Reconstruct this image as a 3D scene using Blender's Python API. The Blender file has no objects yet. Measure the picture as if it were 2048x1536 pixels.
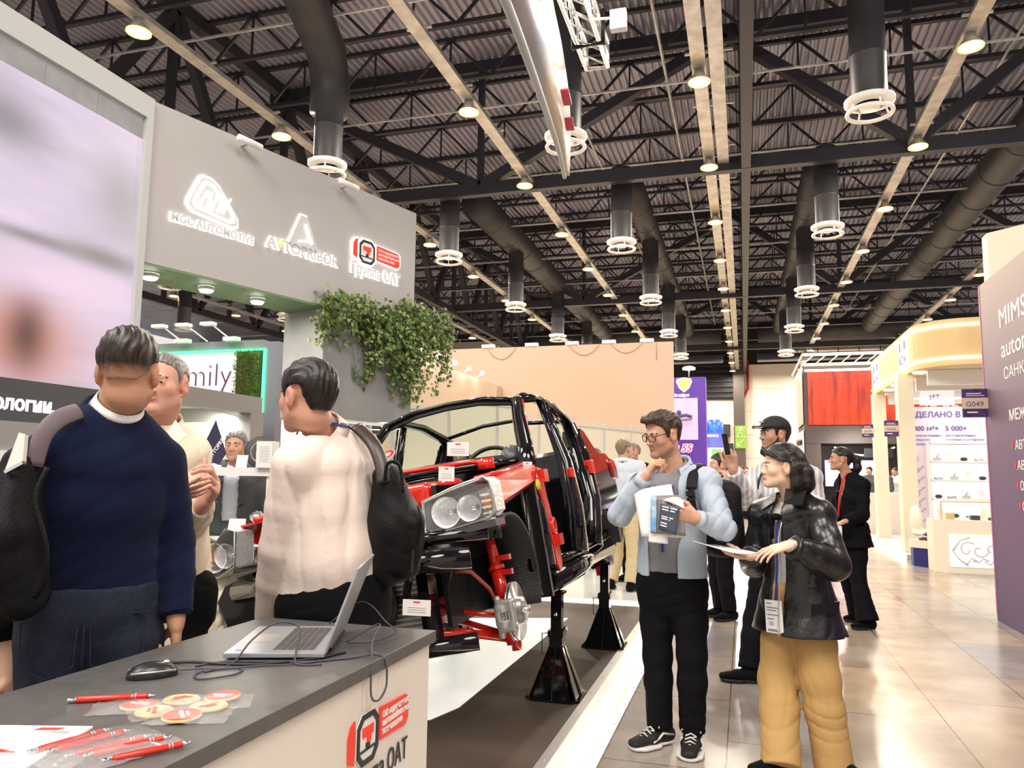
import bpy, math, random
import numpy as np
from mathutils import Matrix, Vector
S = bpy.context.scene
COL = S.collection
# ---------------------------------------------------------------- camera
cam_d = bpy.data.cameras.new('camera'); cam = bpy.data.objects.new('camera', cam_d); COL.objects.link(cam)
cam_d.sensor_width = 36.0; cam_d.lens = 1538.0/2048*36.0; cam_d.clip_end = 400; cam_d.clip_start = 0.05
_r = ((0.95768, 0.02122, 0.28704), (0.28756, -0.11255, -0.95113), (0.01212, 0.99342, -0.11389))
cam.matrix_world = Matrix(((*_r[0], 0), (*_r[1], 0), (*_r[2], 1.45), (0, 0, 0, 1)))
S.camera = cam
# ---------------------------------------------------------------- world, exposure
W = bpy.data.worlds.new('hall_air'); S.world = W; W.use_nodes = True
W.node_tree.nodes['Background'].inputs[0].default_value = (1.0, 0.95, 0.91, 1)
W.node_tree.nodes['Background'].inputs[1].default_value = 0.75
S.view_settings.view_transform = 'Standard'; S.view_settings.look = 'None'
S.view_settings.gamma = 1.0; S.view_settings.use_curve_mapping = False
S.view_settings.exposure = 0.2
def area(name, loc, tgt, size, power, color=(1, 0.93, 0.85), shape='DISK', sy=None):
    d = bpy.data.lights.new(name, 'AREA'); d.shape = shape; d.size = size
    if sy: d.size_y = sy
    d.energy = power; d.color = color
    o = bpy.data.objects.new(name, d); COL.objects.link(o); o.location = loc
    o.rotation_euler = (Vector(tgt)-Vector(loc)).to_track_quat('-Z', 'Y').to_euler()
    return o
# the hall's lamp rows that hang behind and beside the viewer
for k, (lx, ly, pw) in enumerate(((-3.5, -4, 900), (3.5, -3, 900), (-9, 2, 700), (9, 6, 700))):
    area('hall_light', (lx, ly, 10.8), (lx*.4, ly+5, 0), 5.0, pw)

# ---------------------------------------------------------------- helpers
def mat(name, col, rough=.5, metal=0, spec=.5, emit=0, ecol=None, bump=0, bscale=80, noise=0, nscale=6, col2=None, alpha=1, trans=0, coat=0, sheen=0, attr=None, stretch=None, ior=1.45, vec='Object'):
    m = bpy.data.materials.new(name); m.use_nodes = True; nt = m.node_tree; b = nt.nodes['Principled BSDF']
    b.inputs['Base Color'].default_value = (*col, 1); b.inputs['Roughness'].default_value = rough
    b.inputs['Metallic'].default_value = metal; b.inputs['Specular IOR Level'].default_value = spec
    b.inputs['Alpha'].default_value = alpha; b.inputs['Transmission Weight'].default_value = trans; b.inputs['IOR'].default_value = ior
    b.inputs['Coat Weight'].default_value = coat; b.inputs['Coat Roughness'].default_value = .05
    b.inputs['Sheen Weight'].default_value = sheen
    if emit:
        b.inputs['Emission Color'].default_value = (*(ecol or col), 1); b.inputs['Emission Strength'].default_value = emit
    L = nt.links; tc = None
    def coord(sc):
        nonlocal tc
        if tc is None: tc = nt.nodes.new('ShaderNodeTexCoord')
        mp = nt.nodes.new('ShaderNodeMapping'); L.new(tc.outputs[vec], mp.inputs[0])
        mp.inputs['Scale'].default_value = stretch or (1, 1, 1)
        n = nt.nodes.new('ShaderNodeTexNoise'); n.inputs['Scale'].default_value = sc; n.inputs['Detail'].default_value = 5
        L.new(mp.outputs[0], n.inputs['Vector']); return n
    if attr:
        a = nt.nodes.new('ShaderNodeAttribute'); a.attribute_name = attr; L.new(a.outputs['Color'], b.inputs['Base Color'])
    elif noise or col2:
        n = coord(nscale); r = nt.nodes.new('ShaderNodeValToRGB')
        c2 = col2 or tuple(c*(1-noise) for c in col)
        r.color_ramp.elements[0].position = .35; r.color_ramp.elements[1].position = .65
        r.color_ramp.elements[0].color = (*c2, 1); r.color_ramp.elements[1].color = (*col, 1)
        L.new(n.outputs['Fac'], r.inputs[0]); L.new(r.outputs[0], b.inputs['Base Color'])
    if bump:
        n = coord(bscale); bp = nt.nodes.new('ShaderNodeBump'); bp.inputs['Strength'].default_value = bump; bp.inputs['Distance'].default_value = .01
        L.new(n.outputs['Fac'], bp.inputs['Height']); L.new(bp.outputs[0], b.inputs['Normal'])
    return m
def V3(p): return np.array(p, float)
def nrm(v): v = V3(v); return v/(np.linalg.norm(v)+1e-12)
def tag(o, label=None, cat=None, group=None, kind=None):
    if label: o['label'] = label
    if cat: o['category'] = cat
    if group: o['group'] = group
    if kind: o['kind'] = kind
    return o
def thing(name, label, cat, loc=(0, 0, 0), rot=(0, 0, 0), group=None):
    o = bpy.data.objects.new(name, None); COL.objects.link(o); o.empty_display_size = .1
    o.location = loc; o.rotation_euler = rot
    return tag(o, label, cat, group)
def link(name, me, m, parent=None, smooth=False):
    for x in (m if isinstance(m, (list, tuple)) else [m]): me.materials.append(x)
    o = bpy.data.objects.new(name, me); COL.objects.link(o)
    if parent: o.parent = parent
    if smooth: me.polygons.foreach_set('use_smooth', [True]*len(me.polygons))
    return o
def copy_tree(o, parent=None):
    c = o.copy(); COL.objects.link(c)
    if parent is not None: c.parent = parent
    for ch in list(o.children): copy_tree(ch, c)
    return c
class MB:
    def __init__(s): s.v = []; s.f = []; s.m = []; s.sm = []; s.cur = 0
    def add(s, vs, fs, smooth=False):
        b = len(s.v); s.v += [tuple(map(float, p)) for p in vs]
        for f in fs: s.f.append([b+i for i in f]); s.m.append(s.cur); s.sm.append(smooth)
        return s
    def box(s, x0, y0, z0, x1, y1, z1, M=None, bev=0):
        if bev:
            return s.prism([(x0+bev, y0), (x1-bev, y0), (x1, y0+bev), (x1, y1-bev), (x1-bev, y1), (x0+bev, y1), (x0, y1-bev), (x0, y0+bev)], z0, z1, M)
        vs = [(x, y, z) for z in (z0, z1) for y in (y0, y1) for x in (x0, x1)]
        if M is not None: vs = [tuple(M @ Vector(p)) for p in vs]
        return s.add(vs, [(0, 2, 3, 1), (4, 5, 7, 6), (0, 1, 5, 4), (2, 6, 7, 3), (0, 4, 6, 2), (1, 3, 7, 5)])
    def beam(s, a, b, w, h=None, up=(0, 0, 1)):
        a, b = V3(a), V3(b); d = nrm(b-a); u = V3(up)
        if abs(d @ u) > .98: u = V3((1, 0, 0))
        r = nrm(np.cross(d, u)); u = np.cross(r, d); h = h or w
        vs = [p+r*sx*w/2+u*sy*h/2 for p in (a, b) for sx, sy in ((-1, -1), (1, -1), (1, 1), (-1, 1))]
        return s.add(vs, [(3, 2, 1, 0), (4, 5, 6, 7), (0, 1, 5, 4), (1, 2, 6, 5), (2, 3, 7, 6), (3, 0, 4, 7)])
    def tube(s, pts, r, n=10, cap=True, flat=1.0, up=(0, 0, 1), closed=False):
        pts = [V3(p) for p in pts]; N = len(pts); rs = r if isinstance(r, (list, tuple)) else [r]*N
        vs = []; pu = None
        for i, p in enumerate(pts):
            if closed: d = nrm(pts[(i+1) % N]-pts[i-1])
            else: d = nrm(pts[min(i+1, N-1)]-pts[max(i-1, 0)])
            u = V3(up) if pu is None else pu
            if abs(d @ u) > .97: u = V3((1, .1, 0)) if pu is None else pu
            rr = nrm(np.cross(d, u)); u = np.cross(rr, d); pu = u
            for k in range(n):
                t = 2*math.pi*k/n; vs.append(p+rs[i]*(rr*math.cos(t)+u*flat*math.sin(t)))
        fs = [(i*n+k, i*n+(k+1) % n, (i+1) % N*n+(k+1) % n, (i+1) % N*n+k) for i in range(N if closed else N-1) for k in range(n)]
        if cap and not closed: fs += [tuple(range(n-1, -1, -1)), tuple(range((N-1)*n, N*n))]
        return s.add(vs, fs, True)
    def cyl(s, a, b, r, n=24, r2=None): return s.tube([a, b], [r, r if r2 is None else r2], n)
    def lathe(s, prof, c=(0, 0, 0), ax=(0, 0, 1), n=28, smooth=True):
        ax = nrm(ax); u = nrm(np.cross(ax, (0, 1, .1) if abs(ax[1]) < .9 else (1, 0, 0))); w = np.cross(ax, u); c = V3(c)
        vs = [c+ax*z+r*(u*math.cos(2*math.pi*k/n)+w*math.sin(2*math.pi*k/n)) for r, z in prof for k in range(n)]
        return s.add(vs, [(i*n+k, i*n+(k+1) % n, (i+1)*n+(k+1) % n, (i+1)*n+k) for i in range(len(prof)-1) for k in range(n)], smooth)
    def prism(s, poly, z0, z1, M=None, smooth=False):
        n = len(poly); vs = [(x, y, z) for z in (z0, z1) for x, y in poly]
        if M is not None: vs = [tuple(M @ Vector(p)) for p in vs]
        s.add(vs, [tuple(range(n-1, -1, -1)), tuple(range(n, 2*n))])
        b = len(s.v)-2*n
        for k in range(n): s.f.append([b+k, b+(k+1) % n, b+n+(k+1) % n, b+n+k]); s.m.append(s.cur); s.sm.append(smooth)
        return s
    def quad(s, *p): return s.add(p, [tuple(range(len(p)))])
    def slab(s, p0, p1, p2, p3, th):
        p = [V3(q) for q in (p0, p1, p2, p3)]; n = nrm(np.cross(p[1]-p[0], p[3]-p[0]))*th
        return s.add(p+[q-n for q in p], [(0, 1, 2, 3), (7, 6, 5, 4), (0, 4, 5, 1), (1, 5, 6, 2), (2, 6, 7, 3), (3, 7, 4, 0)])
    def sphere(s, c, r, nu=16, nv=10, sc=(1, 1, 1)):
        c = V3(c); vs = []; fs = []
        for i in range(nv+1):
            ph = math.pi*i/nv
            for k in range(nu):
                t = 2*math.pi*k/nu; vs.append(c+r*V3(sc)*V3((math.sin(ph)*math.cos(t), math.sin(ph)*math.sin(t), math.cos(ph))))
        for i in range(nv):
            for k in range(nu): fs.append((i*nu+k, (i+1)*nu+k, (i+1)*nu+(k+1) % nu, i*nu+(k+1) % nu))
        return s.add(vs, fs, True)
    def build(s, name, m, parent=None, world=False, bevel=0):
        v = s.v
        if world and parent:
            l = Vector((0, 0, 0)); q = parent
            while q: l += q.location; q = q.parent
            v = [(p[0]-l[0], p[1]-l[1], p[2]-l[2]) for p in v]
        me = bpy.data.meshes.new(name); me.from_pydata(v, [], s.f)
        o = link(name, me, m, parent)
        me.polygons.foreach_set('use_smooth', s.sm); me.polygons.foreach_set('material_index', s.m)
        if bevel:
            bm = o.modifiers.new('soft_edge', 'BEVEL'); bm.width = bevel; bm.segments = 2; bm.limit_method = 'ANGLE'
        return o
def text_mesh(txt, size, ext=.002, bold=0.0, sx=1.0, shear=0, align='LEFT', spacing=1.0, res=3):
    c = bpy.data.curves.new('lettering', 'FONT'); c.body = txt; c.size = size; c.extrude = ext; c.offset = bold
    c.align_x = align; c.shear = shear; c.space_character = spacing; c.resolution_u = res
    o = bpy.data.objects.new('lettering', c); COL.objects.link(o)
    me = bpy.data.meshes.new_from_object(o.evaluated_get(bpy.context.evaluated_depsgraph_get()))
    bpy.data.objects.remove(o); bpy.data.curves.remove(c)
    if sx != 1:
        for v in me.vertices: v.co.x *= sx
    me.materials.clear(); return me
def frame(o, x, z):
    """matrix: local x -> x, local y -> z (text up), normal = x cross z"""
    x = nrm(x); z = nrm(z); n = nrm(np.cross(x, z)); z = np.cross(n, x)
    return Matrix(((x[0], z[0], n[0], o[0]), (x[1], z[1], n[1], o[1]), (x[2], z[2], n[2], o[2]), (0, 0, 0, 1)))
def text(name, txt, size, M, m, parent=None, local=False, **k):
    me = text_mesh(txt, size, **k); me.transform(M)
    if parent and not local: me.transform(Matrix.Translation(-parent.location))
    return link(name, me, m, parent)
def fit_text(txt, width, **k):
    me = text_mesh(txt, 1.0, **k); xs = [v.co.x for v in me.vertices]; bpy.data.meshes.remove(me)
    return width/(max(xs)-min(xs))
rng = random.Random(7)
# ---------------------------------------------------------------- solid modelling by distance fields
class SDF:
    def __init__(s, vox): s.p = []; s.vox = vox
    def raw(s, fn, lo, hi, op='u', k=.01): s.p.append((fn, V3(lo), V3(hi), op, k)); return s
    def cone(s, a, b, ra, rb=None, right=None, k=.01, op='u', flat=(0, 0)):
        a, b = V3(a), V3(b); rb = ra if rb is None else rb
        ra2 = ra if isinstance(ra, (tuple, list)) else (ra, ra); rb2 = rb if isinstance(rb, (tuple, list)) else (rb, rb)
        ab = b-a; L2 = max(ab @ ab, 1e-9); L = math.sqrt(L2); d = ab/L
        r = V3(right) if right is not None else V3((1, .013, .007)) if abs(d[0]) < .9 else V3((0, 1, 0))
        r = nrm(r-d*(r @ d)); f = np.cross(d, r); circ = ra2[0] == ra2[1] and rb2[0] == rb2[1]
        def fn(x, y, z):
            X, Y, Z = x-a[0], y-a[1], z-a[2]
            w = X*d[0]+Y*d[1]+Z*d[2]; t = np.clip(w/L, 0, 1); wc = w-t*L
            A = ra2[0]+(rb2[0]-ra2[0])*t
            if circ:
                q = X*X+Y*Y+Z*Z-w*w
                D = np.sqrt(np.maximum(q+wc*wc, 1e-12))-A
            else:
                B = ra2[1]+(rb2[1]-ra2[1])*t; u = X*r[0]+Y*r[1]+Z*r[2]; v = X*f[0]+Y*f[1]+Z*f[2]
                m = np.minimum(A, B)
                D = (np.sqrt((u/A)**2+(v/B)**2+(wc/m)**2+1e-12)-1)*m
            if flat[0]: D = np.maximum(D, -w)
            if flat[1]: D = np.maximum(D, w-L)
            return D
        R = max(*ra2, *rb2); return s.raw(fn, np.minimum(a, b)-R, np.maximum(a, b)+R, op, k)
    def ell(s, c, r, M=None, k=.01, op='u'):
        c = V3(c); r = V3(r); R = np.eye(3) if M is None else M; m = r.min()
        def fn(x, y, z):
            X, Y, Z = x-c[0], y-c[1], z-c[2]
            q = sum(((X*R[0][i]+Y*R[1][i]+Z*R[2][i])/r[i])**2 for i in range(3))
            q2 = sum(((X*R[0][i]+Y*R[1][i]+Z*R[2][i])/r[i]**2)**2 for i in range(3))
            k0 = np.sqrt(q+1e-12); return k0*(k0-1)/np.sqrt(q2+1e-9)
        return s.raw(fn, c-r.max(), c+r.max(), op, k)
    def boxp(s, c, h, M=None, rd=.01, k=.01, op='u'):
        c = V3(c); h = V3(h)-rd; R = np.eye(3) if M is None else M; e = np.linalg.norm(h)+rd
        def fn(x, y, z):
            X, Y, Z = x-c[0], y-c[1], z-c[2]; q = [np.abs(X*R[0][i]+Y*R[1][i]+Z*R[2][i])-h[i] for i in range(3)]
            o = np.sqrt(sum(np.maximum(t, 0)**2 for t in q)); return o+np.minimum(np.maximum(np.maximum(q[0], q[1]), q[2]), 0)-rd
        return s.raw(fn, c-e, c+e, op, k)
    def chain(s, pts, rs, right=None, k=.015, flat=(0, 0)):
        n = len(pts)-1
        for i in range(n):
            s.cone(pts[i], pts[i+1], rs[i], rs[i+1], right[i] if isinstance(right, list) else right, k, 'u', (flat[0] if i == 0 else 0, flat[1] if i == n-1 else 0))
        return s
    def mesh(s, name, m, parent=None, disp=None, vcol=None, cut=None):
        vox = s.vox
        un = [p for p in s.p if p[3] == 'u']
        lo = np.min([p[1] for p in un], 0)-4*vox; hi = np.max([p[2] for p in un], 0)+4*vox
        n = np.ceil((hi-lo)/vox).astype(int)+1; F = np.ones(n, np.float32)
        ax = [(lo[i]+vox*np.arange(n[i])).astype(np.float32) for i in range(3)]
        for fn, l, h, op, k in s.p:
            mg = k+3*vox; i0 = np.clip(((l-mg-lo)/vox).astype(int), 0, n); i1 = np.clip(((h+mg-lo)/vox).astype(int)+2, 0, n)
            if (i1 <= i0).any(): continue
            sl = tuple(slice(i0[i], i1[i]) for i in range(3)); f = F[sl]
            d = fn(ax[0][sl[0]][:, None, None], ax[1][sl[1]][None, :, None], ax[2][sl[2]][None, None, :]).astype(np.float32)
            if op == 'u':
                hh = np.clip(.5+.5*(f-d)/k, 0, 1); F[sl] = f+(d-f)*hh-k*hh*(1-hh)
            elif op == 's':
                hh = np.clip(.5-.5*(f+d)/k, 0, 1); F[sl] = f+(-d-f)*hh+k*hh*(1-hh)
            else:
                F[sl] = np.maximum(f, d)
        if disp is not None: F += disp(ax[0][:, None, None], ax[1][None, :, None], ax[2][None, None, :]).astype(np.float32)
        F[0], F[-1] = 1, 1; F[:, 0] = 1; F[:, -1] = 1; F[:, :, 0] = 1; F[:, :, -1] = 1
        ins = F < 0
        c = np.zeros(n-1, np.int8)
        for dx in (0, 1):
            for dy in (0, 1):
                for dz in (0, 1): c += ins[dx:n[0]-1+dx, dy:n[1]-1+dy, dz:n[2]-1+dz]
        act = np.argwhere((c > 0) & (c < 8)); idm = np.full(n-1, -1, np.int32); idm[tuple(act.T)] = np.arange(len(act))
        cor = [(a, b, e) for a in (0, 1) for b in (0, 1) for e in (0, 1)]
        fv = {q: F[act[:, 0]+q[0], act[:, 1]+q[1], act[:, 2]+q[2]] for q in cor}
        sm = np.zeros((len(act), 3)); cn = np.zeros(len(act))
        for q in cor:
            for i in range(3):
                if q[i] == 0:
                    q2 = tuple(1 if j == i else q[j] for j in range(3)); f0, f1 = fv[q], fv[q2]
                    x = (f0 < 0) != (f1 < 0); t = np.where(x, f0/np.where(x, f0-f1, 1), 0)
                    p = np.tile(np.array(q, float), (len(act), 1)); p[:, i] += t; sm[x] += p[x]; cn += x
        vs = lo+vox*(act+sm/cn[:, None])
        fs = []
        for i in range(3):
            a0 = [slice(1, -1)]*3; a0[i] = slice(0, -1); b0 = list(a0); b0[i] = slice(1, None)
            e = ins[tuple(a0)] != ins[tuple(b0)]; off = [1, 1, 1]; off[i] = 0
            q = np.argwhere(e)+off; j, k2 = (i+1) % 3, (i+2) % 3
            def cid(dj, dk):
                r = q.copy(); r[:, j] -= dj; r[:, k2] -= dk; return idm[tuple(r.T)]
            Q = np.stack([cid(0, 0), cid(1, 0), cid(1, 1), cid(0, 1)], 1)
            fl = ~ins[tuple(q.T)]; Q[fl] = Q[fl][:, ::-1]; fs.append(Q)
        fs = np.concatenate(fs)
        if parent:
            l = np.array(parent.location); qv = vs-l
        else: qv = vs
        me = bpy.data.meshes.new(name); me.vertices.add(len(qv)); me.vertices.foreach_set('co', qv.ravel().astype(np.float32))
        me.loops.add(len(fs)*4); me.loops.foreach_set('vertex_index', fs.ravel().astype(np.int32))
        me.polygons.add(len(fs)); me.polygons.foreach_set('loop_start', np.arange(0, len(fs)*4, 4, dtype=np.int32))
        me.update(calc_edges=True); me.validate()
        if vcol is not None:
            ca = me.color_attributes.new('col', 'FLOAT_COLOR', 'POINT'); cc = np.ones((len(vs), 4), np.float32); cc[:, :3] = vcol(vs)
            ca.data.foreach_set('color', cc.ravel())
        return link(name, me, m, parent, True)
def folds(amp, sc=1.0, seed=0):
    r = np.random.RandomState(seed); D = [nrm(r.normal(size=3)*V3((1, 1, .9))) for _ in range(6)]; ph = r.uniform(0, 6.28, 6)
    def f(x, y, z):
        w = [np.sin((x*D[i][0]+y*D[i][1]+z*D[i][2])*(11+3*i)*sc+ph[i]) for i in range(3)]
        a = (x*D[3][0]+y*D[3][1]+z*D[3][2])*34*sc+1.9*w[0]+1.1*w[1]; b = (x*D[4][0]+y*D[4][1]+z*D[4][2])*52*sc+1.6*w[1]+1.3*w[2]
        g = (1-np.abs(np.sin(a)))**2*(.55+.45*w[2])+.7*(1-np.abs(np.sin(b)))**2*(.5+.5*w[0])
        return amp*(1.7*g-.5+.35*w[0]*w[1])
    return f

# ---------------------------------------------------------------- materials
M_steel = mat('dark_steel', (.034, .032, .042), .42, .3)
M_deck = mat('ribbed_deck', (.45, .44, .54), .38, .4, noise=.35, nscale=.25)
M_galv = mat('galvanised', (.62, .6, .57), .4, .7, noise=.3, nscale=3)
M_duct = mat('duct_grey', (.045, .043, .047), .5, .2, noise=.3, nscale=1.5)
M_ring = mat('ring_white', (.8, .79, .77), .4)
M_white = mat('white_paint', (.82, .81, .79), .45)
M_black = mat('black_plastic', (.012, .012, .013), .4)
M_chrome = mat('chrome', (.8, .8, .82), .12, 1)
M_alu = mat('aluminium', (.72, .7, .66), .3, .85)
M_lamp = mat('lamp_lens', (1, .9, .7), emit=45, ecol=(1, .74, .42))
M_led = mat('led_white', (1, 1, 1), emit=3, ecol=(1, .97, .92))
M_beige = mat('beige_wall', (.72, .55, .4), .7, noise=.05, nscale=.6)
def floor_mat():
    m = mat('hall_floor', (.5, .45, .38), .2); nt = m.node_tree; L = nt.links; b = nt.nodes['Principled BSDF']
    tc = nt.nodes.new('ShaderNodeTexCoord'); mp = nt.nodes.new('ShaderNodeMapping'); L.new(tc.outputs['Object'], mp.inputs[0])
    mp.inputs['Rotation'].default_value = (0, 0, math.pi/2); mp.inputs['Location'].default_value = (.35, .12, 0)
    br = nt.nodes.new('ShaderNodeTexBrick'); L.new(mp.outputs[0], br.inputs[0]); br.offset = .37
    for k, v in (('Scale', 1), ('Brick Width', 1.25), ('Row Height', .62), ('Mortar Size', .004), ('Bias', 0)): br.inputs[k].default_value = v
    br.inputs['Color1'].default_value = (.52, .41, .28, 1); br.inputs['Color2'].default_value = (.36, .34, .32, 1); br.inputs['Mortar'].default_value = (.1, .07, .05, 1)
    n = nt.nodes.new('ShaderNodeTexNoise'); n.inputs['Scale'].default_value = 1.6; n.inputs['Detail'].default_value = 8; L.new(tc.outputs['Object'], n.inputs[0])
    r = nt.nodes.new('ShaderNodeValToRGB'); r.color_ramp.elements[0].position = .3; r.color_ramp.elements[0].color = (.62, .56, .5, 1); r.color_ramp.elements[1].position = .62
    L.new(n.outputs['Fac'], r.inputs[0]); mx = nt.nodes.new('ShaderNodeMix'); mx.data_type = 'RGBA'; mx.blend_type = 'MULTIPLY'; mx.inputs[0].default_value = 1
    L.new(br.outputs['Color'], mx.inputs[6]); L.new(r.outputs[0], mx.inputs[7]); L.new(mx.outputs[2], b.inputs['Base Color'])
    n2 = nt.nodes.new('ShaderNodeTexNoise'); n2.inputs['Scale'].default_value = 5; n2.inputs['Detail'].default_value = 6; L.new(tc.outputs['Object'], n2.inputs[0])
    mr = nt.nodes.new('ShaderNodeMapRange'); mr.inputs[3].default_value = .1; mr.inputs[4].default_value = .34; L.new(n2.outputs['Fac'], mr.inputs[0]); L.new(mr.outputs[0], b.inputs['Roughness'])
    b.inputs['Specular IOR Level'].default_value = .7
    return m
# ---------------------------------------------------------------- hall shell
tag(MB().box(-62, -14, -.2, 30, 79, 0).build('floor', floor_mat()), kind='structure')
d = MB(); per = .26; x = -62; vs = []
prof = []
while x < 30:
    prof += [(x, 16.0), (x+.09, 16.0), (x+.13, 16.12), (x+.22, 16.12)]; x += per
n = len(prof)
d.add([(px, y, pz) for y in (-14, 79) for px, pz in prof], [(i, i+1, n+i+1, n+i) for i in range(n-1)])
ceil_ = tag(d.build('ceiling', M_deck), kind='structure')
def joist(y, x0=-40, x1=17):
    j = MB(); zb, zt = 14.5, 15.95
    j.beam((x0, y, zb), (x1, y, zb), .16, .12); j.beam((x0, y, zt), (x1, y, zt), .16, .14)
    x = x0; k = 0
    while x < x1:
        j.beam((x, y, zt), (x+1.4, y, zb), .08); j.beam((x+1.4, y, zb), (x+2.8, y, zt), .08); j.beam((x+2.8, y, zt), (x+2.8, y, zb), .06); x += 2.8
    return tag(j.build('roof_joist', M_steel), kind='structure')
for k in range(19): joist(13.7+3.05*k)
def truss_x(y):
    t = MB(); t.beam((-17.2, y, 11.2), (17, y, 11.2), .3, .42); t.beam((-17.2, y, 15.7), (17, y, 15.7), .3, .4)
    for xa, xb in ((-.3, 5.0), (5.0, 10.6), (10.6, 16.5), (-.3, -8.6), (-8.6, -16.8)):
        a, b = ((xa, y, 15.6), (xb, y, 11.3)) if xa in (-.3, 10.6) else ((xa, y, 11.3), (xb, y, 15.6))
        t.beam(a, b, .34, .34)
    for xx in (-8.6, 5.0): t.beam((xx, y, 11.2), (xx, y, 15.7), .2)
    tag(t.build('roof_truss', M_steel), kind='structure')
for y in (24.4, 42.6, 60.8): truss_x(y)
def truss_y(x, zb=11.2):
    t = MB(); t.beam((x, -6, zb), (x, 75.8, zb), .28, .4); t.beam((x, -6, 15.7), (x, 75.8, 15.7), .35, .4)
    y = 6.3
    while y < 74:
        t.beam((x, y, 15.6), (x, y+3.0, zb), .3); t.beam((x, y+3.0, zb), (x, y+6.05, 15.6), .3); t.beam((x, y+6.05, 15.6), (x, y+6.05, zb), .22); y += 6.05
    tag(t.build('roof_truss', M_steel), kind='structure')
truss_y(.25); truss_y(-16.6, 11.0); truss_y(-32.5)
pipes = MB()
for xx, zz in ((-2.1, 13.9), (-5.4, 14.1), (7.6, 13.8)): pipes.tube([(xx, 10, zz), (xx, 70, zz)], .05, 6)
for k in range(10):
    pipes.beam((-40, 15.2+k*5.4, 12.2), (15, 15.2+k*5.4, 12.2), .05)
tag(pipes.build('pipework', M_galv), kind='structure')
# far wall, pillar, louvres
wf = MB(); wf.box(.1, 76, 0, 30, 76.5, 11.9); tag(wf.build('wall_far', mat('far_plaster', (.74, .66, .55), .8, noise=.06, nscale=.2)), kind='structure')
sm_ = MB()
for z in (3, 5.2, 7.4, 9.6): sm_.box(.1, 75.98, z, 30, 76, z+.04)
sm_.build('panel_joint', mat('joint_line', (.5, .43, .35), .8), bpy.data.objects['wall_far'])
tag(MB().box(-62, 76.2, 8.6, .2, 76.7, 16.2).box(.2, 76.2, 11.9, 30, 76.7, 16.2).build('wall_upper', M_black), kind='structure')
w2 = MB().box(-62, 76.4, 0, -.6, 76.9, 8.6).build('wall_far_beige', bpy.data.materials['far_plaster']); tag(w2, kind='structure')
lv = MB()
for k in range(9): lv.box(-4.2, 75.9, 8.8+k*.5, -.6, 76.2, 8.95+k*.5)
tag(lv.build('trim_1', M_steel), kind='structure')
tag(MB().box(-.85, 74.6, 0, .15, 75.6, 15.9).build('trim_2', mat('pillar_brown', (.07, .055, .045), .6)), kind='structure')
tag(MB().tube([(.5, 75.7, 12.4), (.5, 75.7, 9.6), (.0, 75.7, 8.6)], .12, 8).build('trim_3', mat('fire_red', (.45, .03, .02), .4)), kind='structure')
o = MB().box(-4.0, 75.6, 5.1, -1.2, 76.4, 6.2); o.box(-3.9, 75.5, 5.2, -1.3, 75.65, 6.1)
tag(o.build('trim_4', M_steel), kind='structure')
tag(MB().box(-3.2, 75.4, 0, -.95, 76.4, 4.4).build('door_1', M_black), kind='structure')
# exit sign on the pillar
M_exit = mat('exit_green', (.16, .3, .02), emit=.12, ecol=(.55, .85, .12))
es = thing('exit_sign', 'green emergency exit sign with running figure and arrow on the brown pillar', 'sign', (-.75, 74.5, 3.9))
MB().box(0, 0, 0, 1.0, .06, 2.1).build('panel', M_exit, es)
ar = MB(); ar.beam((.8, -.03, .85), (.25, -.03, .25), .12, .03); ar.beam((.2, -.03, .2), (.6, -.03, .2), .1, .03); ar.beam((.2, -.03, .2), (.2, -.03, .6), .1, .03)
ar.beam((.05, -.03, 1.05), (.95, -.03, 1.05), .06, .03); ar.build('arrow', M_white, es)
fg = MB().sphere((.55, -.04, 1.85), .1, 10, 6); fg.beam((.5, -.04, 1.75), (.42, -.04, 1.5), .14, .03); fg.beam((.42, -.04, 1.5), (.65, -.04, 1.35), .08, .03); fg.beam((.65, -.04, 1.35), (.6, -.04, 1.15), .08, .03)
fg.beam((.42, -.04, 1.5), (.25, -.04, 1.2), .08, .03); fg.beam((.5, -.04, 1.7), (.75, -.04, 1.6), .06, .03); fg.beam((.48, -.04, 1.7), (.28, -.04, 1.6), .06, .03)
fg.build('running_figure', M_white, es)
# ---------------------------------------------------------------- catwalk and plant at the far end
cw = thing('catwalk', 'dark steel service catwalk with railings high across the far end', 'catwalk', (0, 64.6, 10.6))
b = MB(); b.box(-45, -.6, 0, -1.5, .6, .5).box(1.2, -.6, 0, 20, .6, .5); b.build('deck', M_steel, cw)
b = MB()
for xa, xb in ((-45, -1.5), (1.2, 20)):
    for z in (1.0, 1.55): b.beam((xa, -.6, z), (xb, -.6, z), .06)
    x = xa
    while x < xb: b.beam((x, -.6, .5), (x, -.6, 1.55), .06); x += 1.5
b.build('railing', M_steel, cw)
for k, (x0, x1, z0, z1) in enumerate(((-36, -30, 11.2, 12.9), (-27, -20, 11.2, 13), (-17.5, -12, 11.3, 13.2), (-12, -5.6, 11.2, 12.8), (3.9, 11.4, 11.2, 13.2), (11.4, 14.0, 12.2, 13.2))):
    u = MB().box(x0, 66, z0+.35, x1, 68, z1+.35)
    tag(u.build('air_handling_unit', mat('unit_beige', (.55, .5, .44), .6) if k == 0 else bpy.data.materials['unit_beige']), 'pale air handling unit behind the catwalk railing, %s from the left' % ('first', 'second', 'third', 'fourth', 'fifth', 'sixth')[k], 'air unit', 'air handling units on the catwalk')
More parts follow.
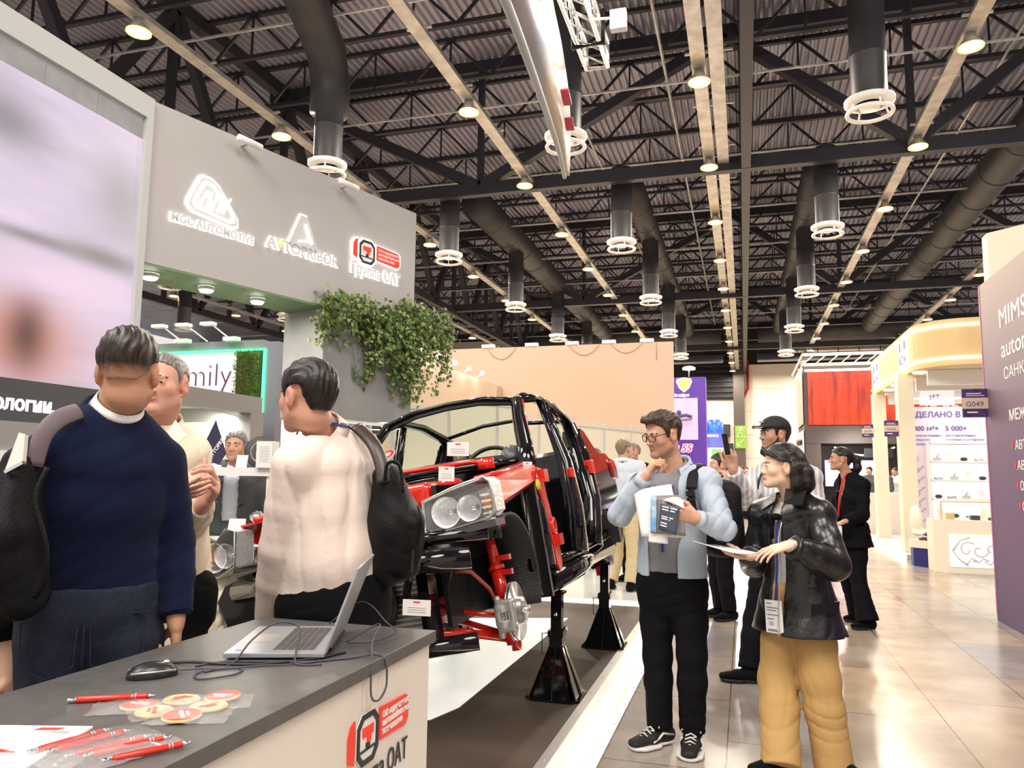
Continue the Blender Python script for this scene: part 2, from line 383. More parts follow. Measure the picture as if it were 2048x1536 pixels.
# ---------------------------------------------------------------- air ducts
ORD = ['nearest', 'second', 'third', 'fourth', 'fifth', 'sixth', 'seventh', 'eighth', 'ninth', 'tenth', 'eleventh', 'twelfth', 'thirteenth', 'fourteenth']
def diffuser(x, y, lab, top=2.72):
    t = thing('air_diffuser', lab, 'air duct', (x, y, 9.0), group='hanging air diffusers')
    a = MB().lathe([(.36, .32), (.36, 1.2), (.37, 1.21), (.37, 1.25), (.36, 1.26), (.36, top)], n=24); a.build('drop_duct', M_duct, t)
    a = MB().lathe([(.36, .34), (.5, .28), (.5, .22), (.3, .16), (.36, .34)], n=28); a.build('collar', M_ring, t)
    a = MB().lathe([(.44+.045*math.cos(q), .045*math.sin(q)) for q in [2*math.pi*i/8 for i in range(9)]], n=32); a.build('ring', M_ring, t)
    a = MB()
    for q in range(4): c, s_ = math.cos(q*math.pi/2+.4), math.sin(q*math.pi/2+.4); a.beam((c*.43, s_*.43, 0), (c*.32, s_*.32, .26), .03)
    a.lathe([(.0, .1), (.2, .1), (.2, .16), (0, .2)], n=16); a.build('bracket', M_ring, t)
rows = {2.67: 'right of the centre truss', -3.83: 'just left of the centre truss', -10.1: 'in the left row'}
for xr, nm in rows.items():
    for k in range(5): diffuser(xr, 16.8+8.55*k, 'round hanging air diffuser %s, %s one' % (nm, ORD[k]), (2.72 if xr < -9 else 2.82) if k > 0 else (1.6 if xr < -9 else 6.98))
for k, (x_, y_) in enumerate(((-23, 26.2), (-29.4, 34.7), (-22.1, 33.5))): diffuser(x_, y_, 'air diffuser seen through the opening under the sign wall, %s' % ('upper left one', 'lower left one', 'right one')[k])
for x_, y0, y1, lab in ((-10.2, 28.4, 59, 'long round grey air duct running along the left of the hall'), (8.8, 22, 59, 'long round grey air duct along the right of the hall'), (-3.9, 28.2, 59, 'round grey air duct left of the centre truss'), (2.7, 28.2, 59, 'round grey air duct right of the centre truss')):
    a = MB(); rr = .62 if abs(x_) > 5 else .5; a.tube([(x_, y0+i*(y1-y0)/6, 12.3) for i in range(7)], rr, 20)
    for i in range(1, 14): a.tube([(x_, y0+i*(y1-y0)/14-.06, 12.3), (x_, y0+i*(y1-y0)/14+.06, 12.3)], rr+.02, 20)
    tag(a.build('air_duct', M_duct), lab, 'air duct')
a = MB(); a.tube([(-8.4, 9, 12.6), (-9.2, 13.5, 12.4), (-9.95, 16.3, 12.0), (-10.1, 16.8, 11.4), (-10.1, 16.8, 10.6)], .5, 20)
tag(a.build('air_duct', M_duct), 'dark round duct bending down above the sign wall', 'air duct')
a = MB()
for x0, x1 in ((-16, -1.5), (1.2, 15)): a.tube([(x0, 60, 12.1), (x1, 60, 12.1)], .75, 20)
tag(a.build('air_duct', M_duct), 'thick cross duct in front of the far catwalk', 'air duct')
# ---------------------------------------------------------------- lamp rows on cable trays
def inframe(p, m=60):
    R = np.array(_r); c = R.T @ (V3(p)-V3((0, 0, 1.45)))
    if c[2] > -.5: return False
    u, v = 1024+1538*c[0]/-c[2], 768-1538*c[1]/-c[2]
    return -m < u < 2048+m and -m < v < 1536+m
LROW = ((-30.1, 'far left row'), (-24.2, 'fifth row left of the centre truss'), (-18.4, 'fourth row left of the centre truss'), (-12.5, 'third row left of the centre truss'), (-6.8, 'second row left of the centre truss'), (-.85, 'row under the centre truss'), (5.0, 'row right of the centre truss'), (10.8, 'far right row'))
proto = None
for xr, nm in LROW:
    t = MB()
    for s_ in ((-.17, .17) if xr != -.85 else (-.5, -.06, .25, .62)):
        pass
    for c0 in ((0,) if xr != -.85 else (0, .42)):
        t.box(xr+c0-.17, 6, 11.22, xr+c0+.17, 74, 11.25).box(xr+c0-.17, 6, 11.25, xr+c0-.155, 74, 11.33).box(xr+c0+.155, 6, 11.25, xr+c0+.17, 74, 11.33)
    y = 9.5
    while y < 74: t.box(xr-.3, y, 11.33, xr+.3 if xr != -.85 else xr+.8, y+.06, 11.38); y += 2.72
    tag(t.build('cable_tray', M_galv), 'galvanised cable tray of the %s' % nm, 'cable tray')
    k = 0
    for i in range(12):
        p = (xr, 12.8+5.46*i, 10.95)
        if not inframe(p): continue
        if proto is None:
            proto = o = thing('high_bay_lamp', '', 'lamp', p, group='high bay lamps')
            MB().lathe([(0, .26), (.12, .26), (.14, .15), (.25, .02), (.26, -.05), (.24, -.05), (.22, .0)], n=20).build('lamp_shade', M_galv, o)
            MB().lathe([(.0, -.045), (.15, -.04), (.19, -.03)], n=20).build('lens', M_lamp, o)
            MB().lathe([(.19, -.03), (.25, -.052), (.262, -.05), (.262, -.02)], n=20).build('bloom_ring', mat('lamp_bloom', (1, .6, .2), emit=4, ecol=(1, .55, .12)), o)  # amber glowing ring added to imitate the yellow bloom around the lamp
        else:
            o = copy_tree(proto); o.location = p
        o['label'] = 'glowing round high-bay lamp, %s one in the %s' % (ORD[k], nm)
        if -20 < xr < 12:
            ld = bpy.data.lights.new('lamp_light', 'AREA'); ld.shape = 'DISK'; ld.size = .36; ld.energy = 420; ld.color = (1, .89, .76)
            lo = bpy.data.objects.new('lamp_light', ld); COL.objects.link(lo); lo.location = (p[0], p[1], p[2]-.1)
        k += 1

# ---------------------------------------------------------------- left stand: platform, screen wall, sign wall
M_grey = mat('stand_grey', (.30, .29, .28), .6); M_lgrey = mat('frame_grey', (.55, .57, .55), .55); M_hdr = mat('header_grey', (.46, .435, .42), .6)
M_dgrey = mat('charcoal', (.05, .05, .055), .5); M_gsof = mat('soffit_green_lit', (.16, .26, .13), .6)  # the green light on the soffit is put into its colour
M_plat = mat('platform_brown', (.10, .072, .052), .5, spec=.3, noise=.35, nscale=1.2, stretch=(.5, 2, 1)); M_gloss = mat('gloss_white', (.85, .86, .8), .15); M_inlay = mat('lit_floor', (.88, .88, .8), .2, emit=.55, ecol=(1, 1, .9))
pf = thing('stand_platform', 'low brown stand platform under the car with a lit aluminium ramp along the aisle', 'platform', (0, 0, 0))
b = MB(); b.box(-6.8, -1.5, .001, -.945, 8.35, .06); b.build('deck', M_plat, pf)
b = MB(); b.prism([(-.945, .001), (-.735, .001), (-.735, .012), (-.945, .058)], -8.34, 1.5, Matrix(((1, 0, 0, 0), (0, 0, -1, 0), (0, 1, 0, 0), (0, 0, 0, 1)))); b.build('edge_ramp', mat('ramp_cream', (.8, .76, .66), .4), pf)
b = MB(); b.slab((-.875, -1.5, .0455), (-.81, -1.5, .0325), (-.81, 8.34, .0325), (-.875, 8.34, .0455), .01); b.build('light_strip', mat('strip_glow', (1, .98, .9), emit=5, ecol=(1, .96, .86)), pf)
b = MB(); b.slab((-.985, -1.5, .066), (-.935, -1.5, .062), (-.935, 8.34, .062), (-.985, 8.34, .066), .006).slab((-.76, -1.5, .021), (-.73, -1.5, .012), (-.73, 8.34, .012), (-.76, 8.34, .021), .008); b.build('metal_trim', M_alu, pf)
b = MB()
for k in range(24): b.lathe([(0, .004), (.006, .002), (.006, 0)], (-.96, -1+k*.4, .064), n=8); b.lathe([(0, .004), (.006, .002), (.006, 0)], (-.745, -1+k*.4, .018), n=8)
b.build('screw', M_chrome, pf)
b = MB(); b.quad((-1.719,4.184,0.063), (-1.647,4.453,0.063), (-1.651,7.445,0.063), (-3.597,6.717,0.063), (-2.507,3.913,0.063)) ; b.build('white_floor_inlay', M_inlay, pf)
b = MB(); b.box(-7.5, 8.45, .001, -.2, 14, .1); wp = b.build('white_platform', M_gloss); tag(wp, 'glossy white neighbouring platform behind the brown one', 'platform')
b = MB(); b.box(-7.5, 8.42, .02, -.2, 8.445, .07); tag(b.build('edge_light', M_led), 'glowing strip along the white platform edge', 'light strip')
# LED wall
XL = -4.55
lw = thing('led_wall', 'tall grey framed video wall with a blurred pink picture at the left', 'video wall', (XL, 2.9, 0))
b = MB(); b.box(XL-.4, 1.2, 4.24, XL+.03, 4.85, 4.42); b.box(XL-.4, 4.78, .062, XL+.03, 4.85, 4.24); b.box(XL-.4, 1.2, .062, XL-.04, 4.85, 4.24)
b.build('frame', M_lgrey, lw, True)
def screen_mat(nm, cols, bands):
    m = mat(nm, (.5, .5, .5), .3); nt = m.node_tree; L = nt.links; bs = nt.nodes['Principled BSDF']; bs.inputs['Base Color'].default_value = (.02, .02, .02, 1)
    tc = nt.nodes.new('ShaderNodeTexCoord'); sep = nt.nodes.new('ShaderNodeSeparateXYZ'); L.new(tc.outputs['Object'], sep.inputs[0])
    mp = nt.nodes.new('ShaderNodeMapping'); mp.inputs['Scale'].default_value = bands; mp.inputs['Rotation'].default_value = (.35, 0, 0); L.new(tc.outputs['Object'], mp.inputs[0])
    n = nt.nodes.new('ShaderNodeTexNoise'); n.inputs['Scale'].default_value = 1; n.inputs['Detail'].default_value = 3; L.new(mp.outputs[0], n.inputs[0])
    r = nt.nodes.new('ShaderNodeValToRGB')
    while len(r.color_ramp.elements) < len(cols): r.color_ramp.elements.new(.5)
    for e, (p, c) in zip(r.color_ramp.elements, cols): e.position = p; e.color = (*c, 1)
    L.new(n.outputs['Fac'], r.inputs[0]); L.new(r.outputs[0], bs.inputs['Emission Color']); bs.inputs['Emission Strength'].default_value = .85
    return m, nt, L, sep, r, bs, tc
m_scr, nt, L, sep, ramp, bs, tc = screen_mat('led_picture', [(.3, (.42, .38, .42)), (.45, (.72, .6, .74)), (.6, (.85, .7, .86)), (.75, (.62, .55, .6))], (1, .5, 2.6))
def blob(cy, cz, sy, sz, col, prev):
    nd = lambda op, a, b_: (lambda q: ([L.new(v, q.inputs[i]) if hasattr(v, 'links') else setattr(q.inputs[i], 'default_value', v) for i, v in ((0, a), (1, b_))], q.outputs[0])[1])(nt.nodes.new('ShaderNodeMath')) if False else None
    def mth(op, a, b_):
        q = nt.nodes.new('ShaderNodeMath'); q.operation = op
        for i, v in ((0, a), (1, b_)):
            if isinstance(v, (int, float)): q.inputs[i].default_value = v
            else: L.new(v, q.inputs[i])
        return q.outputs[0]
    dy = mth('DIVIDE', mth('SUBTRACT', sep.outputs[1], cy), sy); dz = mth('DIVIDE', mth('SUBTRACT', sep.outputs[2], cz), sz)
    e = mth('POWER', 2.718, mth('MULTIPLY', mth('ADD', mth('MULTIPLY', dy, dy), mth('MULTIPLY', dz, dz)), -1))
    mx = nt.nodes.new('ShaderNodeMix'); mx.data_type = 'RGBA'; L.new(e, mx.inputs[0]); L.new(prev, mx.inputs[6]); mx.inputs[7].default_value = (*col, 1); return mx.outputs[2]
# screen mesh is in led_wall coordinates: y 0 = 2.9 m, z absolute
c_ = ramp.outputs[0]
c_ = blob(.95, 2.28, .5, .32, (.72, .3, .22), c_); c_ = blob(1.0, 2.32, .17, .26, (.16, .07, .06), c_); c_ = blob(1.6, 3.0, .42, .09, (.3, .27, .25), c_)
c_ = blob(1.0, 2.98, .5, .05, (.36, .3, .32), c_); c_ = blob(.7, 3.7, .35, .2, (.33, .3, .33), c_); c_ = blob(1.7, 3.5, .3, .35, (.5, .45, .47), c_); c_ = blob(1.3, 2.75, .6, .12, (.92, .68, .85), c_)
L.new(c_, bs.inputs['Emission Color'])
b = MB(); b.box(XL-.04, 1.3, 2.02, XL-.005, 4.78, 4.06); b.build('screen', m_scr, lw, True)
b = MB()
for k in range(8): b.box(XL-.04, 4.78-.45*(k+1), 4.062, XL-.006, 4.78-.45*k-.006, 4.238)
b.build('stone_band', mat('stone_tile', (.2, .195, .19), .6, emit=.28, ecol=(.55, .53, .52), noise=.3, nscale=8), lw, True)
b = MB(); b.box(XL-.04, 1.3, 1.74, XL-.004, 4.78, 2.018); b.build('caption_band', mat('caption_black', (.03, .03, .03), .4, emit=.06, ecol=(.6, .55, .55)), lw, True)
F = frame((XL, 3.42, 1.815), (0, 1, 0), (0, 0, 1)); text('caption_lettering', 'технологии,', .13, F, mat('caption_white', (1, .9, .95), emit=1.3, ecol=(1, .86, .93)), lw, bold=.004)
b = MB(); b.box(XL-.04, 1.3, 1.55, XL, 4.78, 1.74); b.build('lower_panel', M_grey, lw, True)
b = MB(); b.box(XL-.04, 1.3, .062, XL+.02, 4.78, 1.55); b.build('white_base', M_white, lw, True)
# sign wall (header) from A along u
HA = V3((-4.55, 4.85, 0)); HU = nrm((.297, .955, 0)); HN = V3((HU[1], -HU[0], 0))
def hp(s, z, o=0): return HA+HU*s+HN*o+V3((0, 0, z))
def hbox(b, s0, s1, z0, z1, o0, o1):
    vs = [hp(s, z, o) for z in (z0, z1) for o in (o0, o1) for s in (s0, s1)]
    return b.add(vs, [(0, 1, 3, 2), (4, 6, 7, 5), (0, 4, 5, 1), (2, 3, 7, 6), (0, 2, 6, 4), (1, 5, 7, 3)])
hd = thing('sign_wall', 'grey fascia with three glowing white company logos above the stand', 'sign wall', hp(1.6, 0))
hbox(MB(), .02, 3.25, 3.08, 4.42, -.55, 0).build('fascia', M_hdr, hd, True)
hbox(MB(), .02, 2.0, 3.06, 3.079, -.55, -.001).build('soffit', M_gsof, hd, True)
HF = lambda s, z, o=.03: frame(hp(s, z, o), HU, (0, 0, 1))
M_sgn = mat('sign_face', (.62, .61, .6)); M_halo = mat('sign_halo', (1, 1, 1), emit=1.7, ecol=(1, .99, .96)); M_red = mat('logo_red', (.62, .025, .015), .4, emit=.25, ecol=(1, .08, .04)); M_ink = mat('logo_black', (.02, .02, .022), .4)
def poly_plate(poly, F, z0, z1, m, name, par): return MB().prism(poly, z0, z1, F).build(name, m, par, True)
def inset(poly, d):
    c = np.mean(np.array(poly), 0); out = []
    for p in poly:
        v = V3((p[0]-c[0], p[1]-c[1], 0)); l = np.linalg.norm(v); v *= max(l-d, .001)/l; out.append((c[0]+v[0], c[1]+v[1]))
    return out
def ring(poly, d, F, z0, z1, m, name, par):
    q = inset(poly, d); n = len(poly); b = MB()
    vs = [tuple(F @ Vector((x, y, z))) for z in (z0, z1) for P in (poly, q) for x, y in P]
    fs = []
    for k in range(n):
        j = (k+1) % n; fs += [(2*n+k, 2*n+j, 3*n+j, 3*n+k), (k, j, 2*n+j, 2*n+k), (n+j, n+k, 3*n+k, 3*n+j)]
    return b.add(vs, fs).build(name, m, par, True)
def halo_text(t, s, z, width, par, m=M_sgn, name='lettering', bold=.006, halo=True, sx=None):
    sz = fit_text(t, width); k = sx or 1
    text(name, t, sz*k, HF(s, z, .028), m, par, sx=1/k, bold=.003)
    if halo: text('halo', t, sz*k, HF(s, z, .012), M_halo, par, sx=1/k, bold=.009, ext=.004)
e1 = [(.50-.06, .14), (.56, .14), (.60, .12), (.80, -.13), (.82, -.19), (.78, -.21), (.40, -.15), (.36, -.12), (.37, -.08)]
E1 = [(x, y+3.79) for x, y in [(.50, .14), (.58, .13), (.64, .09), (.83, -.12), (.84, -.19), (.79, -.215), (.42, -.175), (.365, -.13), (.375, -.08), (.46, .11)]]
F0 = frame(hp(0, 0, 0), HU, (0, 0, 1)); F0 = frame(hp(0, 0, .0), HU, (0, 0, 1))
poly_plate(inset(E1, -.03), F0, .004, .012, M_halo, 'emblem_halo', hd); poly_plate(E1, F0, .013, .03, M_sgn, 'emblem', hd)
ring(inset(E1, .03), .028, F0, .031, .04, M_halo, 'emblem_rim', hd)
b = MB()
for k in range(5):
    x0 = .47+k*.055; 
    for j in range(2):
        z0 = 3.66+j*.085; b.beam(F0 @ Vector((x0+j*.03, z0, .035)), F0 @ Vector((x0+j*.03+(.035 if (k+j) % 2 else .012), z0+.07, .035)), .022, .012)
b.build('emblem_bars', M_halo, hd, True)
halo_text('MGC AUTOMOTIVE', .21, 3.475, .81, hd, sx=1.0)
E2 = [(1.55, 3.90), (1.63, 3.90), (1.78, 3.59), (1.74, 3.565), (1.44, 3.555), (1.41, 3.575)]
poly_plate(inset(E2, -.022), F0, .004, .012, M_halo, 'emblem_halo', hd); poly_plate(E2, F0, .013, .03, M_sgn, 'emblem', hd)
b = MB(); b.beam(F0 @ Vector((1.6, 3.82, .034)), F0 @ Vector((1.69, 3.64, .034)), .035, .01); b.beam(F0 @ Vector((1.52, 3.63, .034)), F0 @ Vector((1.66, 3.66, .034)), .018, .01); b.build('emblem_bars', M_halo, hd, True)
halo_text('AVTOPRIBOR', 1.17, 3.5, .88, hd)
sz = fit_text('AVTOPRIBOR', .88); text('green_letter', 'V', sz*1.0, HF(1.17+.095, 3.5, .033), mat('sign_green', (.3, .6, .08), emit=.9, ecol=(.45, .8, .1)), hd, bold=.003)
def oct_logo(F, w, par, halo, sc=1.0):
    """emblem of the octagon with T, red side bar and red caption plate; F places the local origin at the octagon's lower left; w = octagon width"""
    h = w*1.08; c = w*.22
    O = [(c, 0), (w-c, 0), (w, c), (w, h-c), (w-c, h), (c, h), (0, h-c), (0, c)]
    bar = [(-w*.1, .12*h), (-w*.1, h*.98), (-w*.26, h*.9), (-w*.36, h*.72), (-w*.36, .22*h)]
    plate = [(w*1.1, h*.28), (w*2.5, h*.22), (w*2.65, h*.34), (w*2.65, h*.78), (w*2.5, h*.88), (w*1.1, h*.94)]
    if halo:
        for p in (O, bar, plate): poly_plate(inset(p, -.022), F, -.012, -.004, M_halo, 'emblem_halo', par)
    wht = mat('logo_white', (.85, .84, .8), .4) if 'logo_white' not in bpy.data.materials else bpy.data.materials['logo_white']
    poly_plate(O, F, 0, .003, wht, 'octagon_field', par); ring(O, w*.13, F, .003, .006, M_ink, 'octagon_rim', par)
    poly_plate(bar, F, 0, .004, M_red, 'side_bar', par); poly_plate(plate, F, 0, .004, M_red, 'caption_plate', par)
    T = [(.46*w, .42*h), (.64*w, .42*h), (.64*w, .55*h), (.74*w, .55*h), (.74*w, .74*h), (.24*w, .74*h), (.24*w, .55*h), (.46*w, .55*h)]
    poly_plate(T, F, .0035, .0065, M_red, 'letter_t', par)
    b = MB(); b.prism([(.12*w, .27*h), (.88*w, .27*h), (.88*w, .31*h), (.12*w, .31*h)], .0035, .0065, F); b.prism([(.42*w, .29*h), (.58*w, .29*h), (.58*w, .42*h), (.42*w, .42*h)], .0035, .0065, F)
    b.build('base_line', M_ink, par, True)
    for i, tx in enumerate(('Объединенные', 'автомобильные', 'технологии')):
        text('caption', tx, w*.2, F @ Matrix.Translation((w*1.2, h*(.7-.17*i), .0045)), M_white, par, ext=.0005, bold=.001)
FO = frame(hp(2.33, 3.625, .03), HU, (0, 0, 1)); oct_logo(FO, .235, hd, True)
halo_text('Группа ОАТ', 2.23, 3.5, .74, hd, sx=1.25)
# down lights in the soffit, wall washers on top
for k, s in enumerate((.227, .756, 1.305)):
    o = thing('downlight', 'bright spotlight under the sign wall, %s from the left' % ORD[k].replace('nearest', 'first'), 'spotlight', hp(s, 3.04, -.25), group='soffit spotlights')
    MB().lathe([(0, -.03), (.05, -.028), (.06, -.012)], n=16).build('lens', mat('spot_lens', (1, 1, .95), emit=40, ecol=(1, 1, .92)) if k == 0 else bpy.data.materials['spot_lens'], o)
    MB().lathe([(.06, -.012), (.07, -.01), (.07, .019)], n=16).build('rim', M_white, o)
    area('downlight_beam', tuple(hp(s, 3.0, -.25)), tuple(hp(s, 0, -.25)), .1, 14)
for k, s in enumerate((.86, 2.07)):
    a, c = hp(s-.12, 4.36, .12), hp(s+.12, 4.35, .12)
    o = thing('wall_washer', 'white tubular wall light on the top edge of the sign wall, %s one' % ('left', 'right')[k], 'wall light', hp(s, 4.35, .1), group='sign wall lights')
    MB().tube([a, c], .032, 14).build('tube_body', M_white, o, True); MB().beam(hp(s, 4.36, 0), hp(s, 4.36, .1), .03).build('bracket', M_alu, o, True)
# column with built-in showcase
cl = thing('stand_column', 'grey column at the right end of the sign wall', 'column', hp(2.6, 0))
b = MB(); hbox(b, 1.92, 3.24, 1.97, 3.079, -.6, -.002); b.build('shaft', mat('column_grey', (.27, .27, .26), .6, noise=.22, nscale=2.2), cl, True)
b = MB(); hbox(b, 1.94, 3.22, .1, .95, -.6, -.02); b.build('base_cabinet', M_white, cl, True)
b = MB()
for s in (1.95, 2.55, 3.2):
    for o in (-.58, -.03): b.beam(hp(s, .95, o), hp(s, 1.965, o), .03)
for o in (-.58, -.03): b.beam(hp(1.95, 1.94, o), hp(3.2, 1.94, o), .03)
hbox(b, 1.95, 3.2, 1.4, 1.415, -.58, -.03); b.build('showcase_frame', M_white, cl, True)
b = MB(); hbox(b, 1.96, 3.2, .96, 1.93, -.59, -.58); b.build('showcase_back', mat('case_back', (.75, .7, .6), .6), cl, True)
M_glass = mat('clear_glass', (.95, .98, .97), .02, trans=1, ior=1.05, spec=.6)
b = MB(); hbox(b, 1.96, 3.19, .96, 1.93, -.03, -.026); b.build('showcase_glass', M_glass, cl, True)
for k, s in enumerate((2.1, 2.95)):
    o = thing('case_light', 'small bright spotlight in the glass showcase, %s one' % ('left', 'right')[k], 'spotlight', hp(s, 1.93, -.12), group='showcase spotlights'); MB().sphere((0, 0, 0), .03, 12, 8, (1, 1, .5)).build('lens', bpy.data.materials['spot_lens'], o)
    area('case_beam', tuple(hp(s, 1.9, -.25)), tuple(hp(s, 1, -.25)), .1, 10)
    o = MB(); 
ps = MB(); hbox(ps, 2.45, 2.8, 1.42, 1.75, -.4, -.39); tag(ps.build('poster_card', mat('card_print', (.7, .55, .6), .5, col2=(.45, .05, .06), nscale=9)), 'printed card standing in the showcase', 'card')
tag(MB().lathe([(.09, 0), (.1, .02), (.1, .2), (.06, .24), (.03, .3), (0, .3)], hp(2.2, .96, -.3)).build('filter_housing', M_alu), 'metal housing displayed low in the glass showcase', 'car part')
# ---------------------------------------------------------------- ivy
iv = thing('hanging_ivy', 'green ivy plant tumbling down the front of the grey column', 'ivy', hp(2.5, 3.1, .05))
r_ = np.random.RandomState(5)
def leaf(b, c, nrm_, up_, s):
    n_ = nrm(nrm_); x = nrm(np.cross(up_, n_)); y = np.cross(n_, x)
    out = [(0, -.1), (.32, -.18), (.5, .12), (.3, .25), (.34, .62), (.12, .5), (0, 1.0), (-.12, .5), (-.34, .62), (-.3, .25), (-.5, .12), (-.32, -.18)]
    vs = [c]+[c+s*(x*p[0]+y*p[1]-n_*.25*abs(p[0])) for p in out]
    b.add(vs, [(0, i+1, (i+1) % 12+1) for i in range(12)])
lv1, lv2, st = MB(), MB(), MB()
strands = []
for k in range(92):
    s = r_.uniform(1.86, 3.75); w = (s-1.86)/1.9
    L0 = (.25+.25*r_.rand()) if s < 2.1 else (.12+.3*r_.rand()) if s < 2.55 else (.3+.55*r_.rand()) if s < 3.3 else (.15+.4*r_.rand())
    if 2.95 < s < 3.3 and r_.rand() < .3: L0 += .3
    if s > 3.45 and r_.rand() < .5: L0 += .25
    z0 = 3.1+.12*r_.rand()+(.12*r_.rand() if s > 2.9 else 0); strands.append((s, z0, L0))
for s, z0, L0 in strands:
    n = max(4, int(L0/.022)); o = .05+.16*r_.rand(); ds = r_.normal(0, .12); pts = []
    for i in range(n):
        t = i/n; p = hp(s+ds*t+.03*math.sin(6*t+s*9), z0+.06*math.sin(math.pi*min(1, t*3))-L0*t, .02+o*math.sin(math.pi*min(1, .15+t*.85))); pts.append(p)
        for q in range(2):
            nn = HN+r_.normal(size=3)*.65+V3((0, 0, .25)); uu = V3((0, 0, -1))+r_.normal(size=3)*.6
            leaf(lv1 if r_.rand() < .6 else lv2, p+r_.normal(size=3)*.035, nn, uu, .034+.024*r_.rand())
    if n > 3: st.tube(pts, .003, 4)
p0 = hp(2.33, 2.52, .03)
for q in range(5): leaf(lv1, p0+V3((0, 0, -.03*q)), HN+r_.normal(size=3)*.4, (0, 0, -1), .05)
st.tube([hp(2.3, 2.72, .02), hp(2.33, 2.5, .03), hp(2.34, 2.36, .03)], .003, 4)
lv1.build('leaf_mass', mat('ivy_leaf', (.12, .22, .04), .45, noise=.5, nscale=14), iv, True); lv2.build('pale_leaf_mass', mat('ivy_leaf_pale', (.32, .38, .13), .45, noise=.4, nscale=14), iv, True); st.build('stem', mat('ivy_stem', (.12, .1, .05), .7), iv, True)
# ---------------------------------------------------------------- green stand behind the opening
gs = thing('green_stand', 'grey neighbouring stand with green rim light and white signboard reading family', 'exhibition stand', (-7.9, 10.2, 0))
b = MB(); b.box(-9.6, 10.0, .101, -9.4, 12, 3.4).box(-7.0, 10, .101, -6.72, 12, 3.38).box(-9.4, 10.02, 3.27, -7.0, 12, 3.42).box(-9.4, 11.9, .101, -7, 12, 3.3); b.build('portal', mat('stand_bluegrey', (.22, .23, .27), .55), gs, True)
b = MB(); b.box(-9.4, 10.03, 2.3, -7.42, 10.08, 3.25); b.build('signboard', mat('sign_lilac', (.82, .8, .84), .5, emit=.15), gs, True)
wd = fit_text('ofamily', 1.5, res=4); text('lettering', 'eurofamily'[3:], wd, frame((-9.05, 10.02, 2.72), (1, 0, 0), (0, 0, 1)), mat('letter_plum', (.13, .05, .11), .5), gs, bold=-.012)
b = MB(); b.box(-6.99+.02, 9.98, 2.3, -6.93, 10.0, 3.27).box(-9.4, 9.98, 3.25, -6.96, 10.0, 3.275); b.build('rim_light', mat('green_neon', (.05, 1, .25), emit=5, ecol=(.03, 1, .2)), gs, True)
lv = MB()
for k in range(900):
    c = V3((r_.uniform(-7.43, -7.0), 9.97-.06*r_.rand(), r_.uniform(2.3, 3.25))); d_ = V3((r_.normal()*.5, -1, r_.normal()*.5+.3)); x = nrm(np.cross(d_, r_.normal(size=3)))
    lv.add([c-x*.008, c+x*.008, c+nrm(d_)*.07], [(0, 1, 2)])
hg = lv.build('hedge_panel', mat('hedge', (.2, .26, .04), .6, noise=.6, nscale=12), gs, True); hg['kind'] = 'stuff'
b = MB(); b.box(-7.45, 10.0, 2.3, -6.98, 10.05, 3.25); b.build('hedge_board', mat('hedge_back', (.06, .08, .02), .8), gs, True)
gb = thing('booth_portal', 'grey portal wall with spotlights and a pale green lit room', 'exhibition stand', (-6.6, 8.4, 0))
b = MB(); b.box(-6.7, 5.5, 2.22, -6.5, 9.35, 2.45).box(-6.7, 9.1, .06, -6.5, 9.4, 2.22).box(-9, 9.2, .06, -6.7, 9.4, 2.4); b.build('frame', M_grey, gb, True)
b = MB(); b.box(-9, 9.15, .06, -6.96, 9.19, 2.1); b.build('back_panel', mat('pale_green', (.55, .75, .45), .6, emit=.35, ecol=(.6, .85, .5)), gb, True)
b = MB(); b.box(-8.2, 5.5, 2.3, -6.7, 9.2, 2.34); b.build('soffit', M_lgrey, gb, True)
for k, (yy) in enumerate((8.15, 9.0)):
    o = thing('portal_light', 'bright spotlight in the grey portal soffit, %s one' % ('left', 'right')[k], 'spotlight', (-6.85, yy, 2.29), group='portal spotlights'); MB().sphere((0, 0, 0), .05, 12, 8, (1, 1, .4)).build('lens', bpy.data.materials['spot_lens'], o)
    area('portal_beam', (-6.9, yy, 2.2), (-7.5, yy, 0), .1, 18)
for k, x_ in enumerate((-9.0, -8.45, -8.0, -7.55)):
    o = thing('arm_light', 'white arm light on top of the green stand, %s from the left' % ('first', 'second', 'third', 'fourth')[k], 'arm light', (x_, 10.0, 3.42), group='arm lights')
    MB().beam((0, 0, 0), (-.2, -.25, .22), .02).build('arm', M_white, o); MB().box(-.36, -.32, .2, -.14, -.2, .25).build('lamp_head', M_white, o)
for k, x_ in enumerate((-8.4, -7.5)):
    tag(MB().box(x_-.12, 9.86, 3.4, x_+.12, 9.98, 3.46).build('panel_light', M_white), 'flat white lamp lying on the green stand edge, %s one' % ('left', 'right')[k], 'lamp', 'panel lights')
tp = thing('banner_totem', 'tall beige totem with red vertical lettering', 'totem', (-8.18, 12.3, 0)); MB().box(-.19, 0, .001, .17, .2, 3.7).build('body', mat('totem_beige', (.78, .62, .48), .6), tp)
text('lettering', 'T  A  M', .35, frame((-8.12, 12.29, 1.8), (0, 0, 1), (-1, 0, 0)), mat('totem_red', (.45, .05, .04), .5), tp)
